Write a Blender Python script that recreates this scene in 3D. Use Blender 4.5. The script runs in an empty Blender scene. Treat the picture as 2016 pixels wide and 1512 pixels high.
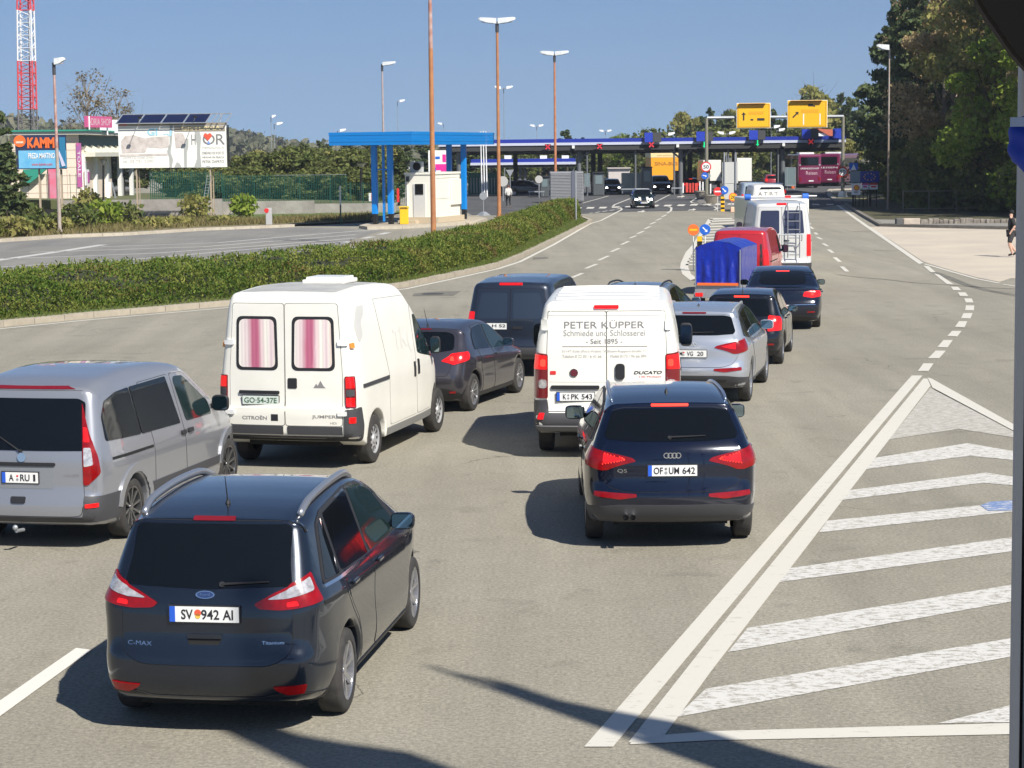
import bpy, bmesh, math, random
import numpy as np
from mathutils import Vector, Matrix
from mathutils.bvhtree import BVHTree
from math import sin, cos, pi, radians as R
SC = bpy.context.scene
COL = SC.collection
random.seed(7)
RNG = np.random.default_rng(7)

# ---------------------------------------------------------------- camera, sky, sun, exposure
F, H, PITCH, ROLL = 4026.0, 4.26, 0.1133, -0.0111
fw = Vector((0, cos(PITCH), -sin(PITCH))); r0 = Vector((1, 0, 0)); u0 = r0.cross(fw)
CR = cos(ROLL)*r0 + sin(ROLL)*u0; CU = -sin(ROLL)*r0 + cos(ROLL)*u0
cd = bpy.data.cameras.new('camera'); cam = bpy.data.objects.new('camera', cd); COL.objects.link(cam)
cam.matrix_world = Matrix(((CR.x, CU.x, -fw.x, 0), (CR.y, CU.y, -fw.y, 0), (CR.z, CU.z, -fw.z, H), (0, 0, 0, 1)))
cd.sensor_width = 36; cd.lens = F/2016*36; cd.clip_start = 0.05; cd.clip_end = 6000
SC.camera = cam
SUNV = Vector((0.585, -0.81, 1.02)).normalized()      # towards the sun
EL = math.asin(SUNV.z)
W = bpy.data.worlds.new("World"); SC.world = W; W.use_nodes = True
nt = W.node_tree; bg = nt.nodes['Background']; sky = nt.nodes.new('ShaderNodeTexSky'); sky.sky_type = 'NISHITA'
sky.sun_disc = False; sky.sun_elevation = EL; sky.sun_rotation = math.atan2(SUNV.x, SUNV.y)
sky.altitude = 500; sky.air_density = 1.0; sky.dust_density = 0.3; sky.ozone_density = 3.0
wt = nt.nodes.new('ShaderNodeTexCoord'); wa = nt.nodes.new('ShaderNodeVectorMath'); wa.operation = 'MULTIPLY_ADD'; wa.inputs[1].default_value = (1, 1, .9); wa.inputs[2].default_value = (0, 0, .14)
nt.links.new(wt.outputs['Generated'], wa.inputs[0]); nt.links.new(wa.outputs[0], sky.inputs[0])      # clear blue right down to the horizon
wg = nt.nodes.new('ShaderNodeMix'); wg.data_type = 'RGBA'; wg.blend_type = 'MULTIPLY'; wg.inputs['Factor'].default_value = 1; wg.inputs['B'].default_value = (.96, 1.0, 1.06, 1)
nt.links.new(sky.outputs[0], wg.inputs['A']); nt.links.new(wg.outputs['Result'], bg.inputs[0]); bg.inputs[1].default_value = 0.070
sl = bpy.data.lights.new('sun', 'SUN'); sl.energy = 4.9; sl.angle = R(0.55); sl.color = (1, 0.95, 0.86)
so = bpy.data.objects.new('sun', sl); COL.objects.link(so); so.rotation_euler = (-SUNV).to_track_quat('-Z', 'Y').to_euler()
SC.view_settings.view_transform = 'Standard'; SC.view_settings.look = 'None'; SC.view_settings.exposure = 0.53; SC.view_settings.gamma = 1

def G(px, py, z=0.0):                                # point of the plane at height z behind a pixel of the photo
    d = (px-1008)*CR/F + (756-py)*CU/F + fw; t = (z-H)/d.z
    return Vector((d.x*t, d.y*t, z))
def AT(px, py, D):                                   # point at distance D (along y) behind a pixel
    d = (px-1008)*CR/F + (756-py)*CU/F + fw; t = D/d.y
    return Vector((d.x*t, D, H+d.z*t))

# ---------------------------------------------------------------- materials
def mat(name, col, rough=0.6, metal=0.0, coat=0.0, noise=None, bump=None, emis=None, spec=None, col2=None, alpha=None, trans=None, coords='Object'):
    m = bpy.data.materials.new(name); m.use_nodes = True; t = m.node_tree; b = t.nodes['Principled BSDF']
    I = b.inputs
    I['Base Color'].default_value = (*col, 1); I['Roughness'].default_value = rough; I['Metallic'].default_value = metal
    if coat: I['Coat Weight'].default_value = coat; I['Coat Roughness'].default_value = 0.04
    if spec is not None: I['Specular IOR Level'].default_value = spec
    if emis: I['Emission Color'].default_value = (*emis[0], 1); I['Emission Strength'].default_value = emis[1]
    if alpha is not None: I['Alpha'].default_value = alpha
    if trans: I['Transmission Weight'].default_value = trans
    if noise or bump:
        tc = t.nodes.new('ShaderNodeTexCoord')
    if noise:                                        # (scale, amount[, detail]) mixes col with col2
        n = t.nodes.new('ShaderNodeTexNoise'); n.inputs['Scale'].default_value = noise[0]; n.inputs['Detail'].default_value = 6
        n.inputs['Roughness'].default_value = 0.65
        t.links.new(tc.outputs[coords], n.inputs['Vector'])
        mr = t.nodes.new('ShaderNodeMapRange'); mr.inputs['From Min'].default_value = 0.5-0.5/noise[1]*0.5; mr.inputs['From Max'].default_value = 0.5+0.5/noise[1]*0.5
        t.links.new(n.outputs['Fac'], mr.inputs['Value'])
        mx = t.nodes.new('ShaderNodeMix'); mx.data_type = 'RGBA'; mx.inputs['A'].default_value = (*col, 1)
        c2 = col2 or tuple(c*0.6 for c in col); mx.inputs['B'].default_value = (*c2, 1)
        t.links.new(mr.outputs[0], mx.inputs['Factor']); t.links.new(mx.outputs['Result'], I['Base Color'])
    if bump:
        n2 = t.nodes.new('ShaderNodeTexNoise'); n2.inputs['Scale'].default_value = bump[0]; n2.inputs['Detail'].default_value = 4
        t.links.new(tc.outputs[coords], n2.inputs['Vector'])
        bp = t.nodes.new('ShaderNodeBump'); bp.inputs['Distance'].default_value = bump[1]; bp.inputs['Strength'].default_value = 1
        t.links.new(n2.outputs['Fac'], bp.inputs['Height']); t.links.new(bp.outputs[0], I['Normal'])
    return m
def foliage(name, c1, c2, trans=0.25, sc=1.3):
    m = bpy.data.materials.new(name); m.use_nodes = True; t = m.node_tree; b = t.nodes['Principled BSDF']; I = b.inputs
    g = t.nodes.new('ShaderNodeTexNoise'); g.inputs['Scale'].default_value = sc; g.inputs['Detail'].default_value = 5
    tc = t.nodes.new('ShaderNodeTexCoord'); t.links.new(tc.outputs['Object'], g.inputs['Vector'])
    n = t.nodes.new('ShaderNodeNewGeometry'); ad = t.nodes.new('ShaderNodeMath'); ad.operation = 'ADD'
    rp = t.nodes.new('ShaderNodeMath'); rp.operation = 'MULTIPLY_ADD'; rp.inputs[1].default_value = 0.5; rp.inputs[2].default_value = -0.25
    t.links.new(n.outputs['Random Per Island'], rp.inputs[0]); t.links.new(g.outputs['Fac'], ad.inputs[0]); t.links.new(rp.outputs[0], ad.inputs[1])
    mr = t.nodes.new('ShaderNodeMapRange'); mr.inputs['From Min'].default_value = 0.25; mr.inputs['From Max'].default_value = 0.75; t.links.new(ad.outputs[0], mr.inputs['Value'])
    mx = t.nodes.new('ShaderNodeMix'); mx.data_type = 'RGBA'; mx.inputs['A'].default_value = (*c1, 1); mx.inputs['B'].default_value = (*c2, 1)
    t.links.new(mr.outputs[0], mx.inputs['Factor']); t.links.new(mx.outputs['Result'], I['Base Color']); I['Roughness'].default_value = 0.75
    I['Specular IOR Level'].default_value = 0.15
    tr = t.nodes.new('ShaderNodeBsdfTranslucent'); t.links.new(mx.outputs['Result'], tr.inputs[0])
    ms = t.nodes.new('ShaderNodeMixShader'); ms.inputs[0].default_value = trans
    t.links.new(b.outputs[0], ms.inputs[1]); t.links.new(tr.outputs[0], ms.inputs[2]); t.links.new(ms.outputs[0], t.nodes['Material Output'].inputs[0])
    return m
M = {}
M['black'] = mat('black_plastic', (0.018, 0.018, 0.02), 0.5)
M['dplast'] = mat('grey_plastic', (0.05, 0.05, 0.055), 0.55)
M['gap'] = mat('panel_gap', (0.008, 0.008, 0.008), 0.9)
M['rubber'] = mat('tyre_rubber', (0.022, 0.021, 0.021), 0.85, noise=(9, 1.2), col2=(0.05, 0.046, 0.042), bump=(60, 0.003))
M['alloy'] = mat('alloy', (0.62, 0.62, 0.64), 0.28, 0.9)
M['steel'] = mat('galvanised', (0.42, 0.44, 0.46), 0.45, 0.5, noise=(3, 1), col2=(0.33, 0.35, 0.37))
M['hub'] = mat('wheel_cover', (0.45, 0.45, 0.46), 0.4, 0.3)
M['chrome'] = mat('chrome', (0.8, 0.8, 0.82), 0.12, 1.0)
M['glass'] = mat('tinted_glass', (0.004, 0.005, 0.006), 0.04, 0.0, spec=0.42)
M['glass2'] = mat('side_glass', (0.012, 0.024, 0.024), 0.04, 0.0, spec=0.5)
M['mirror'] = mat('mirror_glass', (0.25, 0.33, 0.36), 0.05, 1.0)
M['red'] = mat('red_lens', (0.26, 0.001, 0.002), 0.2, coat=0.3, noise=(14, 1.2), col2=(.13, .001, .002), emis=((0.8, 0.0, 0.0), 0.05))
M['redlit'] = mat('lit_red_lens', (0.38, 0.003, 0.004), 0.2, coat=0.4, noise=(16, 1.2), col2=(.65, .01, .01), emis=((1.0, 0.006, 0.006), 0.40))
M['redhot'] = mat('lit_brake_bulb', (0.6, 0.03, 0.02), 0.2, emis=((1.0, 0.04, 0.02), 1.5))
M['reddark'] = mat('dark_red_lens', (0.16, 0.006, 0.01), 0.15, coat=0.8)
M['amber'] = mat('amber_lens', (0.75, 0.25, 0.03), 0.2, coat=0.5)
M['clear'] = mat('clear_lens', (0.70, 0.69, 0.69), 0.12, 0.4, coat=0.8, noise=(18, 1.6), col2=(.35, .33, .33))
M['white'] = mat('white_paint', (0.84, 0.82, 0.75), 0.35, coat=0.5, noise=(2.5, 0.9), col2=(0.79, 0.77, 0.70))
M['plate'] = mat('plate_white', (0.75, 0.75, 0.73), 0.35)
M['ink'] = mat('plate_ink', (0.02, 0.02, 0.025), 0.5)
M['eublue'] = mat('plate_blue', (0.02, 0.1, 0.55), 0.4)
M['greytext'] = mat('grey_lettering', (0.22, 0.21, 0.21), 0.5)
M['faint'] = mat('faint_lettering', (0.56, 0.55, 0.52), 0.5)
M['signwhite'] = mat('sign_white', (0.8, 0.8, 0.8), 0.5)
M['signblue'] = mat('sign_blue', (0.015, 0.12, 0.55), 0.45)
M['signred'] = mat('sign_red', (0.65, 0.03, 0.03), 0.45)
M['signorange'] = mat('sign_orange', (0.85, 0.16, 0.03), 0.45)
M['yellow'] = mat('sign_yellow', (0.85, 0.46, 0.01), 0.45)
M['silver_rail'] = mat('rail_silver', (0.45, 0.46, 0.48), 0.3, 0.8)

# ---------------------------------------------------------------- object helpers
def link(o, parent=None):
    COL.objects.link(o)
    if parent is not None: o.parent = parent
    return o
def mesh_obj(name, vs, fs, m, parent=None, smooth=True, mats=None, mi=None):
    me = bpy.data.meshes.new(name); me.from_pydata([tuple(v) for v in vs], [], fs)
    for x in (mats or [m]): me.materials.append(x)
    if mi is not None: me.polygons.foreach_set('material_index', mi)
    if smooth: me.polygons.foreach_set('use_smooth', [True]*len(me.polygons))
    me.update(); o = bpy.data.objects.new(name, me)
    return link(o, parent)
def bm_obj(name, bm, m, parent=None, smooth=False, mats=None):
    bmesh.ops.recalc_face_normals(bm, faces=bm.faces)
    me = bpy.data.meshes.new(name); bm.to_mesh(me); bm.free()
    for x in (mats or [m]): me.materials.append(x)
    if smooth: me.polygons.foreach_set('use_smooth', [True]*len(me.polygons))
    return link(bpy.data.objects.new(name, me), parent)
def tag(o, label, cat, group=None, kind=None):
    if label: o['label'] = label
    if cat: o['category'] = cat
    if group: o['group'] = group
    if kind: o['kind'] = kind
    return o
def thing(name, label, cat, loc=(0, 0, 0), rz=0, group=None):
    o = bpy.data.objects.new(name, None); o.empty_display_size = 0.3; link(o)
    o.location = loc; o.rotation_euler = (0, 0, rz)
    return tag(o, label, cat, group)
def struct(name, o=None):
    o['kind'] = 'structure'; return o
def dup(root, loc, rz=None, label=None, sc=None):
    def cp(o, p):
        c = o.copy(); COL.objects.link(c)
        if p is not None: c.parent = p
        for ch in o.children: cp(ch, c)
        return c
    r = cp(root, None); r.location = loc
    if rz is not None: r.rotation_euler = (0, 0, rz)
    if sc: r.scale = sc
    if label: r['label'] = label
    return r
# bmesh shape adders
def box(bm, c, s, rot=None, bev=0, mi=0):
    r = bmesh.ops.create_cube(bm, size=1); vs = r['verts']
    Mx = Matrix.Translation(c) @ (rot if rot is not None else Matrix.Identity(4)) @ Matrix.Diagonal((*s, 1))
    bmesh.ops.transform(bm, matrix=Mx, verts=vs)
    fs = set(f for v in vs for f in v.link_faces)
    for f in fs: f.material_index = mi
    if bev:
        es = set(e for v in vs for e in v.link_edges)
        rr = bmesh.ops.bevel(bm, geom=list(es), offset=bev, segments=2, affect='EDGES', profile=0.6)
        for f in rr['faces']: f.material_index = mi
    return vs
def cyl(bm, p0, p1, r, r2=None, n=12, mi=0, caps=True):
    p0, p1 = Vector(p0), Vector(p1); d = p1-p0
    q = d.to_track_quat('Z', 'Y').to_matrix().to_4x4()
    rr = bmesh.ops.create_cone(bm, cap_ends=caps, segments=n, radius1=r, radius2=r if r2 is None else r2, depth=d.length)
    bmesh.ops.transform(bm, matrix=Matrix.Translation((p0+p1)/2) @ q, verts=rr['verts'])
    for f in set(f for v in rr['verts'] for f in v.link_faces): f.material_index = mi
    return rr['verts']
def tube(bm, pts, r, n=8, mi=0):
    for a, b in zip(pts, pts[1:]): cyl(bm, a, b, r, n=n, mi=mi)
    for p in pts[1:-1]:
        s = bmesh.ops.create_uvsphere(bm, u_segments=n, v_segments=6, radius=r)
        bmesh.ops.translate(bm, vec=p, verts=s['verts'])
def prism(bm, pts, d, mi=0):                          # polygon (list of Vector) extruded by vector d
    vs = [bm.verts.new(p) for p in pts]; f = bm.faces.new(vs); f.material_index = mi
    r = bmesh.ops.extrude_face_region(bm, geom=[f]); nv = [g for g in r['geom'] if isinstance(g, bmesh.types.BMVert)]
    bmesh.ops.translate(bm, vec=d, verts=nv)
    for g in r['geom']:
        if isinstance(g, bmesh.types.BMFace): g.material_index = mi
    for v in nv:
        for f in v.link_faces: f.material_index = mi
    return vs+nv
def xform(bm, vs, Mx): bmesh.ops.transform(bm, matrix=Mx, verts=vs)
_tc = {}
FONT = None
def text_geo(s, bold=0.0):
    k = (s, bold)
    if k not in _tc:
        cu = bpy.data.curves.new('t', 'FONT'); cu.body = s; cu.size = 1; cu.resolution_u = 3; cu.offset = bold
        o = bpy.data.objects.new('t', cu); me = bpy.data.meshes.new_from_object(o)
        v = np.array([x.co[:2] for x in me.vertices]) if len(me.vertices) else np.zeros((0, 2)); f = [tuple(p.vertices) for p in me.polygons]
        bpy.data.objects.remove(o); bpy.data.curves.remove(cu); bpy.data.meshes.remove(me)
        lo, hi = v.min(0), v.max(0); _tc[k] = ((v-(lo+hi)/2), f, hi-lo)
    return _tc[k]
def text(name, s, c, ux, uz, w, h, m, parent, bold=0.0, off=0.002):
    """flat lettering, fitted in w x h, centred at c, along ux (right) and uz (up)"""
    v, f, sz = text_geo(s, bold); ux = Vector(ux).normalized(); uz = Vector(uz).normalized(); n = ux.cross(uz)
    c = Vector(c)+n*off
    vs = [c+ux*(p[0]*w/sz[0])+uz*(p[1]*h/sz[1]) for p in v]
    return mesh_obj(name, vs, f, m, parent, smooth=False)
# ---------------------------------------------------------------- 2D polygons
def rnd(pts, r=0.05, n=4, closed=True):
    out = []; N = len(pts)
    for i in range(N):
        p = np.array(pts[i][:2], float); rr = pts[i][2] if len(pts[i]) > 2 else r
        if not closed and i in (0, N-1): out.append(tuple(p)); continue
        a = np.array(pts[i-1][:2], float); b = np.array(pts[(i+1) % N][:2], float)
        da, db = a-p, b-p; la, lb = np.linalg.norm(da), np.linalg.norm(db)
        if rr <= 0 or la < 1e-6 or lb < 1e-6: out.append(tuple(p)); continue
        q0 = p+da/la*min(rr, la*0.48); q1 = p+db/lb*min(rr, lb*0.48)
        for k in range(n+1):
            t = k/n; out.append(tuple((1-t)**2*q0+2*t*(1-t)*p+t*t*q1))
    return out
def fill2d(poly, step):
    bm = bmesh.new(); vs = [bm.verts.new((p[0], p[1], 0)) for p in poly]; bm.faces.new(vs)
    P = np.array(poly); lo, hi = P.min(0), P.max(0)
    for ax in (0, 1):
        k = math.floor(lo[ax]/step)+1
        while k*step < hi[ax]-1e-4:
            if k*step > lo[ax]+1e-4:
                co = [0, 0, 0]; no = [0, 0, 0]; co[ax] = k*step; no[ax] = 1
                bmesh.ops.bisect_plane(bm, geom=bm.verts[:]+bm.edges[:]+bm.faces[:], plane_co=co, plane_no=no, dist=1e-6)
            k += 1
    bmesh.ops.remove_doubles(bm, verts=bm.verts, dist=step*0.02)
    bmesh.ops.triangulate(bm, faces=[f for f in bm.faces if len(f.verts) > 4])
    bm.verts.index_update()
    V = [(v.co.x, v.co.y) for v in bm.verts]
    Fc = [tuple(v.index for v in f.verts) for f in bm.faces if f.calc_area() > 1e-9]
    nx = {}                                           # boundary order
    for f in Fc:
        for a, b in zip(f, f[1:]+f[:1]): nx[(a, b)] = 1
    # consistent orientation: check sign
    edges = {}
    for f in Fc:
        for a, b in zip(f, f[1:]+f[:1]): edges.setdefault(frozenset((a, b)), []).append((a, b))
    be = {e[0][0]: e[0][1] for e in edges.values() if len(e) == 1}
    loop = []
    if be:
        s = next(iter(be)); c = s
        while True:
            loop.append(c); c = be.get(c)
            if c is None or c == s or len(loop) > len(be)+2: break
    bm.free(); return V, Fc, loop
def smooth_tab(pts, lo, hi, sig, n=400):
    xs = np.linspace(lo, hi, n); ys = np.interp(xs, [p[0] for p in pts], [p[1] for p in pts])
    if sig > 0:
        k = int(3*sig/((hi-lo)/n))+1; ker = np.exp(-0.5*((np.arange(-k, k+1)*(hi-lo)/n)/sig)**2); ker /= ker.sum()
        ys = np.convolve(np.pad(ys, k, mode='edge'), ker, 'valid')
    return lambda x: float(np.interp(x, xs, ys))
# ---------------------------------------------------------------- vehicles
def arch(yc, r, R_, zb):
    """points front -> rear over a wheel arch"""
    a0 = math.asin(max(-0.95, min(0.95, (zb-r)/R_)))
    return [(yc+R_*cos(t), r+R_*sin(t), 0) for t in np.linspace(a0, pi-a0, 15)]
def sweep(bm, Q, rx, rz, n=10):
    rows = []
    for i, q in enumerate(Q):
        d = (Q[min(i+1, len(Q)-1)]-Q[max(i-1, 0)]).normalized(); a = d.cross(Vector((0, 0, 1))); a = a.normalized() if a.length > .01 else Vector((1, 0, 0)); b = a.cross(d)
        rows.append([bm.verts.new(q+a*rx*cos(2*pi*k/n)+b*rz*sin(2*pi*k/n)) for k in range(n)])
    for A, B in zip(rows, rows[1:]):
        for k in range(n): bm.faces.new((A[k], A[(k+1) % n], B[(k+1) % n], B[k]))
    bm.faces.new(rows[0]); bm.faces.new(rows[-1])
class Veh:
    def __init__(s, name, label, cat, pos, yaw, top, wb, w, paint, r=0.33, zb=0.22, ra=0.07, sect=None, plan=None, rise=0.0,
                 rr=0.09, crown_r=0.08, crown_f=0.25, roofc=0.035, belt=0.95, group=None, body='body', step=0.08, tw=0.2, sig=0.03, archf=True):
        """top: open profile from rear bottom over the roof to front bottom, (y, z[, radius])"""
        s.root = thing(name, label, cat, (*pos, 0), -yaw, group); s.r = r; s.wb = wb; s.w = w; s.paint = paint; s.tw = tw
        up = rnd(top, 0.22, 5, closed=False)
        fr = arch(wb, r, r+ra, zb) if archf else []; re = arch(0, r, r+ra, zb)
        loop = list(up)+[(p[0], p[1]) for p in fr]+[(p[0], p[1]) for p in re]
        loop = [p for i, p in enumerate(loop) if i == 0 or (abs(p[0]-loop[i-1][0])+abs(p[1]-loop[i-1][1])) > 0.012]
        P = np.array(loop); area = np.sum(P[:, 0]*np.roll(P[:, 1], -1)-np.roll(P[:, 0], -1)*P[:, 1])
        if area < 0: P = P[::-1]
        y0, y1 = P[:, 0].min(), P[:, 0].max(); z1 = P[:, 1].max(); s.y0, s.y1, s.z1 = y0, y1, z1
        plan = plan or [(y0, w-0.12), (y0+0.12, w-0.06), (y0+0.35, w-0.015), (y0+0.8, w), (y1-1.0, w-0.01), (y1-0.5, w-0.07), (y1-0.15, w-0.2), (y1, w-0.3)]
        pf = smooth_tab(plan, y0-0.1, y1+0.1, 0.06)
        sect = sect or [(0.15, 0.1), (0.25, 0.05), (0.35, 0.01), (0.6, 0), (0.85, 0.005), (belt-0.02, 0.02), (belt+0.06, 0.06), (z1, 0.06+(z1-belt)*0.33)]
        sf = smooth_tab(sect, 0, z1+0.3, sig)
        s.Wf = lambda y, z: max(0.05, pf(y)-sf(z-rise*(1.0-y)))
        # inset loop
        def normals(Q):
            d = np.roll(Q, -1, 0)-np.roll(Q, 1, 0); d /= np.linalg.norm(d, axis=1)[:, None]+1e-9
            return np.stack([-d[:, 1], d[:, 0]], 1)    # inward for CCW
        low = P[:, 1] < 0.62*0+zb+0.02
        rad = np.full(len(P), rr)
        for i, p in enumerate(P):
            for yc in ((0, wb) if archf else (0,)):
                if math.hypot(p[0]-yc, p[1]-r) < r+ra+0.015 and p[1] < r+r+ra+0.02: rad[i] = 0.025
            if p[1] < zb+0.01: rad[i] = min(rad[i], 0.04)
        k = np.ones(3)/3; rad = np.convolve(np.concatenate([rad[-1:], rad, rad[:1]]), k, 'valid')
        In = P+normals(P)*rad[:, None]
        V2, F2, lp = fill2d([tuple(p) for p in In], step)
        B = np.array([V2[i] for i in lp])
        if np.sum(B[:, 0]*np.roll(B[:, 1], -1)-np.roll(B[:, 0], -1)*B[:, 1]) < 0: lp = lp[::-1]; B = B[::-1]
        # for each boundary vert: nearest segment on In -> interpolate outer point and radius
        Pn = np.roll(P, -1, 0); Inn = np.roll(In, -1, 0); O = []; rd = []
        for b in B:
            seg = Inn-In; L2 = (seg**2).sum(1)+1e-12; t = np.clip(((b-In)*seg).sum(1)/L2, 0, 1); dd = ((In+seg*t[:, None]-b)**2).sum(1); i = int(dd.argmin())
            O.append(P[i]*(1-t[i])+Pn[i]*t[i]); rd.append(rad[i]*(1-t[i])+rad[(i+1) % len(rad)]*t[i])
        O = np.array(O); nb = len(lp)
        vs = [(s.Wf(*p), p[0], p[1]) for p in V2]; n0 = len(vs)
        vs += [(-s.Wf(*p), p[0], p[1]) for p in V2]
        fs = [tuple(f) for f in F2]+[tuple(n0+i for i in reversed(f)) for f in F2]
        rows = [[i for i in lp]]
        K = [0.7, 0.38, 0.14, 0.0]
        def ring(sg):
            out = []
            for kx in K:
                row = []
                for j in range(nb):
                    q = O[j]*(1-kx)+B[j]*kx; dr = rd[j]; e = dr*(1-math.sqrt(max(0, 1-(1-kx)**2)))
                    vs.append((sg*max(0.03, s.Wf(*q)-e), q[0], q[1])); row.append(len(vs)-1)
                out.append(row)
            return out
        rows += ring(1); edgeW = [vs[i][0] for i in rows[-1]]
        NX = 12
        for kx in range(1, NX):
            row = []; t = 1-2*kx/NX
            t = math.copysign(abs(t)**0.8, t)
            for j in range(nb): vs.append((edgeW[j]*t, O[j][0], O[j][1])); row.append(len(vs)-1)
            rows.append(row)
        lrows = ring(-1)[::-1]; rows += lrows; rows.append([n0+i for i in lp])
        for a, b in zip(rows, rows[1:]):
            for j in range(nb): fs.append((a[j], a[(j+1) % nb], b[(j+1) % nb], b[j]))
        # crown deformation
        def dfm(p):
            x, y, z = p; q = (x/w)**2
            wr = max(0, 1-(y-y0)/0.7); wr = wr*wr*(3-2*wr); y += crown_r*q*wr*(1.0 if z < 0.6*z1 else 1.0)
            wf = max(0, 1-(y1-y)/0.9); wf = wf*wf*(3-2*wf); y -= crown_f*q*wf
            if z > 0.6: z -= roofc*q*min(1, (z-0.6)/0.5)
            return (x, y, z)
        vs = [dfm(p) for p in vs]; s.dfm = dfm
        s.body = mesh_obj(body, vs, fs, paint, s.root)
        bm = bmesh.new(); bm.from_mesh(s.body.data); bmesh.ops.recalc_face_normals(bm, faces=bm.faces); bm.to_mesh(s.body.data); bm.free()
        s.bvh = BVHTree.FromPolygons([Vector(v) for v in vs], fs)
        s.xp = w-0.32; s.yp = y0+0.32; s.Rc = 0.32
    def U(s, y): return s.xp+s.Rc*pi/2+(y-s.yp)         # perimeter coordinate of a point at y on the side
    def cast(s, kind, u, v):
        if kind == 'R': o, d = (3, u, v), (-1, 0, 0)
        elif kind == 'L': o, d = (-3, u, v), (1, 0, 0)
        elif kind == 'B': o, d = (u, -8, v), (0, 1, 0)
        elif kind == 'F': o, d = (u, 12, v), (0, -1, 0)
        elif kind == 'T': o, d = (u, v, 6), (0, 0, -1)
        elif kind == 'P':
            a = abs(u); sg = 1 if u >= 0 else -1
            if a < s.xp: o, d = (u, -8, v), (0, 1, 0)
            else:
                th = (a-s.xp)/s.Rc
                if th < pi/2: o = (sg*(s.xp+6*sin(th)), s.yp-6*cos(th), v); d = (-sg*sin(th), cos(th), 0)
                else: o, d = (sg*3, s.yp+(a-s.xp-s.Rc*pi/2), v), (-sg, 0, 0)
        h = s.bvh.ray_cast(Vector(o), Vector(d))
        if h[0] is None: return None
        n = h[1]
        if n.dot(Vector(d)) > 0: n = -n
        return h[0], n
    def patch(s, name, kind, poly, m, off=0.004, r=0.03, step=0.08, parent=None, skirt=0.012, n=4):
        if kind in ('L',): pass
        poly = rnd(poly, r, n)
        V2, Fc, lp = fill2d(poly, step); vs = []; ok = []
        for (u, v) in V2:
            h = s.cast(kind, u, v)
            if h is None: vs.append(Vector((0, 0, 0))); ok.append(False)
            else: vs.append(h[0]+h[1]*off); ok.append(True)
        nrm = []
        fs = [f for f in Fc if all(ok[i] for i in f)]
        nb = len(lp); base = len(vs)
        for i in lp:
            h = s.cast(kind, *V2[i]) if ok[i] else None
            vs.append(h[0]-h[1]*skirt if h else Vector((0, 0, 0)))
        for j in range(nb):
            k = (j+1) % nb
            if ok[lp[j]] and ok[lp[k]]: fs.append((lp[k], lp[j], base+j, base+k))
        used = sorted(set(i for f in fs for i in f)); mp = {i: k for k, i in enumerate(used)}
        fs = [tuple(mp[i] for i in f) for f in fs]; vs = [vs[i] for i in used]
        if not fs: return None
        bm = bmesh.new(); bv = [bm.verts.new(v) for v in vs]
        for f in fs:
            try: bm.faces.new([bv[i] for i in f])
            except ValueError: pass
        top = [f for f in bm.faces]
        bmesh.ops.recalc_face_normals(bm, faces=bm.faces)
        # outward check
        f0 = max(top[:len(Fc)], key=lambda f: f.calc_area()); c = f0.calc_center_median(); hh = s.bvh.find_nearest(c)
        nn = f0.normal.dot(c-hh[0])
        if nn < 0: bmesh.ops.reverse_faces(bm, faces=bm.faces)
        for e in bm.edges:
            if len(e.link_faces) == 2 and e.calc_face_angle(0) > 0.9: e.smooth = False
        me = bpy.data.meshes.new(name); bm.to_mesh(me); bm.free(); me.materials.append(m)
        me.polygons.foreach_set('use_smooth', [True]*len(me.polygons))
        return link(bpy.data.objects.new(name, me), parent or s.root)
    def both(s, name, poly, m, parent=None, **k):       # one part on each side
        a = s.patch(name, 'R', poly, m, parent=parent[0] if parent else None, **k)
        b = s.patch(name, 'L', poly, m, parent=parent[1] if parent else None, **k)
        return a, b
    def peri2(s, name, poly, m, parent=None, **k):
        a = s.patch(name, 'P', poly, m, parent=parent[0] if parent else None, **k)
        b = s.patch(name, 'P', [(-p[0], *p[1:]) for p in poly][::-1], m, parent=parent[1] if parent else None, **k)
        return a, b
    def door(s, name, kind, poly, off=0.004, r=0.05, gap=0.006, m=None):
        P = np.array([p[:2] for p in poly], float); c = P.mean(0)
        big = []
        N = len(P); ar = np.sum(P[:, 0]*np.roll(P[:, 1], -1)-np.roll(P[:, 0], -1)*P[:, 1]); sg = 1 if ar > 0 else -1
        for i in range(N):
            a = P[i]-P[i-1]; b = P[(i+1) % N]-P[i]; a /= np.linalg.norm(a); b /= np.linalg.norm(b)
            na = np.array([a[1], -a[0]])*sg; nb2 = np.array([b[1], -b[0]])*sg; n = na+nb2; n /= max(0.5, n@n/2)
            big.append(tuple(P[i]+n*gap)+tuple(poly[i][2:]))
        d = s.patch(name, kind, poly, m or s.paint, off=off, r=r, skirt=0.004)
        s.patch('door_seal', kind, big, M['gap'], off=0.0018, r=r, skirt=0.004, parent=d)
        return d
    def text(s, name, kind, st, u, v, w, h, m, parent=None, bold=0.0, off=0.008, skew=0.0):
        tv, tf, sz = text_geo(st, bold); vs = []; flip = -1 if kind in ('L', 'F') else 1
        for p in tv:
            a = p[0]*w/sz[0]*flip + skew*p[1]*h/sz[1]; b = p[1]*h/sz[1]; q = s.cast(kind, u+a, v+b)
            vs.append(q[0]+q[1]*off if q else Vector((0, 0, 0)))
        if any(x.length == 0 for x in vs): return None
        return mesh_obj(name, vs, tf, m, parent or s.root, smooth=False)
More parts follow.
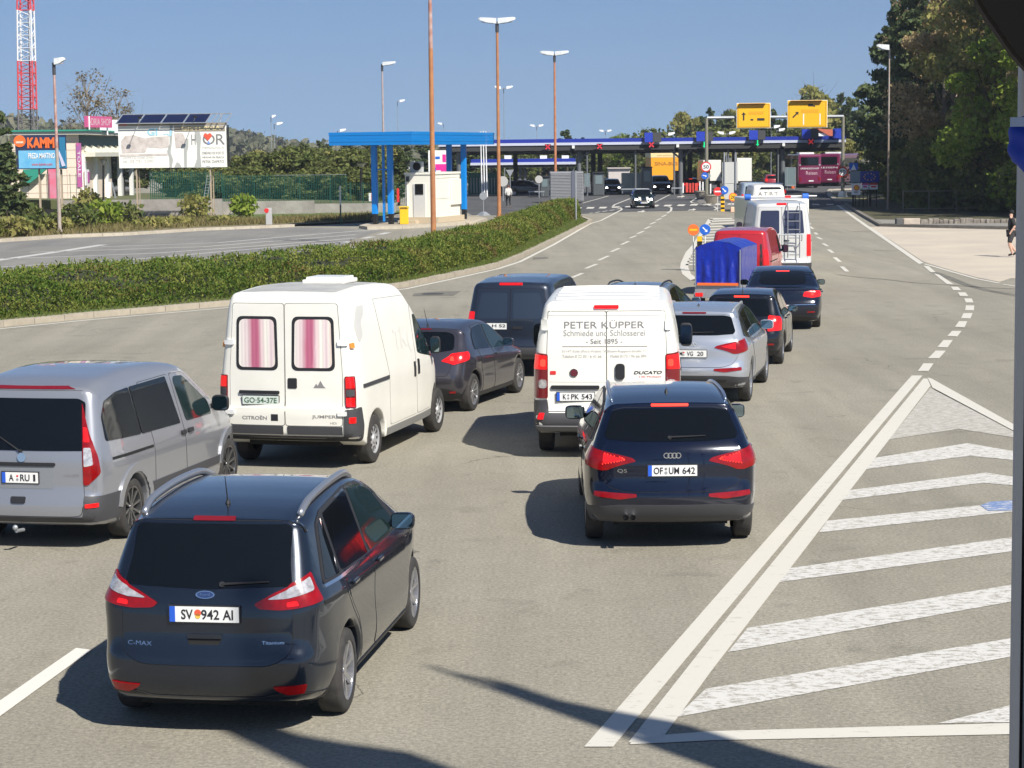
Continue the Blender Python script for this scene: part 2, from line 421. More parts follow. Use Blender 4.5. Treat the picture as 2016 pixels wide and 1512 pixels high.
    def plate(s, x, z, st, w=0.52, h=0.115, eu=True, back=M['plate'], m=M['ink'], kind='B', off=0.014, mark=None, parent=None):
        q = s.cast(kind, x, z); y = q[0].y+(-off if kind == 'B' else off); sg = -1 if kind == 'B' else 1
        bm = bmesh.new(); box(bm, (x, y, z), (w+0.02, 0.012, h+0.02), bev=0.004); p = bm_obj('number_plate', bm, M['black'], parent or s.root)
        bm = bmesh.new(); box(bm, (x, y+sg*0.006, z), (w, 0.004, h)); f = bm_obj('plate_face', bm, back, p)
        ux = (1, 0, 0) if kind == 'B' else (-1, 0, 0)
        if eu:
            bm = bmesh.new(); box(bm, (x-ux[0]*(w/2-0.021), y+sg*0.0085, z), (0.042, 0.003, h)); bm_obj('plate_band', bm, M['eublue'], p)
        if isinstance(st, str): st = [(st, .54 if eu else .5, .84 if eu else .9)]
        for q_, fc, fw_ in st: text('plate_lettering', q_, (x+ux[0]*w*(fc-.5), y+sg*0.0095, z), ux, (0, 0, 1), w*fw_, h*0.64, m, p, bold=0.015)
        if mark:                                      # (offset from centre, list of (dz, radius, material))
            for dz, rr, mm in mark[1]:
                bm = bmesh.new(); cyl(bm, (x+mark[0], y+sg*0.009, z+dz), (x+mark[0], y+sg*0.011, z+dz), rr, n=12); bm_obj('plate_seal', bm, mm, p)
        return p
    def wheels(s, style='alloy', n=10, tr=None, colr=None, rf=0.70):
        tr = tr or s.w-0.03; r = s.r; tw = s.tw
        pr = [(0.5, rf), (0.5, rf+0.04), (0.49, 0.90), (0.44, 0.965), (0.34, 0.995), (0.0, 1.0)]
        prof = [(a*tw, b*r) for a, b in pr]+[(-a*tw, b*r) for a, b in pr[-2::-1]]
        NS = 40
        for yc in (0, s.wb):
            for sg in (1, -1):
                xc = sg*(tr-tw/2); vs = []; fs = []
                for k in range(NS):
                    t = 2*pi*k/NS
                    for (a, b) in prof: vs.append((xc+sg*a, yc+b*cos(t), r+b*sin(t)))
                m_ = len(prof)
                for k in range(NS):
                    for j in range(m_-1):
                        q = (k*m_+j, k*m_+j+1, ((k+1) % NS)*m_+j+1, ((k+1) % NS)*m_+j); fs.append(q if sg < 0 else q[::-1])
                wl = mesh_obj('wheel', vs, fs, M['rubber'], s.root)
                bm = bmesh.new(); xo = xc+sg*tw*0.5; Rr = rf*r
                cyl(bm, (xc-sg*tw*0.1, yc, r), (xo-sg*tw*0.42, yc, r), Rr*0.98, n=32, mi=1)      # dark inner drum
                # rim lip
                for (ra_, xa, rb_, xb) in ((Rr*1.02, xo-sg*0.004, Rr*0.93, xo-sg*0.012), (Rr*0.93, xo-sg*0.012, Rr*0.91, xo-sg*tw*0.42)):
                    ring = []
                    for k in range(36):
                        t = 2*pi*k/36; ring.append((bm.verts.new((xa, yc+ra_*cos(t), r+ra_*sin(t))), bm.verts.new((xb, yc+rb_*cos(t), r+rb_*sin(t)))))
                    for k in range(36):
                        a, b = ring[k]; c, d = ring[(k+1) % 36]; bm.faces.new((a, c, d, b))
                if style == 'alloy':
                    for k in range(n):
                        t = 2*pi*k/n+0.2; dt = 0.5*pi/n
                        e = [(0.16*Rr, t-dt*1.6), (0.16*Rr, t+dt*1.6), (0.94*Rr, t+dt*0.45), (0.94*Rr, t-dt*0.45)]
                        pts = [Vector((xo-sg*(0.035 if q[0] < Rr*0.5 else 0.016), yc+q[0]*cos(q[1]), r+q[0]*sin(q[1]))) for q in e]
                        prism(bm, pts, (-sg*0.02, 0, 0))
                    cyl(bm, (xo-sg*0.06, yc, r), (xo-sg*0.028, yc, r), Rr*0.2, n=16)
                else:                                  # closed cover with slots
                    cyl(bm, (xo-sg*0.05, yc, r), (xo-sg*0.022, yc, r), Rr*0.93, Rr*0.80, n=32)
                    cyl(bm, (xo-sg*0.03, yc, r), (xo-sg*0.004, yc, r), Rr*0.36, Rr*0.28, n=20)
                    for k in range(n):
                        t = 2*pi*k/n; c = Vector((xo-sg*0.021, yc+0.66*Rr*cos(t), r+0.66*Rr*sin(t)))
                        box(bm, c, (0.006, 0.055, 0.032), rot=Matrix.Rotation(t, 4, 'X'), mi=1)
                bm_obj('rim', bm, None, wl, mats=[colr or M['alloy'], M['gap']])
    def mirror(s, y, z, size=(0.2, 0.1, 0.15), arm=0.12, m=None, glass=M['mirror']):
        for sg in (1, -1):
            q = s.cast('R' if sg > 0 else 'L', y, z)
            x = abs(q[0].x) if q else s.w*0.9
            bm = bmesh.new(); sp = bmesh.ops.create_uvsphere(bm, u_segments=20, v_segments=14, radius=1)
            for v in sp['verts']:
                c = v.co
                for a in range(3): c[a] = math.copysign(abs(c[a])**0.55, c[a])
                c.y = min(c.y, 1) if c.y > 0 else max(c.y, -0.55)
                if c.y > 0: c.x *= 1-0.25*c.y; c.z *= 1-0.25*c.y
            xc = sg*(x+arm+size[0]/2)
            xform(bm, sp['verts'], Matrix.Translation((xc, y, z)) @ Matrix.Diagonal((size[0]/2, size[1]/2, size[2]/2, 1)))
            h = bm_obj('wing_mirror', bm, m or s.paint, s.root, smooth=True)
            bm = bmesh.new(); pr = rnd([(-0.42, -0.4), (0.42, -0.4), (0.42, 0.4), (-0.42, 0.4)], 0.16)
            prism(bm, [Vector((xc+a*size[0], y-size[1]*0.275-0.004, z+b*size[2])) for a, b in pr], (0, -0.004, 0)); bm_obj('mirror_glass', bm, glass, h)
            bm = bmesh.new(); box(bm, (sg*(x+arm/2), y+0.02, z-size[2]*0.22), (arm+0.12, size[1]*0.5, size[2]*0.3), bev=0.01); bm_obj('mirror_arm', bm, M['black'], h)
    def rails(s, pts, m, rad=0.014, z=0.05, legs=True):
        """pts: list of (x, y) along the right rail"""
        for sg in (1, -1):
            bm = bmesh.new(); P = []
            for i, (x, y) in enumerate(pts):
                q = s.cast('T', sg*x, y); hh = z if 0 < i < len(pts)-1 else 0.0
                P.append(q[0]+Vector((0, 0, hh)))
            Q = []
            for i in range(len(P)-1):
                for k in range(4):
                    Q.append(P[i].lerp(P[i+1], k/4))
            Q.append(P[-1])
            for k in range(2): Q = [Q[0]]+[(Q[i-1]+2*Q[i]+Q[i+1])/4 for i in range(1, len(Q)-1)]+[Q[-1]]
            sweep(bm, Q, rad, rad*1.25); bm_obj('roof_rail', bm, m, s.root, smooth=True)
    def antenna(s, x, y, L=0.25, lean=0.3):
        q = s.cast('T', x, y); bm = bmesh.new(); cyl(bm, q[0], q[0]+Vector((0, 0, 0.03)), 0.022, 0.012, n=10)
        cyl(bm, q[0], q[0]+Vector((0, -L*lean, L)), 0.006, 0.003, n=6); bm_obj('antenna', bm, M['black'], s.root)
    def handle(s, kind, y, z, w=0.17, m=None, parent=None, h=0.03):
        q = s.cast(kind, y, z); bm = bmesh.new(); n = q[1]
        sz = (0.03, w, h) if kind in 'LR' else (w, 0.03, h)
        box(bm, q[0]+n*0.022, sz, bev=0.01)
        o = bm_obj('handle', bm, m or s.paint, parent or s.root, smooth=False)
        return o
    def wiper(s, x0, z0, x1, z1, off=0.02):
        bm = bmesh.new(); a = s.cast('B', x0, z0); b = s.cast('B', x1, z1); A = a[0]+a[1]*off; B_ = b[0]+b[1]*off
        cyl(bm, A, B_, 0.010, 0.006, n=6); cyl(bm, a[0], A, 0.025, 0.02, n=10); bm_obj('wiper', bm, M['black'], s.root)
    def exhaust(s, x, z, y, r=0.03, n=1, dx=0.07):
        bm = bmesh.new()
        for k in range(n): cyl(bm, (x+k*dx, y, z), (x+k*dx, y+0.25, z), r, n=14, caps=False); cyl(bm, (x+k*dx, y+0.05, z), (x+k*dx, y+0.06, z), r*0.98, n=14, mi=1)
        bm_obj('exhaust_pipe', bm, None, s.root, mats=[M['chrome'], M['gap']])
    def under(s, z0=0.18, z1=0.45):
        bm = bmesh.new(); box(bm, (0, (s.y0+s.y1)/2, (z0+z1)/2), (s.w*1.3, s.y1-s.y0-0.7, z1-z0)); bm_obj('chassis', bm, M['gap'], s.root)
    def disc(s, name, kind, u, v, r, m, off=0.012, parent=None, t=0.006, r2=None):
        q = s.cast(kind, u, v); bm = bmesh.new(); vs = cyl(bm, (0, 0, 0), (0, 0, 1), 1, n=24)
        Mx = Matrix.Translation(q[0]+q[1]*(off-t)) @ q[1].to_track_quat('Z', 'Y').to_matrix().to_4x4() @ Matrix.Diagonal((r, (r2 or r), t, 1)); xform(bm, vs, Mx)
        return bm_obj(name, bm, m, parent or s.root)
def paint(name, c, metal=0.4, rough=0.3, coat=1.0): return mat(name, c, rough, metal, coat)

def cmax():
    p = paint('dark_blue_grey_paint', (0.012, 0.018, 0.030), 0.5, 0.25)
    v = Veh('estate_car', 'dark blue-grey people carrier with silver roof rails and white SV 942 plate', 'car', (-2.15, 15.45), 0.136,
        [(-0.62, 0.24), (-0.80, 0.27, .05), (-0.88, 0.42, .08), (-0.89, 0.60, .1), (-0.83, 0.70, .06), (-0.81, 0.98, .1), (-0.77, 1.12, .1), (-0.50, 1.53, .08), (-0.50, 1.575, .03), (-0.05, 1.64), (0.6, 1.665), (1.2, 1.65), (1.75, 1.55),
         (2.62, 1.13), (2.95, 1.03), (3.35, 0.90), (3.58, 0.72), (3.64, 0.50), (3.60, 0.28, .1), (3.3, 0.2, .03)], 2.788, 0.914, p, r=0.325, zb=0.2, rise=0.03,
        sect=[(0.15, .1), (.25, .05), (.34, .015), (.5, .0), (.62, .012), (.8, .012), (.93, .0), (1.0, .02), (1.06, .065), (1.6, .25)], crown_r=0.13,
        plan=[(-.90, .745), (-.77, .81), (-.55, .865), (-.1, .905), (2.6, .905), (3.1, .85), (3.5, .72), (3.65, .61)])
    d1 = v.both('door', [(-0.05, 1.0), (0.12, 1.55), (0.93, 1.585), (0.96, .5), (0.93, .30), (0.45, .30), (0.36, 0.62), (-0.05, 0.95)], p, r=.05, off=0.003)
    for k, sgn in enumerate(('R', 'L')):
        a = v.door('rear_door', sgn, [(0.02, 1.02), (0.02, 1.1), (0.10, 1.55), (0.92, 1.585), (0.96, .5), (0.94, .30), (0.48, .30), (0.36, 0.66), (0.05, 0.9)], off=0.005)
        b = v.door('front_door', sgn, [(0.98, .5), (0.95, 1.585), (1.40, 1.555), (1.75, 1.45), (2.30, 1.10), (2.28, .8), (2.22, .30), (1.0, .30)], off=0.005)
        v.patch('window_frame', sgn, [(-.46, 1.085), (-.2, 1.50), (0.0, 1.56), (.9, 1.60), (1.4, 1.565), (1.8, 1.44), (2.34, 1.08), (2.25, 1.015)], M['black'], off=.0065, r=.05, skirt=.004)
        v.patch('window', sgn, [(-.40, 1.11), (-.17, 1.47), (-.04, 1.52), (-.04, 1.09)], M['glass'], off=.009, r=.03, skirt=.004)
        v.patch('window', sgn, [(.02, 1.09), (.04, 1.53), (.92, 1.565), (.95, 1.05)], M['glass'], off=.009, r=.03, skirt=.004, parent=a)
        v.patch('window', sgn, [(1.02, 1.05), (1.0, 1.565), (1.38, 1.54), (1.72, 1.43), (2.18, 1.10), (2.15, 1.03)], M['glass2'], off=.009, r=.03, skirt=.004, parent=b)
        v.patch('window_trim', sgn, [(-.46, 1.062), (-.46, 1.085), (.9, 1.045), (2.28, 1.02), (2.28, 1.0), (.9, 1.025)], M['chrome'], off=.011, r=.0, skirt=.004)
        v.handle(sgn, .22, .97, parent=a); v.handle(sgn, 1.18, .95, parent=b)
        v.patch('sill', sgn, [(.42, .2), (.42, .27), (2.36, .27), (2.36, .2)], M['black'], off=.01, r=0)
        v.patch('slide_rail', sgn, [(-.55, .955), (-.55, .985), (-.05, .975), (-.05, .95)], M['gap'], off=.004, r=0)
    # tailgate
    t = v.door('tailgate', 'P', [(-.68, .98), (-.72, 1.0), (-.66, 1.2), (-.60, 1.56), (.60, 1.56), (.66, 1.2), (.72, 1.0), (.68, .98), (.66, .66), (.50, .56), (-.50, .56), (-.66, .66)], off=.004, r=.08)
    rw = v.patch('rear_window', 'P', [(-.685, 1.15), (-.58, 1.54), (.58, 1.54), (.685, 1.15), (.62, 1.12), (0, 1.105), (-.62, 1.12)], M['glass'], off=.008, r=.04, parent=t)
    v.patch('brake_light', 'B', [(-.16, 1.558), (-.16, 1.580), (.16, 1.580), (.16, 1.558)], M['reddark'], off=.014, r=.006)
    v.wiper(.12, 1.135, .46, 1.15)
    lens = [(.36, 1.0), (.50, 1.075), (.66, 1.14), (v.U(-.58), 1.205), (v.U(-.58), 1.00), (.72, 0.965), (.55, .955), (.40, .965)]
    a = v.peri2('taillight', lens, M['red'], off=.012, r=.02, step=.05)
    v.peri2('reversing_lens', [(.45, 1.03), (.62, 1.105), (v.U(-.64), 1.175), (v.U(-.66), 1.08), (.60, 1.035)], M['clear'], parent=a, off=.016, r=.03, step=.05)
    v.peri2('bulb', [(.60, .975), (.60, 1.01), (.74, 1.02), (.76, .985)], M['redlit'], parent=a, off=.016, r=.02, step=.05)
    v.plate(0, .93, [('SV', .255, .17), ('942', .59, .26), ('AI', .845, .15)], mark=(-.047, [(0.012, .026, mat('crest_red', (.7, .1, .05), .5)), (-.012, .02, mat('crest_gold', (.8, .5, .08), .5))]), parent=t)
    v.disc('badge', 'B', 0, 1.065, .072, M['chrome'], r2=.03, parent=t); v.disc('badge_face', 'B', 0, 1.065, .06, mat('badge_blue', (.02, .04, .12), .3), off=.015, r2=.023, parent=t)
    v.text('badge_lettering', 'B', 'Ford', 0, 1.065, .07, .02, M['chrome'], off=.019, parent=t)
    v.patch('handle', 'B', [(-.13, .75), (-.13, .785), (.13, .785), (.13, .75)], p, off=.02, r=.012, parent=t); v.patch('handle_recess', 'B', [(-.12, .70), (-.13, .748), (.13, .748), (.10, .70)], M['gap'], off=.006, r=.01, parent=t)
    v.text('lettering', 'B', 'C-MAX', -.50, .70, .19, .032, M['chrome'], parent=t); v.text('lettering', 'B', 'Titanium', .50, .72, .16, .024, M['chrome'], parent=t)
    v.patch('bumper', 'P', [(-v.U(-.42), .20), (-v.U(-.42), .30), (-.60, .36), (-.42, .315), (.42, .315), (.60, .36), (v.U(-.42), .30), (v.U(-.42), .20)], M['black'], off=.006, r=.02)
    v.peri2('reflector', [(.52, .375), (.50, .40), (.80, .41), (.78, .345), (.60, .335)], M['red'], off=.012, r=.01, step=.05)
    v.rails([(.60, -.30), (.61, -.1), (.615, .5), (.60, 1.2), (.58, 1.5)], M['silver_rail'], .026, .055)
    v.antenna(0, -.12, .22); v.mirror(2.02, 1.12, (.21, .12, .15), .03); v.wheels('alloy', 7); v.under()
    return v
def q5(label, pos, yaw, p, plate, mark, rails, grille, lit=True, tip=False):
    v = Veh('suv', label, 'car', pos, yaw,
        [(-0.60, 0.28), (-0.80, 0.31, .05), (-0.91, 0.45, .08), (-0.94, 0.60, .08), (-0.90, 0.70, .03), (-0.88, 0.76, .05), (-0.88, 1.0, .1), (-0.84, 1.12, .08), (-0.76, 1.19, .06), (-0.45, 1.50, .08), (-0.47, 1.545, .03), (0.0, 1.60), (0.6, 1.625), (1.2, 1.61), (1.85, 1.50),
         (2.65, 1.12), (2.9, 1.04), (3.4, 0.92), (3.62, 0.76), (3.70, 0.50), (3.62, 0.32, .1), (3.3, 0.27, .03)], 2.807, 0.94, p, r=0.365, zb=0.27, rise=0.03, ra=.06,
        sect=[(.2, .09), (.3, .05), (.42, .015), (.55, .0), (.75, .004), (.92, .0), (1.0, .015), (1.06, .05), (1.12, .09), (1.6, .30)], crown_r=0.14)
    for sg in 'RL':
        a = v.door('rear_door', sg, [(0.08, 1.08), (0.16, 1.50), (0.92, 1.545), (0.98, .5), (0.94, .34), (0.50, .34), (0.42, 0.66), (0.12, 0.95)])
        b = v.door('front_door', sg, [(1.0, .5), (0.95, 1.545), (1.40, 1.52), (1.80, 1.42), (2.36, 1.12), (2.32, .8), (2.26, .34), (1.02, .34)])
        v.patch('window_frame', sg, [(-.50, 1.15), (-.2, 1.43), (.1, 1.52), (.9, 1.56), (1.4, 1.53), (1.82, 1.42), (2.40, 1.09), (2.3, 1.045), (0, 1.08)], M['black'], off=.0065, r=.05, skirt=.004)
        v.patch('window', sg, [(-.42, 1.15), (-.16, 1.41), (.02, 1.46), (.02, 1.11)], M['glass'], off=.009, r=.03, skirt=.004)
        v.patch('window', sg, [(.08, 1.105), (.12, 1.48), (.90, 1.525), (.94, 1.07)], M['glass'], off=.009, r=.03, skirt=.004, parent=a)
        v.patch('window', sg, [(1.02, 1.07), (1.0, 1.525), (1.38, 1.505), (1.74, 1.41), (2.24, 1.10), (2.2, 1.06)], M['glass2'], off=.009, r=.03, skirt=.004, parent=b)
        v.handle(sg, .28, .97, parent=a); v.handle(sg, 1.22, .95, parent=b)
        v.patch('sill', sg, [(.46, .27), (.46, .36), (2.34, .36), (2.34, .27)], M['dplast'], off=.01, r=0)
    t = v.door('tailgate', 'P', [(-.88, 1.0), (-.80, 1.16), (-.66, 1.46), (-.5, 1.5), (.5, 1.5), (.66, 1.46), (.80, 1.16), (.88, 1.0), (.85, .84), (.74, .72), (.5, .655), (-.5, .655), (-.74, .72), (-.85, .84)], r=.06, off=.004)
    v.patch('rear_window', 'B', [(-.68, 1.19), (-.71, 1.23), (-.62, 1.46), (-.5, 1.485), (.5, 1.485), (.62, 1.46), (.71, 1.23), (.68, 1.19), (.4, 1.172), (-.4, 1.172)], M['glass'], off=.008, r=.03, parent=t)
    v.patch('brake_light', 'B', [(-.20, 1.512), (-.20, 1.538), (.20, 1.538), (.20, 1.512)], M['redhot'] if lit else M['reddark'], off=.009, r=.008)
    v.wiper(-.02, 1.205, .36, 1.215)
    lens = [(.38, .975), (.42, 1.01), (.60, 1.05), (v.U(-.56), 1.115), (v.U(-.58), .93), (.82, .875), (.72, .88), (.5, .945)]
    a = v.peri2('taillight', lens, M['red'], off=.013, r=.02, step=.05)
    ra = v.peri2('light_guide', [(.50, .995), (.60, 1.02), (.80, 1.055), (.80, .95), (.60, .97)], M['redlit'], parent=a, off=.017, r=.02, step=.05)
    if lit:
        for sg in (1, -1):
            bm = bmesh.new()
            for k in range(18):
                t_ = k/17; path = [(.78, 1.05), (.54, 1.015), (.50, .99), (.60, .965), (.80, .945)]; q = t_*4; i = min(3, int(q)); f = q-i
                x = path[i][0]*(1-f)+path[i+1][0]*f; z = path[i][1]*(1-f)+path[i+1][1]*f; h = v.cast('P', sg*x, z); cc = h[0]+h[1]*.019
                bmesh.ops.create_icosphere(bm, subdivisions=1, radius=.007, matrix=Matrix.Translation(cc))
            bm_obj('diode_row', bm, M['redhot'], a[0] if sg > 0 else a[1])
    v.peri2('reflector', [(.38, .60), (.38, .63), (.90, .655), (.90, .605), (.55, .575)], M['red'], off=.012, r=.015, step=.05)
    v.plate(0, .88, plate, mark=mark, parent=t)
    for k in range(4):                                # four interlinked rings
        bm = bmesh.new(); x = (-1.5+k)*.042; c = v.cast('B', x, 1.035); P = c[0]+c[1]*.012; n = 20
        rows = [[bm.verts.new(P+Vector((rr*cos(2*pi*i/n), -.003*(1 if w_ else 0), rr*sin(2*pi*i/n)))) for i in range(n)] for rr, w_ in ((.031, 1), (.023, 1))]
        for i in range(n): bm.faces.new((rows[0][i], rows[0][(i+1) % n], rows[1][(i+1) % n], rows[1][i]))
        bm_obj('badge_ring', bm, M['chrome'], t)
    v.text('lettering', 'B', 'Q5', -.53, .87, .10, .042, M['chrome'], parent=t)
    v.patch('bumper', 'P', [(-v.U(-.44), .28), (-v.U(-.44), .46), (-.72, .50), (-.56, .515), (.56, .515), (.72, .50), (v.U(-.44), .46), (v.U(-.44), .28)], M['dplast'], off=.007, r=.04)
    if tip: v.patch('skid_plate', 'B', [(-.55, .40), (-.60, .45), (.60, .45), (.55, .40)], M['black'], off=.014, r=.01)
    v.exhaust(-.50, .385, -.93, n=2, dx=.075)
    v.rails([(.62, -.22), (.63, 0), (.625, .8), (.60, 1.35), (.58, 1.55)], rails, .018, .03)
    v.mirror(2.2, 1.12, (.24, .13, .17), .03); v.wheels('alloy', 5, rf=.72); v.under(.25, .5); v.antenna(0, .1, .05)
    return v
def jumper():
    p = paint('old_white_paint', (.70, .69, .64), 0, .42, .4)
    p = mat('old_white_paint', (.82, .80, .73), .42, coat=.35, noise=(2.2, .8), col2=(.74, .72, .64))
    v = Veh('camper_van', 'old white high-roofed van with striped pink curtains in its two rear windows', 'van', (-2.84, 28.25), 0.245,
        [(-.72, .42), (-.86, .44, .03), (-.92, .50, .04), (-.93, .86, .03), (-.90, .9, .05), (-.86, 2.28, .04), (-.84, 2.33, .02), (-.80, 2.41, .08), (.2, 2.45), (1.3, 2.42, .2), (1.62, 2.36, .15), (2.15, 1.98, .2), (3.0, 1.22, .1), (3.3, 1.08), (3.75, .82, .15), (3.85, .55), (3.8, .3, .1), (3.6, .25, .03)],
        3.2, 1.0, p, r=.335, zb=.3, ra=.09, tw=.19,
        sect=[(.2, .05), (.35, .01), (.5, 0), (1.2, .0), (1.26, .012), (1.35, .02), (2.2, .13), (2.45, .20)],
        plan=[(-.95, .93), (-.8, .975), (-.5, 1.0), (2.2, 1.0), (2.8, .97), (3.4, .9), (3.9, .75)], crown_r=.05, crown_f=.3, roofc=.03, rr=.07, sig=.02)
    rear = []
    for sg in (-1, 1):
        d = v.door('rear_door', 'B', [(sg*.008, .62), (sg*.008, 2.26), (sg*.74, 2.26), (sg*.80, 1.3), (sg*.80, .62)], r=.04, off=.006); rear.append(d)
        c = sg*.40
        v.patch('window_seal', 'B', [(c-.305, 1.36), (c-.29, 2.09), (c+.29, 2.09), (c+.305, 1.36)], M['black'], off=.010, r=.09, parent=d, n=6)
        # pane with the pleated striped curtain right behind it
        cm = curtain_mat()
        w_ = v.patch('curtain', 'B', [(c-.265, 1.40), (c-.25, 2.05), (c+.25, 2.05), (c+.265, 1.40)], cm, off=.013, r=.08, parent=d, n=6)
        v.patch('hinge', 'B', [(sg*.80-.06, 1.70), (sg*.80-.06, 1.77), (sg*.80+.07, 1.77), (sg*.80+.07, 1.70)], M['plate'], off=.03, r=.015, parent=d)
        v.patch('hinge', 'B', [(sg*.80-.06, .76), (sg*.80-.06, .82), (sg*.80+.07, .82), (sg*.80+.07, .76)], M['plate'], off=.03, r=.015, parent=d)
        v.patch('lower_panel', 'B', [(sg*.03, .50), (sg*.03, .61), (sg*.80, .61), (sg*.80, .50)], M['dplast'], off=.012, r=.01, parent=d)
    v.patch('handle', 'B', [(.04, 1.12), (.04, 1.26), (.17, 1.26), (.17, 1.12)], M['black'], off=.014, r=.02, parent=rear[1])
    v.patch('handle_bar', 'B', [(-.66, 1.04), (-.66, 1.085), (-.08, 1.085), (-.08, 1.04)], M['black'], off=.03, r=.015, parent=rear[0])
    v.plate(-.35, .955, 'GO\u00b754-37E', eu=False, back=mat('green_white_plate', (.62, .68, .62), .4), m=mat('plate_green', (.06, .14, .08), .5), parent=rear[0])
    v.text('lettering', 'B', 'CITRO\u00cbN', -.44, .72, .36, .06, M['greytext'], parent=rear[0], bold=.02)
    v.text('lettering', 'B', 'JUMPER', .55, .74, .34, .055, M['greytext'], parent=rear[1], bold=.02)
    v.text('lettering', 'B', 'HDi', .68, .66, .09, .03, M['greytext'], parent=rear[1])
    v.patch('sticker', 'B', [(-.20, .68), (-.20, .77), (-.10, .77), (-.10, .68)], M['ink'], off=.009, r=0, parent=rear[0])
    v.patch('sticker', 'B', [(.40, 1.13), (.44, 1.19), (.46, 1.16), (.50, 1.23), (.54, 1.16), (.57, 1.13)], M['greytext'], off=.009, r=0, parent=rear[1])
    lp = v.peri2('taillight', [(.86, .86), (.86, 1.29), (v.U(-.80), 1.29), (v.U(-.80), .86)], M['reddark'], off=.016, r=.02, step=.06)
    v.peri2('lit_lens', [(.875, 1.13), (.875, 1.275), (v.U(-.82), 1.275), (v.U(-.82), 1.13)], M['redlit'], parent=lp, off=.02, r=.01, step=.05)
    v.peri2('reversing_lens', [(.875, 1.02), (.875, 1.11), (v.U(-.82), 1.11), (v.U(-.82), 1.02)], M['dplast'], parent=lp, off=.02, r=.01, step=.05)
    v.peri2('lit_lens', [(.875, .88), (.875, 1.0), (v.U(-.82), 1.0), (v.U(-.82), .88)], M['redlit'], parent=lp, off=.02, r=.01, step=.05)
    v.peri2('bumper_corner', [(.83, .40), (.84, .84), (v.U(-.66), .86), (v.U(-.58), .60), (v.U(-.62), .40)], M['dplast'], off=.02, r=.03, step=.06)
    v.peri2('reflector', [(.89, .66), (.89, .74), (.97, .74), (.97, .66)], M['redlit'], off=.026, r=.01, step=.05)
    v.patch('bumper', 'B', [(-.86, .40), (-.86, .475), (.86, .475), (.86, .40)], M['black'], off=.02, r=.01)
    v.both('side_lamp', [(-.80, 1.66), (-.80, 1.73), (-.72, 1.73), (-.72, 1.66)], M['amber'], off=.03, r=.015)
    for sg in 'RL':
        fd = v.door('front_door', sg, [(1.96, .45), (1.93, 2.02), (2.06, 2.02), (2.95, 1.24), (3.02, 1.1), (2.98, .88), (2.72, .80), (2.70, .45)], off=.005)
        v.patch('window', sg, [(2.03, 1.34), (2.02, 1.90), (2.10, 1.90), (2.85, 1.27), (2.85, 1.2), (2.2, 1.30)], M['glass2'], off=.009, r=.04, parent=fd)
        v.patch('handle', sg, [(1.99, 1.02), (1.99, 1.24), (2.08, 1.24), (2.08, 1.02)], M['black'], off=.014, r=.01, parent=fd)
        v.patch('handle', sg, [(1.80, 1.0), (1.80, 1.22), (1.88, 1.22), (1.88, 1.0)], M['black'], off=.014, r=.01)
        if sg == 'R':
            sd = v.door('sliding_door', sg, [(.64, .45), (.62, 1.2), (.34, 2.24), (1.70, 2.20), (1.90, 2.0), (1.92, .45)], off=.005, gap=.005)
        v.patch('slide_rail', sg, [(-.55, 1.105), (-.55, 1.155), (.60, 1.155), (.60, 1.105)], M['dplast'], off=.012, r=.005)
        v.patch('side_moulding', sg, [(.40, .32), (.40, .42), (2.72, .42), (2.72, .32)], mat('grimy_sill', (.2, .2, .19), .6), off=.008, r=.01)
    v.text('old_lettering', 'R', 'TK(', 1.40, 1.58, .80, .40, mat('ghost_lettering', (.70, .685, .63), .5), off=.0085, bold=.03)
    v.patch('faded_patch', 'R', [(-.62, 1.95), (-.45, 2.2), (-.1, 2.2), (-.2, 2.05), (-.35, 1.98), (-.3, 1.8), (-.5, 1.7)], M['faint'], off=.004, r=.08, skirt=.003)
    bm = bmesh.new(); box(bm, (.1, .75, 2.47), (.62, .62, .06), bev=.02); bm_obj('roof_vent', bm, M['white'], v.root)
    bm = bmesh.new(); box(bm, (.1, .75, 2.51), (.55, .5, .05), bev=.02); bm_obj('roof_hatch', bm, M['white'], v.root)
    v.patch('roof_panel', 'T', [(-.66, -.70), (-.66, 1.2), (.66, 1.2), (.66, -.70)], mat('sky_reflection_grey_roof', (.42, .42, .40), .6, noise=(3, 1.4), col2=(.3, .3, .29)), off=.006, r=.05, step=.2)  # grey painted on the roof to stand in for the sky reflected there
    v.mirror(2.75, 1.38, (.16, .12, .26), .05, M['black']); v.wheels('cover', 10, colr=M['hub'], rf=.60); v.under(.3, .6)
    return v
_cm = []
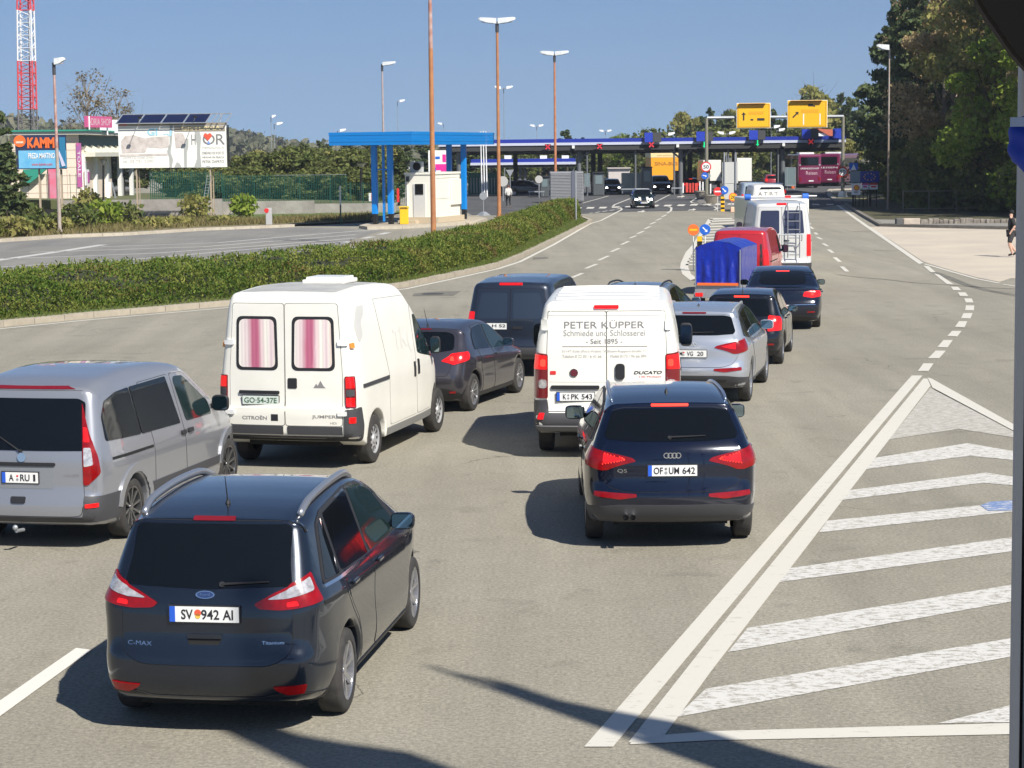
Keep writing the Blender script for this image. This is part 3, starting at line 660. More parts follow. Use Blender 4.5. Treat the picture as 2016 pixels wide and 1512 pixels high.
def curtain_mat():
    if _cm: return _cm[0]
    m = mat('striped_curtain', (.8, .75, .78), .6, coat=.6); t = m.node_tree; b = t.nodes['Principled BSDF']
    tc = t.nodes.new('ShaderNodeTexCoord'); sp = t.nodes.new('ShaderNodeSeparateXYZ'); t.links.new(tc.outputs['Object'], sp.inputs[0])
    n = t.nodes.new('ShaderNodeTexNoise'); n.inputs['Scale'].default_value = 5; mp = t.nodes.new('ShaderNodeMapping'); mp.inputs['Scale'].default_value = (1, 1, .25)
    t.links.new(tc.outputs['Object'], mp.inputs[0]); t.links.new(mp.outputs[0], n.inputs['Vector'])
    ad = t.nodes.new('ShaderNodeMath'); ad.operation = 'MULTIPLY_ADD'; ad.inputs[1].default_value = .05; t.links.new(n.outputs['Fac'], ad.inputs[0]); t.links.new(sp.outputs['X'], ad.inputs[2])
    fr = t.nodes.new('ShaderNodeMath'); fr.operation = 'MULTIPLY'; fr.inputs[1].default_value = 1.3; t.links.new(ad.outputs[0], fr.inputs[0])
    f2 = t.nodes.new('ShaderNodeMath'); f2.operation = 'FRACT'; t.links.new(fr.outputs[0], f2.inputs[0])
    cr = t.nodes.new('ShaderNodeValToRGB'); t.links.new(f2.outputs[0], cr.inputs[0]); e = cr.color_ramp; e.interpolation = 'LINEAR'
    cols = [(0, (.75, .70, .66)), (.08, (.62, .40, .38)), (.16, (.78, .75, .68)), (.34, (.70, .56, .56)), (.44, (.46, .12, .20)), (.54, (.44, .11, .19)), (.60, (.68, .48, .50)), (.70, (.8, .77, .68)), (.80, (.66, .52, .54)), (.86, (.76, .70, .62)), (.92, (.62, .42, .36)), (1, (.75, .7, .66))]
    e.elements[0].position = 0; e.elements[0].color = (*cols[0][1], 1); e.elements[1].position = 1; e.elements[1].color = (*cols[-1][1], 1)
    for pz, c in cols[1:-1]: q = e.elements.new(pz); q.color = (*c, 1)
    t.links.new(cr.outputs[0], b.inputs['Base Color'])
    wv = t.nodes.new('ShaderNodeTexWave'); wv.inputs['Scale'].default_value = 6; wv.inputs['Distortion'].default_value = 1.5; t.links.new(mp.outputs[0], wv.inputs['Vector'])
    bp = t.nodes.new('ShaderNodeBump'); bp.inputs['Distance'].default_value = .0015; t.links.new(wv.outputs['Fac'], bp.inputs['Height']); t.links.new(bp.outputs[0], b.inputs['Normal'])
    _cm.append(m); return m
def ducato():
    v = Veh('delivery_van', 'white panel van lettered PETER K\u00dcPPER across its rear doors', 'van', (1.38, 29.0), 0.075,
        [(-.80, .38), (-.96, .40, .03), (-1.06, .46, .05), (-1.07, .60, .05), (-1.0, .70, .04), (-.99, 1.6, .1), (-.96, 2.12, .06), (-.90, 2.21, .06), (.3, 2.25), (1.7, 2.24, .2), (2.1, 2.16, .2), (2.9, 1.42, .2), (3.2, 1.22), (3.6, 1.1, .2), (3.8, .85), (3.85, .5), (3.7, .3, .1), (3.5, .28, .03)],
        3.0, 1.025, M['white'], r=.34, zb=.3, ra=.07, tw=.21,
        sect=[(.2, .06), (.35, .02), (.5, 0), (1.3, .0), (1.4, .012), (1.6, .03), (2.1, .13), (2.3, .2)],
        plan=[(-1.1, .97), (-.95, .99), (-.6, 1.02), (2.2, 1.02), (2.8, .99), (3.4, .9), (3.9, .75)], crown_r=.05, roofc=.03, rr=.09, sig=.025)
    rd = []
    for sg in (-1, 1):
        d = v.door('rear_door', 'B', [(sg*.006, .68), (sg*.006, 2.06), (sg*.80, 2.06), (sg*.82, 1.5), (sg*.83, .68)], r=.03, off=.006, gap=.008); rd.append(d)
        v.patch('hinge', 'B', [(sg*.84-.04, 1.80), (sg*.84-.04, 1.95), (sg*.84+.04, 1.95), (sg*.84+.04, 1.80)], M['white'], off=.03, r=.02, parent=d)
    v.patch('recess_line', 'B', [(-.80, 2.0), (-.80, 2.004), (.80, 2.004), (.80, 2.0)], M['greytext'], off=.008, r=0)
    v.text('lettering', 'B', 'PETER K\u00dcPPER', -.03, 1.885, 1.10, .115, M['greytext'], off=.011)
    v.text('lettering', 'B', 'Schmiede und Schlosserei', -.03, 1.765, 1.12, .085, mat('light_grey_lettering', (.36, .35, .34), .5), off=.011)
    v.text('lettering', 'B', '- Seit 1895 -', -.03, 1.65, .50, .07, M['greytext'], off=.011)
    v.patch('lettering_rule', 'B', [(-.61, 1.572), (-.61, 1.582), (.56, 1.582), (.56, 1.572)], M['greytext'], off=.008, r=0)
    v.text('lettering', 'B', '51147 K\u00f6ln (Porz-Wahn)  Wilhelm-Ruppert-Stra\u00dfe 17', -.03, 1.51, 1.16, .042, mat('fine_lettering', (.45, .44, .42), .5), off=.011)
    v.text('lettering', 'B', 'Telefon 0 22 03 / 6 41 66        Mobil 0173 / 96 66 094', -.03, 1.445, 1.16, .042, mat('fine_lettering', (.45, .44, .42), .5), off=.011)
    v.text('lettering', 'B', 'DUCATO', .57, 1.215, .38, .045, M['ink'], parent=rd[1], bold=.03, off=.011, skew=.3)
    v.text('lettering', 'B', '130 Multijet', .60, 1.155, .30, .03, M['signred'], parent=rd[1], off=.011)
    v.disc('badge', 'B', -.45, 1.215, .058, M['chrome'], parent=rd[0], off=.02); v.disc('badge_face', 'B', -.45, 1.215, .048, mat('badge_red', (.12, .02, .03), .3), parent=rd[0], off=.023)
    v.patch('sticker', 'B', [(-.78, 1.19), (-.78, 1.24), (-.70, 1.24), (-.70, 1.19)], M['signred'], off=.012, r=.01, parent=rd[0])
    v.patch('handle', 'B', [(.12, 1.12), (.12, 1.34), (.25, 1.34), (.25, 1.12)], M['black'], off=.03, r=.055, parent=rd[1], n=6)
    v.patch('recess_line', 'B', [(-.8, 1.085), (-.8, 1.092), (.8, 1.092), (.8, 1.085)], M['faint'], off=.009, r=0)
    v.patch('plate_light_bar', 'B', [(-.77, .985), (-.77, 1.04), (-.10, 1.04), (-.10, .985)], M['black'], off=.028, r=.02, parent=rd[0])
    v.plate(-.43, .885, [('K', .21, .09), ('PK', .49, .21), ('543', .80, .28)], mark=(-.10, [(.02, .014, M['greytext']), (-.022, .016, M['steel'])]), parent=rd[0])
    v.patch('brake_light', 'B', [(-.17, 2.095), (-.17, 2.14), (.17, 2.14), (.17, 2.095)], M['redlit'], off=.02, r=.015)
    lp = v.peri2('taillight', [(.85, .86), (.85, 1.47), (v.U(-.86), 1.50), (v.U(-.86), .86)], M['reddark'], off=.018, r=.03, step=.06)
    v.peri2('lit_lens', [(.865, 1.26), (.865, 1.45), (v.U(-.88), 1.47), (v.U(-.88), 1.26)], M['redlit'], parent=lp, off=.022, r=.015, step=.05)
    v.peri2('bulb', [(.885, 1.30), (.885, 1.40), (.96, 1.40), (.96, 1.30)], M['redhot'], parent=lp, off=.026, r=.03, step=.05)
    v.peri2('reversing_lens', [(.87, 1.0), (.87, 1.12), (.98, 1.12), (.98, 1.0)], M['clear'], parent=lp, off=.024, r=.04, step=.05)
    v.patch('bumper', 'P', [(-v.U(-.5), .36), (-v.U(-.5), .80), (-.86, .84), (-.83, .655), (.83, .655), (.86, .84), (v.U(-.5), .80), (v.U(-.5), .36)], M['dplast'], off=.012, r=.02)
    v.patch('bumper_step', 'P', [(-.98, .43), (-.98, .49), (.98, .49), (.98, .43)], mat('worn_bumper', (.11, .11, .115), .5), off=.03, r=.01)
    v.peri2('reflector', [(.88, .57), (.88, .65), (.95, .65), (.95, .57)], M['redlit'], off=.02, r=.01, step=.05)
    for k in range(7):
        y = -.55+k*.42; v.patch('roof_rib', 'T', [(-.72, y), (-.72, y+.2), (.72, y+.2), (.72, y)], M['white'], off=.016, r=.03, step=.25)
    for sg in 'RL':
        fd = v.door('front_door', sg, [(1.90, .45), (1.88, 2.0), (2.1, 2.0), (2.85, 1.4), (2.9, 1.1), (2.62, .82), (2.6, .45)])
        v.patch('window', sg, [(1.98, 1.32), (1.97, 1.92), (2.12, 1.92), (2.75, 1.38), (2.7, 1.28)], M['glass2'], off=.009, r=.04, parent=fd)
        v.patch('slide_rail', sg, [(-.6, 1.2), (-.6, 1.24), (.7, 1.24), (.7, 1.2)], M['black'], off=.012, r=0)
        v.patch('side_moulding', sg, [(-.5, .62), (-.5, .76), (2.5, .76), (2.5, .62)], M['dplast'], off=.02, r=.01)
    v.mirror(2.35, 1.44, (.2, .14, .36), .03, M['black']); v.wheels('cover', 8, rf=.6); v.under(.3, .6)
    return v
def vito():
    p = paint('silver_grey_paint', (.29, .30, .33), .45, .28)
    v = Veh('minivan', 'silver-grey minibus with tinted windows, black alloy wheels and plate ending in RU 1', 'van', (-5.16, 22.86), 0.205,
        [(-.66, .25), (-.86, .27, .05), (-.96, .34, .06), (-.97, .55, .06), (-.92, .63, .04), (-.91, 1.05, .1), (-.87, 1.15, .1), (-.70, 1.66, .08), (-.66, 1.76, .06), (-.3, 1.84, .2), (.6, 1.88), (1.5, 1.84), (2.0, 1.76, .2), (2.95, 1.18, .2), (3.3, 1.04), (3.7, .92, .2), (4.0, .7), (4.05, .4), (3.9, .25, .1), (3.7, .22, .03)],
        3.2, .95, p, r=.335, zb=.23, ra=.06, tw=.23,
        sect=[(.15, .08), (.3, .02), (.45, 0), (.9, .0), (1.0, .012), (1.1, .03), (1.7, .16), (1.95, .26)],
        plan=[(-1.0, .84), (-.85, .89), (-.6, .93), (-.2, .95), (2.6, .95), (3.2, .93), (3.7, .82), (4.1, .6)], crown_r=.08, roofc=.04, rr=.11)
    t = v.door('tailgate', 'P', [(-.70, .40), (-.74, .6), (-.70, 1.6), (-.66, 1.72), (.66, 1.72), (.70, 1.6), (.74, .6), (.70, .40), (.6, .385), (-.6, .385)], r=.04, off=.005)
    v.patch('rear_window', 'B', [(-.72, 1.09), (-.68, 1.60), (-.6, 1.64), (.6, 1.64), (.68, 1.60), (.72, 1.09)], M['glass'], off=.010, r=.03, parent=t)
    v.patch('brake_light', 'B', [(-.55, 1.735), (-.45, 1.765), (.45, 1.765), (.55, 1.735)], M['reddark'], off=.008, r=.008)
    v.wiper(.0, 1.08, -.3, 1.25)
    v.patch('plate_recess', 'B', [(-.38, .68), (-.38, .92), (.38, .92), (.38, .68)], mat('silver_recess', (.30, .32, .35), .3, .5, coat=.6), off=.009, r=.03, parent=t)
    v.patch('plate_light_bar', 'B', [(-.40, .925), (-.40, .965), (.40, .965), (.40, .925)], M['black'], off=.022, r=.02, parent=t)
    v.plate(0, .80, [('A', .26, .13), ('RU', .64, .26), ('1', .90, .06)], w=.42, mark=(-.03, [(.018, .012, M['signred']), (-.02, .014, M['steel'])]), parent=t)
    v.disc('badge', 'B', 0.02, 1.02, .05, M['chrome'], parent=t, off=.02)
    v.text('lettering', 'B', '116 CDI', .58, .83, .16, .028, M['greytext'], parent=t, off=.012)
    v.patch('handle', 'B', [(-.10, .52), (-.11, .59), (.07, .59), (.06, .52)], M['black'], off=.012, r=.02, parent=t)
    L = [(.735, .72), (.735, 1.60), (.80, 1.56), (.86, 1.36), (v.U(-.84), 1.02), (v.U(-.82), .85), (.80, .72)]
    a = v.peri2('taillight', L, M['red'], off=.014, r=.03, step=.05)
    v.peri2('reversing_lens', [(.75, .92), (.75, 1.12), (.86, 1.12), (.87, .94)], M['clear'], parent=a, off=.018, r=.02, step=.05)
    v.peri2('bulb', [(.76, 1.18), (.76, 1.34), (.84, 1.33), (.86, 1.18)], M['redlit'], parent=a, off=.018, r=.02, step=.05)
    v.patch('bumper', 'P', [(-v.U(-.42), .24), (-v.U(-.42), .60), (-.74, .60), (-.72, .375), (.72, .375), (.74, .60), (v.U(-.42), .60), (v.U(-.42), .24)], M['dplast'], off=.012, r=.02)
    v.peri2('reflector', [(.75, .48), (.75, .52), (.90, .53), (.90, .485)], M['redlit'], off=.02, r=.01, step=.05)
    bm = bmesh.new(); cyl(bm, (0, -.9, .22), (0, -1.08, .24), .02); bmesh.ops.create_uvsphere(bm, u_segments=12, v_segments=8, radius=.03, matrix=Matrix.Translation((0, -1.10, .28))); bm_obj('tow_hitch', bm, M['steel'], v.root)
    for sg in 'RL':
        fd = v.door('front_door', sg, [(1.60, 1.0), (1.50, 1.68), (1.9, 1.66), (2.75, 1.16), (2.8, 1.0), (2.72, .70), (2.66, .30), (1.62, .30)])
        sd = v.door('sliding_door', sg, [(.62, 1.0), (.50, 1.68), (1.42, 1.68), (1.57, 1.0), (1.58, .30), (.60, .30)])
        v.patch('window', sg, [(-.62, 1.17), (-.60, 1.44), (-.46, 1.59), (-.15, 1.655), (.22, 1.665), (.30, 1.125)], M['glass'], off=.009, r=.04)
        v.patch('window', sg, [(.32, 1.125), (.25, 1.665), (1.34, 1.665), (1.50, 1.09)], M['glass'], off=.012, r=.03, parent=sd)
        v.patch('window', sg, [(1.70, 1.09), (1.56, 1.60), (1.62, 1.64), (1.88, 1.62), (2.50, 1.24), (2.56, 1.07)], M['glass2'], off=.009, r=.05, parent=fd)
        v.patch('handle', sg, [(1.46, .95), (1.46, 1.0), (1.60, 1.0), (1.60, .95)], M['black'], off=.03, r=.02, parent=sd); v.patch('handle', sg, [(1.68, .95), (1.68, 1.0), (1.84, 1.0), (1.84, .95)], M['black'], off=.03, r=.02, parent=fd)
        v.patch('slide_rail', sg, [(-.55, .955), (-.55, .985), (.58, .965), (.58, .935)], M['gap'], off=.006, r=0)
        v.patch('side_moulding', sg, [(.42, .44), (.42, .55), (2.74, .53), (2.74, .43)], M['dplast'], off=.016, r=.01)
        v.patch('wheel_arch', sg, [(R_*cos(t)*1, .335+R_*sin(t)) for R_, t in [(.50, x) for x in np.linspace(.15, 2.95, 14)]]+[(.41*cos(t), .335+.41*sin(t)) for t in np.linspace(2.95, .15, 14)], p, off=.022, r=0, step=.06)
        v.patch('wheel_arch', sg, [(3.2+.50*cos(t), .335+.50*sin(t)) for t in np.linspace(.15, 2.95, 14)]+[(3.2+.41*cos(t), .335+.41*sin(t)) for t in np.linspace(2.95, .15, 14)], p, off=.022, r=0, step=.06)
    v.mirror(2.62, 1.20, (.22, .14, .2), .03, M['black']); v.wheels('alloy', 10, colr=mat('dark_alloy', (.28, .28, .29), .3, .9), rf=.72); v.under(.25, .5)
    return v
def clio():
    p = paint('grey_violet_paint', (.085, .08, .095), .7, .28)
    v = Veh('hatchback', 'dark grey hatchback in front of the curtained van, left tail lamp glowing', 'car', (-1.42, 33.86), 0.30,
        [(-.35, .2), (-.50, .23, .05), (-.60, .40, .08), (-.62, .58, .08), (-.57, .75, .06), (-.50, .95, .08), (-.36, 1.06, .06), (-.06, 1.32, .06), (-.08, 1.36, .03), (.5, 1.44), (1.0, 1.45), (1.5, 1.38), (2.2, 1.0), (2.45, .9), (3.0, .78), (3.3, .6), (3.43, .42), (3.35, .22, .1), (3.05, .2, .03)],
        2.589, .866, p, r=.31, zb=.19, rise=.06, sect=[(.15, .1), (.25, .05), (.34, .01), (.5, .0), (.7, .01), (.82, .0), (.92, .03), (1.0, .09), (1.45, .28)], crown_r=.16,
        plan=[(-.65, .74), (-.5, .80), (-.2, .855), (.1, .87), (.5, .855), (2.2, .85), (2.8, .83), (3.3, .66), (3.5, .5)])
    t = v.door('tailgate', 'B', [(-.55, .62), (-.58, .8), (-.66, 1.0), (-.56, 1.30), (.56, 1.30), (.66, 1.0), (.58, .8), (.55, .62)], r=.08)
    v.patch('rear_window', 'B', [(-.60, 1.03), (-.54, 1.26), (-.4, 1.30), (.4, 1.30), (.54, 1.26), (.60, 1.03), (.3, .99), (-.3, .99)], M['glass'], off=.009, r=.06, parent=t)
    a = v.peri2('taillight', [(.42, .86), (.60, .97), (v.U(-.18), 1.0), (v.U(-.22), .88), (.70, .80)], M['redlit'], off=.012, r=.04, step=.05)
    v.peri2('bulb', [(.58, .87), (.62, .93), (.72, .93), (.72, .86)], M['redhot'], parent=a, off=.016, r=.02, step=.05)
    v.plate(0, .70, 'GO LC 405', parent=t); v.disc('badge', 'B', 0, .88, .05, M['chrome'], parent=t)
    v.patch('bumper', 'P', [(-v.U(-.35), .2), (-v.U(-.35), .30), (-.5, .42), (.5, .42), (v.U(-.35), .30), (v.U(-.35), .2)], M['black'], off=.008, r=.04)
    v.peri2('reflector', [(.58, .34), (.58, .37), (.74, .37), (.74, .34)], M['red'], off=.014, r=.01, step=.05)
    v.patch('brake_light', 'B', [(-.12, 1.335), (-.12, 1.355), (.12, 1.355), (.12, 1.335)], M['reddark'], off=.008, r=.005)
    for sg in 'RL':
        a = v.door('rear_door', sg, [(.30, .95), (.42, 1.36), (1.02, 1.38), (1.08, .5), (1.05, .27), (.50, .27), (.38, .66)])
        b = v.door('front_door', sg, [(1.10, .5), (1.05, 1.38), (1.48, 1.32), (2.12, .96), (2.1, .7), (2.02, .27), (1.12, .27)])
        v.patch('window', sg, [(.16, 1.0), (.30, 1.24), (.50, 1.33), (.98, 1.355), (1.03, .95)], M['glass'], off=.009, r=.06, parent=a)
        v.patch('window', sg, [(1.10, .94), (1.06, 1.355), (1.42, 1.30), (1.95, .97), (1.9, .91)], M['glass2'], off=.009, r=.05, parent=b)
        v.handle(sg, 1.24, .84, parent=b)
        v.patch('sill', sg, [(.38, .2), (.38, .27), (2.2, .27), (2.2, .2)], M['black'], off=.01, r=0)
    v.mirror(1.85, .98, (.2, .12, .14), .02); v.wheels('alloy', 9, rf=.68); v.antenna(0, .1, .3, .6); v.under()
    return v
def smallcar(name, label, cat, pos, yaw, p, L=4.0, wb=2.47, w=.84, h=1.46, ro=.7, notch=False, rlit=True, plate=None, mz=1.0, rf=.66, r=.31, front=False, group=None, sideglass=M['glass2']):
    """generic hatchback / saloon; used for the cars further up the queue"""
    y0 = -ro; y1 = L-ro; b = h*.62
    if notch:
        top = [(y0+.25, .2), (y0+.1, .23, .05), (y0, .42, .08), (y0, .62, .08), (y0+.06, .72, .05), (y0+.07, .92, .06), (y0+.16, .985, .04), (y0+.62, 1.0, .1), (y0+1.05, 1.22), (y0+1.5, h-.06), (y0+2.1, h), (y0+2.6, h-.02), (y0+3.05, h-.14), (y1-1.1, .98), (y1-.9, .92), (y1-.3, .76), (y1-.05, .6), (y1, .42), (y1-.1, .22, .1), (y1-.4, .2, .03)]
    else:
        top = [(y0+.25, .2), (y0+.1, .23, .05), (y0, .42, .08), (y0, .60, .08), (y0+.05, .72, .05), (y0+.08, b, .08), (y0+.16, b+.08, .06), (y0+.42, h-.12, .06), (y0+.40, h-.07, .03), (y0+.9, h-.01), (y0+1.5, h), (y0+2.0, h-.04), (y0+2.35, h-.13), (y1-1.25, b+.08), (y1-1.0, b), (y1-.4, b-.13), (y1-.12, .62), (y1, .42), (y1-.08, .22, .1), (y1-.35, .2, .03)]
    v = Veh(name, label, cat, pos, yaw, top, wb, w, p, r=r, zb=.19, rise=.04, crown_r=.14, group=group,
            sect=[(.15, .1), (.25, .05), (.34, .01), (.5, .0), (.72, .008), (b-.08, .0), (b, .02), (b+.07, .07), (h, .07+(h-b-.07)*.36)])
    if notch:
        t = v.door('boot_lid', 'P', [(-.70, .95), (-.68, .96), (.68, .96), (.70, .95), (.64, .74), (.52, .66), (-.52, .66), (-.64, .74)], r=.04)
        v.patch('rear_window', 'T', [(-.56, y0+.78), (-.50, y0+1.42), (.50, y0+1.42), (.56, y0+.78), (.3, y0+.70), (-.3, y0+.70)], M['glass'], off=.008, r=.08)
    else:
        t = v.door('tailgate', 'B', [(-w+.26, .62), (-w+.22, b), (-w+.30, h-.14), (w-.30, h-.14), (w-.22, b), (w-.26, .62)], r=.06)
        v.patch('rear_window', 'B', [(-w+.26, b+.07), (-w+.34, h-.16), (w-.34, h-.16), (w-.26, b+.07)], M['glass'], off=.009, r=.05, parent=t)
    lm = M['redlit'] if rlit else M['red']
    if notch: a = v.peri2('taillight', [(.46, .80), (.50, .90), (.70, .93), (v.U(y0+.30), .92), (v.U(y0+.30), .80), (.70, .76)], lm, off=.012, r=.03, step=.05)
    else: a = v.peri2('taillight', [(w-.30, b-.22), (w-.28, b+.05), (w-.2, b+.09), (v.U(y0+.32), b+.06), (v.U(y0+.30), b-.2)], lm, off=.012, r=.04, step=.05)
    if rlit: v.peri2('bulb', [(w-.26, b-.10 if not notch else .82), (w-.26, b if not notch else .88), (w-.14, b if not notch else .88), (w-.14, b-.10 if not notch else .82)], M['redhot'], parent=a, off=.017, r=.03, step=.05)
    if notch:
        q = y0+1.36; v.patch('brake_light', 'T', [(-.16, q), (-.16, q+.045), (.16, q+.045), (.16, q)], M['redhot'] if rlit else M['reddark'], off=.012, r=.01)
    else: v.patch('brake_light', 'B', [(-.15, h-.125), (-.15, h-.095), (.15, h-.095), (.15, h-.125)], M['redhot'] if rlit else M['reddark'], off=.010, r=.008)
    if plate: v.plate(0, .55 if notch else .72, plate, parent=t)
    v.patch('bumper', 'P', [(-v.U(y0+.35), .2), (-v.U(y0+.35), .28), (-.5, .36), (.5, .36), (v.U(y0+.35), .28), (v.U(y0+.35), .2)], M['black'], off=.008, r=.04)
    v.peri2('reflector', [(w-.36, .42), (w-.36, .45), (w-.14, .45), (w-.14, .42)], M['red'], off=.012, r=.01, step=.05)
    if notch: v.patch('chrome_strip', 'P', [(-.8, .60), (-.8, .615), (.8, .615), (.8, .60)], M['chrome'], off=.014, r=0)
    ws = y1-1.15
    for sg in 'RL':
        gm = (.42*(h-b)+.9)
        a_ = v.door('rear_door', sg, [(y0+.95, b), (y0+1.05, h-.12), (y0+1.72, h-.09), (y0+1.78, .5), (y0+1.75, .27), (.48, .27), (.36, .66), (y0+.95, .8)])
        b_ = v.door('front_door', sg, [(y0+1.80, .5), (y0+1.75, h-.09), (y0+2.15, h-.12), (ws-.1, b+.05), (ws-.1, .7), (ws-.2, .27), (y0+1.82, .27)])
        v.patch('window', sg, [(y0+.66+(.25 if notch else 0), b+.08), (y0+.85+(.3 if notch else 0), h-.19), (y0+1.05+(.2 if notch else 0), h-.13), (y0+1.70, h-.10), (y0+1.73, b+.04)], M['glass'], off=.009, r=.05, parent=a_)
        v.patch('window', sg, [(y0+1.80, b+.04), (y0+1.77, h-.10), (y0+2.1, h-.135), (ws-.28, b+.1), (ws-.3, b+.03)], sideglass, off=.009, r=.05, parent=b_)
        v.handle(sg, y0+1.95, b-.04, parent=b_); v.handle(sg, y0+1.15, b-.03, parent=a_)
    v.mirror(ws-.35, b+.06, (.2, .12, .14), .02); v.wheels('alloy', 7, rf=rf); v.under()
    if front:
        v.patch('windscreen', 'T', [(-.58, y1-1.22), (-.50, y1-1.75), (.50, y1-1.75), (.58, y1-1.22)], M['glass'], off=.008, r=.06)
        for sg in (1, -1):
            hl = v.patch('headlight', 'F', [(sg*(w-.42), .60), (sg*(w-.40), .72), (sg*(w-.22), .74), (sg*(w-.20), .60)], mat('lit_headlamp', (.8, .8, .85), .2, emis=((1, .97, .92), 6)), off=.01, r=.04, step=.05)
        v.patch('grille', 'F', [(-.35, .52), (-.38, .64), (.38, .64), (.35, .52)], M['black'], off=.01, r=.03)
        v.plate(0, .44, 'GO 26 VL', kind='F')
    return v
def boxvan(name, label, pos, yaw, p, L=5.0, wb=3.0, w=.98, h=2.0, ro=.9, lower=None, group=None, cat='van', rearwin=None, ds=.0, r=.33, lamp=(.85, 1.4), win_m=None, sides=True, lit=True, slope=.12):
    y0 = -ro; y1 = L-ro
    v = Veh(name, label, cat, pos, yaw, [(y0+.25, .34), (y0+.06, .36, .03), (y0-.02, .45, .05), (y0-.02, .6, .04), (y0+.03, .68, .04), (y0+.03, h*.6, .1), (y0+slope, h-.12, .06), (y0+slope+.07, h-.05, .06), (y0+1.2, h), (y1-2.1, h-.01, .2), (y1-1.75, h-.08, .2), (y1-1.0, h*.60, .2), (y1-.75, h*.54), (y1-.25, h*.46, .2), (y1-.03, h*.36), (y1, .4), (y1-.12, .28, .1), (y1-.3, .27, .03)],
        wb, w, p, r=r, zb=.27, ra=.07, sect=[(.2, .06), (.35, .02), (.5, 0), (h*.5, .0), (h*.56, .012), (h*.65, .03), (h, .16)],
        plan=[(y0-.05, w-.09), (y0+.12, w-.05), (y0+.45, w), (y1-1.6, w), (y1-.9, w-.04), (y1-.35, w-.14), (y1, w-.3)], crown_r=.08, roofc=.04, rr=.1, group=group)
    rd = []
    for sg in (-1, 1):
        d = v.door('rear_door', 'B', [(sg*.006, .60), (sg*.006, h-.17), (sg*(w-.27), h-.17), (sg*(w-.19), h*.62), (sg*(w-.18), .60)], r=.04, off=.006, m=lower); rd.append(d)
        if rearwin is not None:
            v.patch('window', 'B', [(sg*.08, h*.60), (sg*.08, h-.28), (sg*(w-.34), h-.28), (sg*(w-.28), h*.60)], rearwin, off=.010, r=.05, parent=d)
    a = v.peri2('taillight', [(w-.16, lamp[0]), (w-.16, lamp[1]), (v.U(y0+.14), lamp[1]), (v.U(y0+.14), lamp[0])], M['redlit'] if lit else M['reddark'], off=.016, r=.03, step=.06)
    v.patch('bumper', 'P', [(-v.U(y0+.4), .34), (-v.U(y0+.4), .58), (v.U(y0+.4), .58), (v.U(y0+.4), .34)], M['dplast'], off=.012, r=.03)
    v.patch('handle', 'B', [(.06, h*.50), (.06, h*.50+.05), (.24, h*.50+.05), (.24, h*.50)], M['black'], off=.02, r=.02, parent=rd[1])
    if sides:
        for sg in 'RL':
            fd = v.door('front_door', sg, [(y1-2.2, .42), (y1-2.25, h-.2), (y1-1.95, h-.22), (y1-1.2, h*.60), (y1-1.15, .8), (y1-1.3, .42)])
            v.patch('window', sg, [(y1-2.12, h*.60), (y1-2.15, h-.28), (y1-1.95, h-.28), (y1-1.35, h*.60)], M['glass2'], off=.009, r=.05, parent=fd)
            v.patch('slide_rail', sg, [(y0+.3, h*.5), (y0+.3, h*.5+.03), (y1-2.6, h*.5+.03), (y1-2.6, h*.5)], M['gap'], off=.006, r=0)
    v.mirror(y1-1.45, h*.64, (.2, .13, .24), .03, M['black']); v.wheels('cover', 8, rf=.62); v.under(.3, .6)
    v.rd = rd
    return v
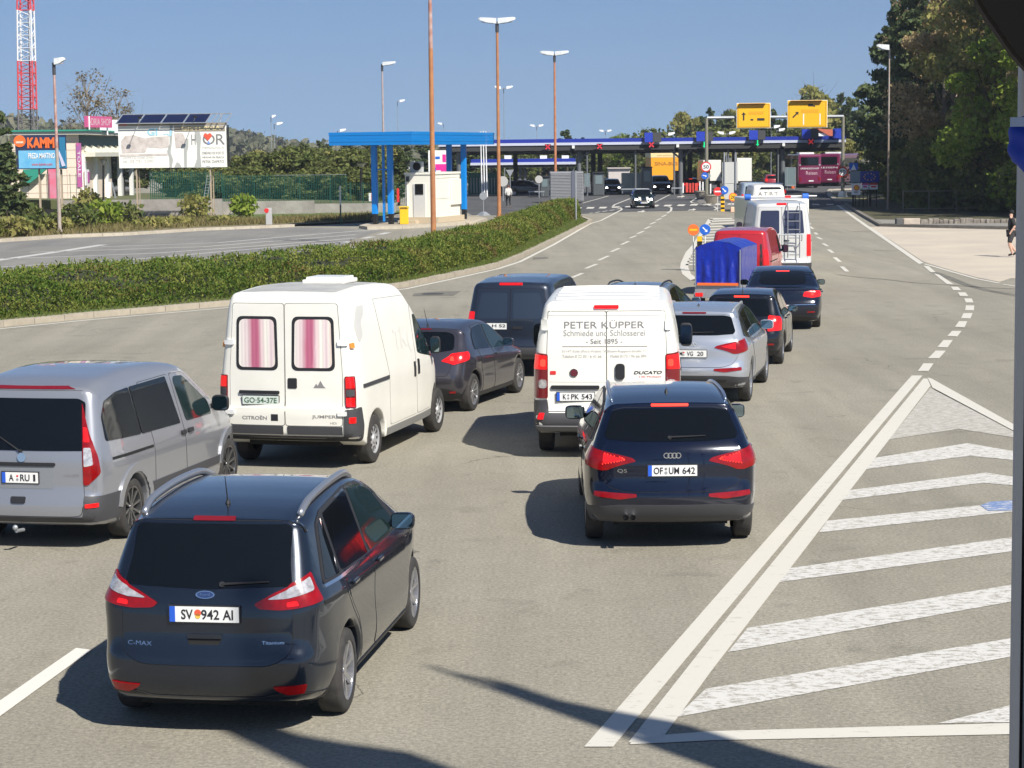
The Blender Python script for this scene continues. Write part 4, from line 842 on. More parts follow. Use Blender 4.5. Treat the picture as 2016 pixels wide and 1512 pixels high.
def vehicles():
    cmax(); jumper(); ducato(); vito(); clio()
    q5('navy SUV on the right of the queue with plate OF UM 642, brake lights lit', (1.70, 22.32), 0.010, paint('navy_paint', (.003, .006, .020), .3, .16), [('OF', .21, .19), ('UM', .53, .21), ('642', .83, .26)], (-.07, [(.02, .015, M['greytext']), (-.022, .017, M['steel'])]), mat('blue_anodised_rail', (.22, .28, .40), .3, .7), 1)
    q5('silver SUV just beyond the lettered van, plate ending VG 20', (3.18, 34.75), 0.22, paint('silver_paint', (.46, .49, .55), .55, .26), [('M', .18, .1), ('VG', .47, .2), ('20', .80, .2)], (-.12, [(.02, .015, M['signred']), (-.02, .015, M['steel'])]), M['steel'], 1, lit=False, tip=True)
    smallcar('hatchback', 'black hatchback with lit brake lights between the silver SUV and the black saloon', 'car', (4.62, 40.7), 0.205, paint('black_paint', (.006, .007, .012), .3, .2), L=3.97, wb=2.47, w=.84, h=1.46, ro=.66, plate='ZG 4102 N').antenna(0, .0, .3, .4)
    smallcar('saloon', 'low black saloon behind the blue trailer, right tail lamp lit', 'car', (6.52, 49.0), 0.13, paint('blue_black_paint', (.006, .009, .022), .35, .2), L=4.8, wb=2.71, w=.93, h=1.41, ro=1.1, notch=True, plate='M CC 881', r=.34)
    e = smallcar('estate_car', 'blue-grey estate with black roof rails, mostly hidden by the lettered van', 'car', (2.62, 42.6), 0.25, paint('steel_blue_paint', (.20, .23, .29), .5, .28), L=4.6, wb=2.66, w=.89, h=1.50, ro=.95, plate=None)
    e.rails([(.56, -.28), (.57, 0), (.56, .8), (.53, 1.25), (.50, 1.4)], M['black'], .016, .05); e.antenna(0, -.15, .08)
    dv = boxvan('delivery_van', 'dark slate-blue van with plain twin rear doors ahead of the dark hatchback', (.12, 39.2), 0.2, paint('slate_blue_paint', (.02, .028, .045), .4, .35, 1), L=4.6, wb=2.9, w=.90, h=1.85, ro=.78, lamp=(.95, 1.25), slope=.16)
    for sg in (-1, 1): dv.patch('door_panel', 'B', [(sg*.06, 1.12), (sg*.06, 1.60), (sg*.56, 1.60), (sg*.66, 1.12)], paint('slate_panel', (.03, .042, .065), .4, .35), off=.011, r=.05, parent=dv.rd[0 if sg < 0 else 1])
    dv.plate(-.32, .98, 'LJ  H S2', parent=dv.rd[0]); dv.patch('brake_light', 'B', [(-.22, 1.745), (-.22, 1.78), (.22, 1.78), (.22, 1.745)], M['redlit'], off=.012, r=.01)
    rv = boxvan('delivery_van', 'bright red panel van towing the blue covered trailer', (6.82, 60.2), 0.25, paint('red_paint', (.42, .012, .016), 0, .3), L=4.4, wb=2.7, w=.91, h=1.95, ro=.75, lamp=(.9, 1.35), slope=.14)
    for sg in (-1, 1): rv.patch('door_panel', 'B', [(sg*.08, 1.0), (sg*.08, 1.55), (sg*.56, 1.55), (sg*.66, 1.0)], rv.paint, off=.012, r=.05, parent=rv.rd[0 if sg < 0 else 1])
    rv.patch('bumper', 'P', [(.60, .66), (.60, 1.5), (.70, 1.5), (.72, .66)], M['black'], off=.012, r=.02)
    cv = boxvan('camper_van', 'silver-white camper van with a ladder on its rear door', (8.80, 67.0), 0.05, mat('silver_white_paint', (.60, .60, .58), .35, .1, coat=.5), L=6.0, wb=4.0, w=1.0, h=2.55, ro=1.0, lamp=(.8, 1.5), rearwin=mat('dusty_glass', (.03, .035, .07), .15))
    cv.patch('brake_light', 'B', [(-.16, 2.44), (-.16, 2.49), (.16, 2.49), (.16, 2.44)], M['redlit'], off=.02, r=.02)
    for sg in (-1, 1): cv.patch('window_surround', 'B', [(sg*.10, 1.50), (sg*.10, 2.22), (sg*.62, 2.22), (sg*.70, 1.50)], mat('grey_surround', (.5, .51, .52), .4), off=.008, r=.07, parent=cv.rd[0 if sg < 0 else 1])
    bm = bmesh.new()
    for x in (.18, .56): tube(bm, [Vector((x, -1.10, .75)), Vector((x, -1.10, 2.3)), Vector((x, -.9, 2.5))], .018)
    for k in range(6): cyl(bm, (.18, -1.10, .85+k*.27), (.56, -1.10, .85+k*.27), .015)
    bm_obj('ladder', bm, M['silver_rail'], cv.root)
    bm = bmesh.new(); tube(bm, [Vector((-.1, -1.2, 1.3)), Vector((-.1, -1.25, 1.5)), Vector((.62, -1.25, 1.5)), Vector((.62, -1.2, 1.3))], .016); cyl(bm, (-.1, -1.0, 1.3), (-.1, -1.2, 1.3), .014); cyl(bm, (.62, -1.0, 1.3), (.62, -1.2, 1.3), .014); bm_obj('bicycle_rack', bm, M['steel'], cv.root)
    # white box camper ahead of it, with a cross bar and blue rolls on the roof
    t = thing('box_truck', 'white box-bodied camper ahead of the camper van, with a bar and blue rolls on top', 'truck', (10.15, 77.0, 0), 0)
    bm = bmesh.new(); box(bm, (0, 3.0, 1.42), (2.2, 5.6, 1.9), bev=.05); bm_obj('box_body', bm, M['white'], t)
    bm = bmesh.new(); cyl(bm, (-1.15, .6, 2.46), (1.45, .6, 2.46), .025); bm_obj('roof_bar', bm, M['plate'], t)
    for x in (-1.16, 1.02):
        bm = bmesh.new(); cyl(bm, (x-.11, .6, 2.44), (x+.11, .6, 2.44), .12, n=16); bm_obj('blue_roll', bm, M['signblue'], t)
    bm = bmesh.new(); box(bm, (.35, .55, 2.44), (.22, .1, .08), bev=.02); bm_obj('red_lamp', bm, M['redlit'], t)
    bm = bmesh.new(); box(bm, (.0, 5.7, 1.2), (2.0, 1.6, 1.5), bev=.2); bm_obj('cab', bm, M['white'], t)
    for x in (-.95, .95):
        for y in (1.0, 5.4):
            bm = bmesh.new(); cyl(bm, (x-.1, y, .35), (x+.1, y, .35), .35, n=24); bm_obj('wheel', bm, M['rubber'], t)
    av = boxvan('delivery_van', 'white van with A.T.B.T. lettered on its rear door', (13.9, 111), 0.03, M['white'], L=5.5, wb=3.2, w=.98, h=2.35, ro=1, lamp=(.85, 1.4), sides=False)
    av.text('lettering', 'B', 'A.T.B.T.', 0, 1.83, 1.15, .24, M['greytext'], off=.012, bold=.02); av.patch('window', 'B', [(-.5, 2.08), (-.4, 2.2), (.6, 2.2), (.7, 2.08)], M['glass'], off=.012, r=.03)
    boxvan('minivan', 'pale blue van queueing beside the grey sign boards', (16.6, 140), .02, paint('pale_blue_paint', (.42, .50, .56), .3, .3), L=4.6, wb=3.0, w=.93, h=2.0, ro=.9, rearwin=M['glass'], lamp=(.8, 1.2), sides=False)
    smallcar('saloon', 'dark blue car with a red brake light ahead of the A.T.B.T. van', 'car', (20.6, 160), .02, paint('dark_blue_paint', (.01, .015, .05), .3, .25), L=4.5, wb=2.6, w=.9, h=1.6, ro=.8)
    # covered trailer
    tr = thing('trailer', 'blue tarpaulin covered trailer behind the red van', 'trailer', (5.50, 54.2, 0), -0.29)
    tarp = mat('blue_tarpaulin', (.002, .018, .30), .36, coat=.3, bump=(3.5, .05))
    bm = bmesh.new(); sec = [(-.62, .72), (-.62, 1.66), (-.3, 1.80), (0, 1.84), (.3, 1.80), (.62, 1.66), (.62, .72)]
    ny = 16; rows = []
    for j in range(ny+1):
        y = -.0+j*2.4/ny; rows.append([bm.verts.new((x*(1.0), y, z+(-.01 if (j % 4) and 0 < i < 6 else 0))) for i, (x, z) in enumerate(sec)])
    for a, b in zip(rows, rows[1:]):
        for i in range(6): bm.faces.new((a[i], a[i+1], b[i+1], b[i]))
    bm.faces.new(rows[-1]); bm_obj('tarpaulin', bm, tarp, tr)
    bm = bmesh.new(); nx, nz = 36, 14; g = []
    for i in range(nz+1):                             # gathered rear flap
        row = []
        for j in range(nx+1):
            u = -1+2*j/nx; vv = i/nz; x = u*.62; ztop = 1.84-.18*abs(u)**1.6; z = .70+(ztop-.70)*vv
            fold = .035*(1-vv)**.6*sin(abs(u)*14+vv*3*abs(u))+.03*math.exp(-((abs(u)-.35-.5*vv)/.07)**2)
            row.append(bm.verts.new((x, -.02-fold*(1-vv*.7), z)))
        g.append(row)
    for i in range(nz):
        for j in range(nx): bm.faces.new((g[i][j], g[i][j+1], g[i+1][j+1], g[i+1][j]))
    bm_obj('rear_flap', bm, tarp, tr, smooth=True)
    bm = bmesh.new(); box(bm, (0, 1.2, .6), (1.26, 2.44, .26), bev=.01); bm_obj('trailer_bed', bm, M['steel'], tr)
    for x in (-.60, .60):
        bm = bmesh.new(); box(bm, (x, -.06, 1.12), (.03, .02, 1.0)); bm_obj('corner_post', bm, M['steel'], tr)
    bm = bmesh.new(); box(bm, (0, -.07, .70), (1.1, .02, .07)); bm_obj('orange_strap', bm, M['signorange'], tr)
    bm = bmesh.new(); box(bm, (0, -.02, .40), (1.3, .08, .14), bev=.01); bm_obj('light_bar', bm, M['steel'], tr)
    for x in (-.5, .5): bm = bmesh.new(); box(bm, (x, -.08, .42), (.2, .04, .1), bev=.01); bm_obj('taillight', bm, M['redlit'], tr)
    for x in (-.72, .72):
        bm = bmesh.new(); cyl(bm, (x-.08, 1.2, .3), (x+.08, 1.2, .3), .3, n=28); bm_obj('wheel', bm, M['rubber'], tr)
        bm = bmesh.new(); box(bm, (x, 1.2, .64), (.2, .8, .03), bev=.01); bm_obj('mudguard', bm, M['black'], tr)
    bm = bmesh.new(); tube(bm, [Vector((-.4, 2.4, .45)), Vector((0, 3.5, .45)), Vector((.4, 2.4, .45))], .03); bm_obj('drawbar', bm, M['steel'], tr)
    # small car coming towards us, and the cars at the booths
    G_ = paint('racing_green_paint', (.008, .02, .022), .3, .2)
    mc = smallcar('hatchback', 'dark small car with white roof and bonnet stripes driving towards us', 'car', (G(1268, 411).x, G(1268, 411).y+3.1), pi, G_, L=3.7, wb=2.47, w=.84, h=1.42, ro=.6, front=True, rlit=False)
    mc.patch('roof_panel', 'T', [(-.50, .05), (-.50, 1.3), (.50, 1.3), (.50, .05)], M['white'], off=.01, r=.1)
    mc.patch('windscreen', 'F', [(-.55, .97), (-.48, 1.28), (.48, 1.28), (.55, .97)], M['glass'], off=.012, r=.05)
    for x in (-.28, .28): mc.patch('bonnet_stripe', 'T', [(x-.09, 2.3), (x-.09, 3.0), (x+.09, 3.0), (x+.09, 2.3)], M['white'], off=.008, r=0)
    for px, py, w_, lab in ((1207, 383, .9, 'black car with headlights on at the left inspection lane'), (1303, 381, .98, 'tall black car with headlights on at the middle inspection lane')):
        g = G(px, py); smallcar('saloon', lab, 'car', (g.x, g.y+3.5), pi, paint('black_paint2', (.006, .006, .007), .2, .3), L=4.4, wb=2.6, w=w_, h=1.5 if w_ < .95 else 1.75, ro=.8, front=True, rlit=False)
    g = G(1358, 383); smallcar('hatchback', 'small red car under the canopy by the white bollards', 'car', (g.x+.6, g.y+6), 0, paint('red_paint2', (.4, .02, .02), 0, .3), L=4, wb=2.5, w=.85, h=1.5, ro=.7)
    g = G(1012, 388); smallcar('hatchback', 'black car parked under the far left canopy', 'car', (g.x, g.y+6), pi/2, paint('black_paint3', (.006, .006, .007), .2, .3), L=4.2, wb=2.5, w=.85, h=1.5, ro=.7, rlit=False)
    for px, py, lab, c in ((632, 392, 'white car parked behind the green fence', (.7, .7, .72)), (1520, 362, 'dark red car far up the queue under the canopy', (.3, .02, .03))):
        D = 185 if px < 1000 else 225; g = AT(px, py, D); smallcar('saloon', lab, 'car', (g.x, g.y), .9 if px < 1000 else 0, paint('car_paint', c, .1, .3), L=4.4, wb=2.6, w=.88, h=1.45, ro=.8, rlit=px > 1000)
    # coaches
    mar = paint('maroon_paint', (.17, .012, .06), .1, .3)
    for i, (px, py, D0, yw, lab) in enumerate(((1594, 370, 0, -.02, 'maroon coach seen from behind at the right end of the canopy'), (1642, 368, 4, .35, 'maroon coach half hidden by the speed sign post'))):
        g = G(px, py); t = thing('coach', lab, 'bus', (g.x, g.y+D0, 0), -yw)
        bm = bmesh.new(); box(bm, (0, 6, 2.0), (2.5, 12, 3.2), bev=.18); bm_obj('body', bm, mar, t)
        bm = bmesh.new(); box(bm, (0, -.02, 2.85), (1.9, .05, .85), bev=.02); bm_obj('rear_window', bm, M['glass'], t)
        for sx in (-1.26, 1.26): bm = bmesh.new(); box(bm, (sx, 6, 2.6), (.03, 11, 1.0), bev=.01); bm_obj('side_window', bm, M['glass'], t)
        for sx in (-1.05, 1.05):
            bm = bmesh.new(); cyl(bm, (sx, -.04, 2.45), (sx, 0, 2.45), .09); bm_obj('lamp', bm, M['clear'], t)
            bm = bmesh.new(); box(bm, (sx, -.02, .95), (.2, .06, .4), bev=.02); bm_obj('taillight', bm, M['red'], t)
            for y in (2.5, 9.3): bm = bmesh.new(); cyl(bm, (sx-.14, y, .5), (sx+.14, y, .5), .5, n=24); bm_obj('wheel', bm, M['rubber'], t)
        bm = bmesh.new(); box(bm, (.15, -.03, .75), (.52, .03, .12)); bm_obj('number_plate', bm, M['plate'], t)
        bm = bmesh.new(); box(bm, (0, 6, .35), (2.4, 11.5, .35)); bm_obj('underbody', bm, M['gap'], t)
        text('lettering', 'GREENDESCHOFF' if i == 0 else 'REISEN', (0, -.01, 2.08), (1, 0, 0), (0, 0, 1), 2.0, .18, M['plate'], t, off=.02)
        text('lettering', 'Reisen', (.2, -.01, 1.6), (1, 0, 0), (0, 0, 1), 1.2, .4, mat('pale_pink', (.6, .4, .45), .5), t, off=.02)
        bm = bmesh.new(); box(bm, (.0, 3, 3.68), (1.6, 2, .22), bev=.06); bm_obj('air_conditioner', bm, M['plate'], t)
    # yellow lorry and white trucks beyond the canopy
    g = AT(1311, 372, 222); t = thing('lorry', 'orange and cream box lorry beyond the toll canopy', 'truck', (g.x, 222, 0), 0)
    org = mat('lorry_orange', (.9, .38, .02), .4); crm = mat('lorry_cream', (.85, .68, .35), .4)
    bm = bmesh.new(); box(bm, (0, 4, 2.2), (3.3, 9, 2.4), bev=.03); bm_obj('box_body', bm, org, t)
    bm = bmesh.new(); box(bm, (0, 4, 3.66), (3.34, 9.04, .5), bev=.03); bm_obj('cream_top', bm, crm, t)
    bm = bmesh.new(); box(bm, (0, 4, .8), (2.4, 8.5, .4)); bm_obj('chassis', bm, M['gap'], t)
    text('lettering', 'SINA-BUS', (0, -.51, 2.75), (1, 0, 0), (0, 0, 1), 2.5, .4, mat('brown_ink', (.35, .15, .02), .5), t, bold=.02)
    text('lettering', 'www.sina-bus.com', (0, -.53, 3.65), (1, 0, 0), (0, 0, 1), 2.0, .18, mat('brown_ink2', (.45, .3, .1), .5), t)
    for x in (-1.1, 1.1):
        for y in (1, 7): bm = bmesh.new(); cyl(bm, (x-.15, y, .5), (x+.15, y, .5), .5, n=20); bm_obj('wheel', bm, M['rubber'], t)
    for px, D, w_, h_, lab in ((1402, 218, 1.9, 2.8, 'cream-white truck seen between the 50 sign and the sign boards'), (1461, 214, 2.0, 3.0, 'white box truck behind the pale blue van')):
        g = AT(px, 372, D); t = thing('box_truck', lab, 'truck', (g.x, D, 0), 0)
        bm = bmesh.new(); box(bm, (0, 3, .9+(h_-.6)/2), (w_, 6, h_-.6), bev=.04); bm_obj('box_body', bm, M['white'], t)
        bm = bmesh.new(); box(bm, (0, 3, .7), (w_*.8, 5.8, .4)); bm_obj('chassis', bm, M['gap'], t)
        bm = bmesh.new(); box(bm, (0, 6.8, 1.4), (w_*.95, 1.5, 1.9), bev=.15); bm_obj('cab', bm, M['white'], t)
        for x in (-w_*.42, w_*.42): bm = bmesh.new(); cyl(bm, (x-.12, 1.2, .45), (x+.12, 1.2, .45), .45, n=20); bm_obj('wheel', bm, M['rubber'], t)
# ---------------------------------------------------------------- ground, roads, markings
def asphalt(name, c, c2, speck=1.0):
    m = bpy.data.materials.new(name); m.use_nodes = True; t = m.node_tree; b = t.nodes['Principled BSDF']; I = b.inputs; I['Roughness'].default_value = .88; I['Specular IOR Level'].default_value = .3
    tc = t.nodes.new('ShaderNodeTexCoord'); L = t.links.new
    def noise(sc, det, rough=.6, vec=None, dist=0):
        n = t.nodes.new('ShaderNodeTexNoise'); n.inputs['Scale'].default_value = sc; n.inputs['Detail'].default_value = det; n.inputs['Roughness'].default_value = rough; n.inputs['Distortion'].default_value = dist; L(vec or tc.outputs['Object'], n.inputs['Vector']); return n.outputs['Fac']
    mp = t.nodes.new('ShaderNodeMapping'); mp.inputs['Rotation'].default_value = (0, 0, .16); mp.inputs['Scale'].default_value = (1, .07, 1); L(tc.outputs['Object'], mp.inputs[0])
    a = noise(.9, 5, .6, mp.outputs[0]); bb = noise(.16, 6, .65); cc = noise(26, 4, .85); dd = noise(2.2, 7, .75, None, .6)
    def ramp(f, lo, hi, a0, a1):
        r = t.nodes.new('ShaderNodeMapRange'); r.inputs[1].default_value = lo; r.inputs[2].default_value = hi; r.inputs[3].default_value = a0; r.inputs[4].default_value = a1; L(f, r.inputs[0]); return r.outputs[0]
    def mul(x, y):
        q = t.nodes.new('ShaderNodeMath'); q.operation = 'MULTIPLY'; L(x, q.inputs[0]); L(y, q.inputs[1]); return q.outputs[0]
    fac = mul(mul(ramp(a, .3, .7, .84, 1.08), ramp(bb, .3, .7, .87, 1.09)), mul(ramp(cc, .28, .72, 1-.50*speck, 1+.42*speck), ramp(dd, .3, .7, .94, 1.05))); fac = mul(fac, mul(ramp(noise(1.3, 3, .6, None, .4), .60, .70, 1, .84), ramp(noise(.9, 5, .6, mp.outputs[0], .5), .58, .68, 1, .90)))
    mx = t.nodes.new('ShaderNodeMix'); mx.data_type = 'RGBA'; mx.inputs['A'].default_value = (*c, 1); mx.inputs['B'].default_value = (*c2, 1); L(ramp(bb, .35, .65, 0, 1), mx.inputs['Factor'])
    vm = t.nodes.new('ShaderNodeVectorMath'); vm.operation = 'SCALE'; L(mx.outputs['Result'], vm.inputs[0]); L(fac, vm.inputs['Scale'])
    # hairline cracks
    v = t.nodes.new('ShaderNodeTexVoronoi'); v.feature = 'DISTANCE_TO_EDGE'; v.inputs['Scale'].default_value = .11
    wob = t.nodes.new('ShaderNodeMapping'); n3 = t.nodes.new('ShaderNodeTexNoise'); n3.inputs['Scale'].default_value = .8; n3.inputs['Detail'].default_value = 6; L(tc.outputs['Object'], n3.inputs['Vector'])
    ad = t.nodes.new('ShaderNodeVectorMath'); ad.operation = 'MULTIPLY_ADD'; ad.inputs[1].default_value = (1.6, 1.6, 0); L(n3.outputs['Color'], ad.inputs[0]); L(tc.outputs['Object'], ad.inputs[2]); L(ad.outputs[0], v.inputs['Vector'])
    cr = ramp(v.outputs['Distance'], 0, .0016, .42, 1); gate = ramp(noise(.22, 2), .54, .58, 1, 0)
    mxx = t.nodes.new('ShaderNodeMath'); mxx.operation = 'MAXIMUM'; L(cr, mxx.inputs[0]); L(gate, mxx.inputs[1])
    v2 = t.nodes.new('ShaderNodeVectorMath'); v2.operation = 'SCALE'; L(vm.outputs[0], v2.inputs[0]); L(mxx.outputs[0], v2.inputs['Scale'])
    L(v2.outputs[0], I['Base Color'])
    bp = t.nodes.new('ShaderNodeBump'); bp.inputs['Distance'].default_value = .006; L(noise(45, 3, .7), bp.inputs['Height']); L(bp.outputs[0], I['Normal'])
    return m
def worn(name, c, base, thr, sc=3.0):
    """paint worn down to the asphalt in streaks"""
    m = mat(name, c, .7); t = m.node_tree; b = t.nodes['Principled BSDF']; L = t.links.new
    tc = t.nodes.new('ShaderNodeTexCoord'); mp = t.nodes.new('ShaderNodeMapping'); mp.inputs['Scale'].default_value = (.8, 1.5, 1); L(tc.outputs['Object'], mp.inputs[0])
    n = t.nodes.new('ShaderNodeTexNoise'); n.inputs['Scale'].default_value = sc*3; n.inputs['Detail'].default_value = 8; n.inputs['Roughness'].default_value = .8; L(mp.outputs[0], n.inputs['Vector'])
    r = t.nodes.new('ShaderNodeMapRange'); r.inputs[1].default_value = thr-.035; r.inputs[2].default_value = thr+.035; L(n.outputs['Fac'], r.inputs[0])
    mx = t.nodes.new('ShaderNodeMix'); mx.data_type = 'RGBA'; mx.inputs['A'].default_value = (*base, 1); mx.inputs['B'].default_value = (*c, 1); L(r.outputs[0], mx.inputs['Factor']); L(mx.outputs['Result'], b.inputs['Base Color'])
    return m
ASPH = (.300, .277, .222)
def sheet(name, pts, z, m, kind='structure', px=True):
    P = [G(*p) for p in pts] if px else [Vector((p[0], p[1], 0)) for p in pts]
    bm = bmesh.new(); vs = [bm.verts.new((p.x, p.y, z)) for p in P]; f = bm.faces.new(vs)
    bmesh.ops.recalc_face_normals(bm, faces=[f])
    if f.normal.z < 0: f.normal_flip()
    bmesh.ops.triangulate(bm, faces=[f])
    me = bpy.data.meshes.new(name); bm.to_mesh(me); bm.free(); me.materials.append(m)
    o = link(bpy.data.objects.new(name, me)); o['kind'] = kind; return o
def strip_v(pts, w):
    out = []; n = len(pts)
    for i, p in enumerate(pts):
        d = (pts[min(i+1, n-1)]-pts[max(i-1, 0)]).normalized(); s = Vector((-d.y, d.x, 0)); out.append((p+s*w/2, p-s*w/2))
    return out
def lines(name, items, z, m):
    """painted lines: items = ('l', pixel points, width in m) or ('p', pixel polygon)"""
    bm = bmesh.new()
    for it in items:
        if it[0] == 'l':
            S = strip_v([G(*p) for p in it[1]], it[2]); vs = [(bm.verts.new((a.x, a.y, z)), bm.verts.new((b.x, b.y, z))) for a, b in S]
            for (a, b), (c, d) in zip(vs, vs[1:]): bm.faces.new((b, d, c, a))
        else:
            vs = [bm.verts.new((q.x, q.y, z)) for q in (G(*p) for p in it[1])]; bm.faces.new(vs)
    for f in bm.faces:
        f.normal_update()
        if f.normal.z < 0: f.normal_flip()
    me = bpy.data.meshes.new(name); bm.to_mesh(me); bm.free(); me.materials.append(m); o = link(bpy.data.objects.new(name, me)); o['kind'] = 'structure'; return o
def kerb(name, pts, w=.22, h=.14, m=None):
    bm = bmesh.new(); P = [G(*p) for p in pts]
    Q = [P[0]]                                        # resample so stones can be told apart
    for a, b in zip(P, P[1:]):
        n = max(1, int((b-a).length/1.0))
        for k in range(1, n+1): Q.append(a.lerp(b, k/n))
    S = strip_v(Q, w)
    for (a, b), (c, d) in zip(S, S[1:]):
        e = (c-a).normalized()*.008; j = random.uniform(-.006, .006); v = [x+Vector((0, 0, h+j)) for x in (a+e, b+e, d-e, c-e)]; lo = [Vector((x.x, x.y, -.02)) for x in v]
        V = [bm.verts.new(x) for x in v+lo]
        for f in ((0, 1, 2, 3), (0, 4, 5, 1), (1, 5, 6, 2), (2, 6, 7, 3), (3, 7, 4, 0)): bm.faces.new([V[i] for i in f])
    bmesh.ops.recalc_face_normals(bm, faces=bm.faces)
    me = bpy.data.meshes.new(name); bm.to_mesh(me); bm.free(); me.materials.append(m); o = link(bpy.data.objects.new(name, me)); o['kind'] = 'structure'; return o
FRONT = [(-120, 662), (0, 643), (179, 625), (452, 601), (700, 577), (800, 564), (889, 545), (979, 525), (1023, 507), (1090, 475), (1157, 441)]
BACK = [(-120, 585), (0, 575), (179, 563), (452, 543), (700, 518), (800, 504), (900, 480), (1000, 448), (1060, 428), (1120, 421)]
def ground():
    o = sheet('ground', [(-3000, -60), (3000, -60), (3000, 5200), (-3000, 5200)], -.30, mat('earth', (.10, .10, .05), .95, noise=(.05, 1.2), col2=(.14, .11, .06)), px=False)
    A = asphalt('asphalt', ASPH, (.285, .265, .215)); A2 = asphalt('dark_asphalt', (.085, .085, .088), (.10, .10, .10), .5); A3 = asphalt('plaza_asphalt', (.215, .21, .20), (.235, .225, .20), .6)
    sheet('road', [(-70, -60), (90, -60), (90, 330), (-70, 330)], 0, A, px=False)
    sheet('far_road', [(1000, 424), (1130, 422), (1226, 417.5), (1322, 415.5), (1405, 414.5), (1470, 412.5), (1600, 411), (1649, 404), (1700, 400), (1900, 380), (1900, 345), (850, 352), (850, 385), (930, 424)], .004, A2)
    sheet('plaza', [(-300, 590), (-120, 588), (0, 578), (452, 546), (560, 532), (700, 470), (760, 452), (577, 447), (400, 454), (240, 464), (0, 477), (-300, 495)], .004, A3)
    Wt = worn('fresh_paint', (.57, .545, .48), (.40, .375, .315), .39, 2); Ww = worn('worn_paint', (.58, .565, .53), (.31, .29, .245), .465, 3.5); Wv = worn('very_worn_paint', (.50, .475, .43), (.33, .31, .26), .50, 3); Wp = worn('plaza_paint', (.5, .49, .46), (.21, .205, .195), .40, 2)
    lines('edge_lines', [
        ('p', [(1150, 1472), (1207, 1472), (1400, 1239), (1816, 740), (1795, 740), (1400, 1186)]),
        ('p', [(1237, 1464), (1308, 1450), (1400, 1323), (1832, 760), (1826, 746), (1818, 746), (1400, 1256)]),
        ('p', [(1826, 744), (1834, 746), (1992, 834), (2140, 912), (2140, 926), (1992, 847), (1836, 764)]),
        ('l', [(-120, 664), (0, 648), (179, 630), (452, 606), (700, 582), (800, 569), (889, 550), (979, 530), (1023, 516), (1090, 482), (1161, 441), (1184, 434), (1224, 413), (1222, 409), (1206, 407), (1210, 403), (1243, 390)], .15),
        ('l', [(1649, 404), (1672, 421), (1700, 441), (1763, 484), (1815, 520)], .22), ('l', [(1815, 519), (1832, 523), (1876, 536), (1922, 549), (1968, 558)], .13), ('l', [(1974, 560), (2100, 578)], .13),
        ('l', [(1147, 400), (1198, 386)], .13), ('l', [(1288, 399), (1325, 380)], .13),
        ('l', [(1375, 388), (1360, 397), (1362, 399), (1405, 406), (1412, 411), (1406, 414)], .15)], .008, Wt)
    D = [[(1807, 731), (1818, 716), (1838, 716), (1828, 731)], [(1827, 706), (1842, 691), (1862, 691), (1849, 706)], [(1845.5, 684), (1857.5, 670), (1875.6, 670), (1865.4, 684.6)], [(1865, 662), (1874.5, 652), (1893, 652), (1884.7, 663)],
         [(1880, 644), (1888, 633), (1904.3, 633), (1899, 645)], [(1892, 627), (1897, 617), (1914.8, 617), (1910.7, 627.4)], [(1900, 611), (1901.6, 601.6), (1918, 602), (1917.5, 611.6)], [(1901.6, 596), (1898, 588), (1913, 588), (1916.8, 596)],
         [(1890, 583), (1885.8, 576), (1900.5, 576), (1906.8, 583.5)], [(1876.7, 571.5), (1872, 565), (1885.8, 565), (1892.6, 572)], [(1838, 538.6), (1864, 559.5), (1878, 560.4), (1849, 541)], [(1818, 524), (1832.6, 536.5), (1841.7, 536), (1828, 524)]]
    dl = [((1592, 439), (1595, 442)), ((1594, 446), (1601, 451)), ((1604, 458), (1609, 462)), ((1609, 467), (1618, 471.5)), ((1620, 479.5), (1630, 485)), ((1631, 491.5), (1640, 498)), ((1643, 507), (1654, 516)), ((1657, 525), (1668, 535)),
          ((1126, 547), (1147, 538)), ((1153, 529), (1175, 520)), ((1178, 513), (1198, 504)), ((1203, 496), (1219, 489)), ((1223, 482), (1238, 475)), ((1240, 469), (1253, 464)), ((1254.6, 460.6), (1267.5, 455)), ((1269, 451), (1280, 446)), ((1280, 441.8), (1291, 437)), ((1292, 434), (1302, 430)), ((1302.5, 427.5), (1312, 423)),
          ((1160, 420), (1167, 419)), ((1172, 419), (1181, 417)), ((1186, 417), (1196, 415)), ((1200, 415), (1210, 413)), ((1215, 412), (1222, 410))]
    dash = [('p', q) for q in D]+[('l', list(q), .15) for q in dl]+[('l', [(1313, 420), (1321, 415), (1322, 409), (1316, 407)], .15)]
    for zx, zy in ((275, 240), (395, 237), (513, 235), (635, 230), (755, 228), (875, 222), (1005, 216), (1127, 215), (1253, 212), (1375, 208), (1500, 205), (1610, 202), (1730, 200)):
        x, y = 1080+zx/4.8, 360+zy/4.8; dash.append(('p', [(x-9, y+1.5), (x+5, y+1.5), (x+9, y-1.5), (x-5, y-1.5)]))
    for x in (1577, 1606, 1634): dash.append(('p', [(x-7, 403.6), (x+7, 403.6), (x+7, 401.6), (x-7, 401.6)]))
    for x, y in ((1340, 387), (1262, 416.5), (1362, 413)): dash.append(('p', [(x-8, y+1.5), (x+1, y+1), (x+2, y+2), (x+9, y-.5), (x+3, y-2.5), (x+2, y-.8), (x-6, y)]))
    lines('lane_dashes', dash, .008, Wt)
    hat = [('p', [(1832, 764), (1750, 866), (1800, 858), (1888, 845), (1992, 861), (2100, 880), (2100, 905), (1992, 848)]),
           ('p', [(1722, 902), (1706, 924), (1910, 898), (1992, 906), (2100, 920), (2100, 901), (1992, 888), (1905, 873)]),
           ('p', [(1671, 966), (1658, 985), (1937, 951), (1992, 956), (2100, 966), (2100, 949), (1992, 939), (1942, 931)])]
    lines('worn_hatching', hat[:1], .005, Wv)
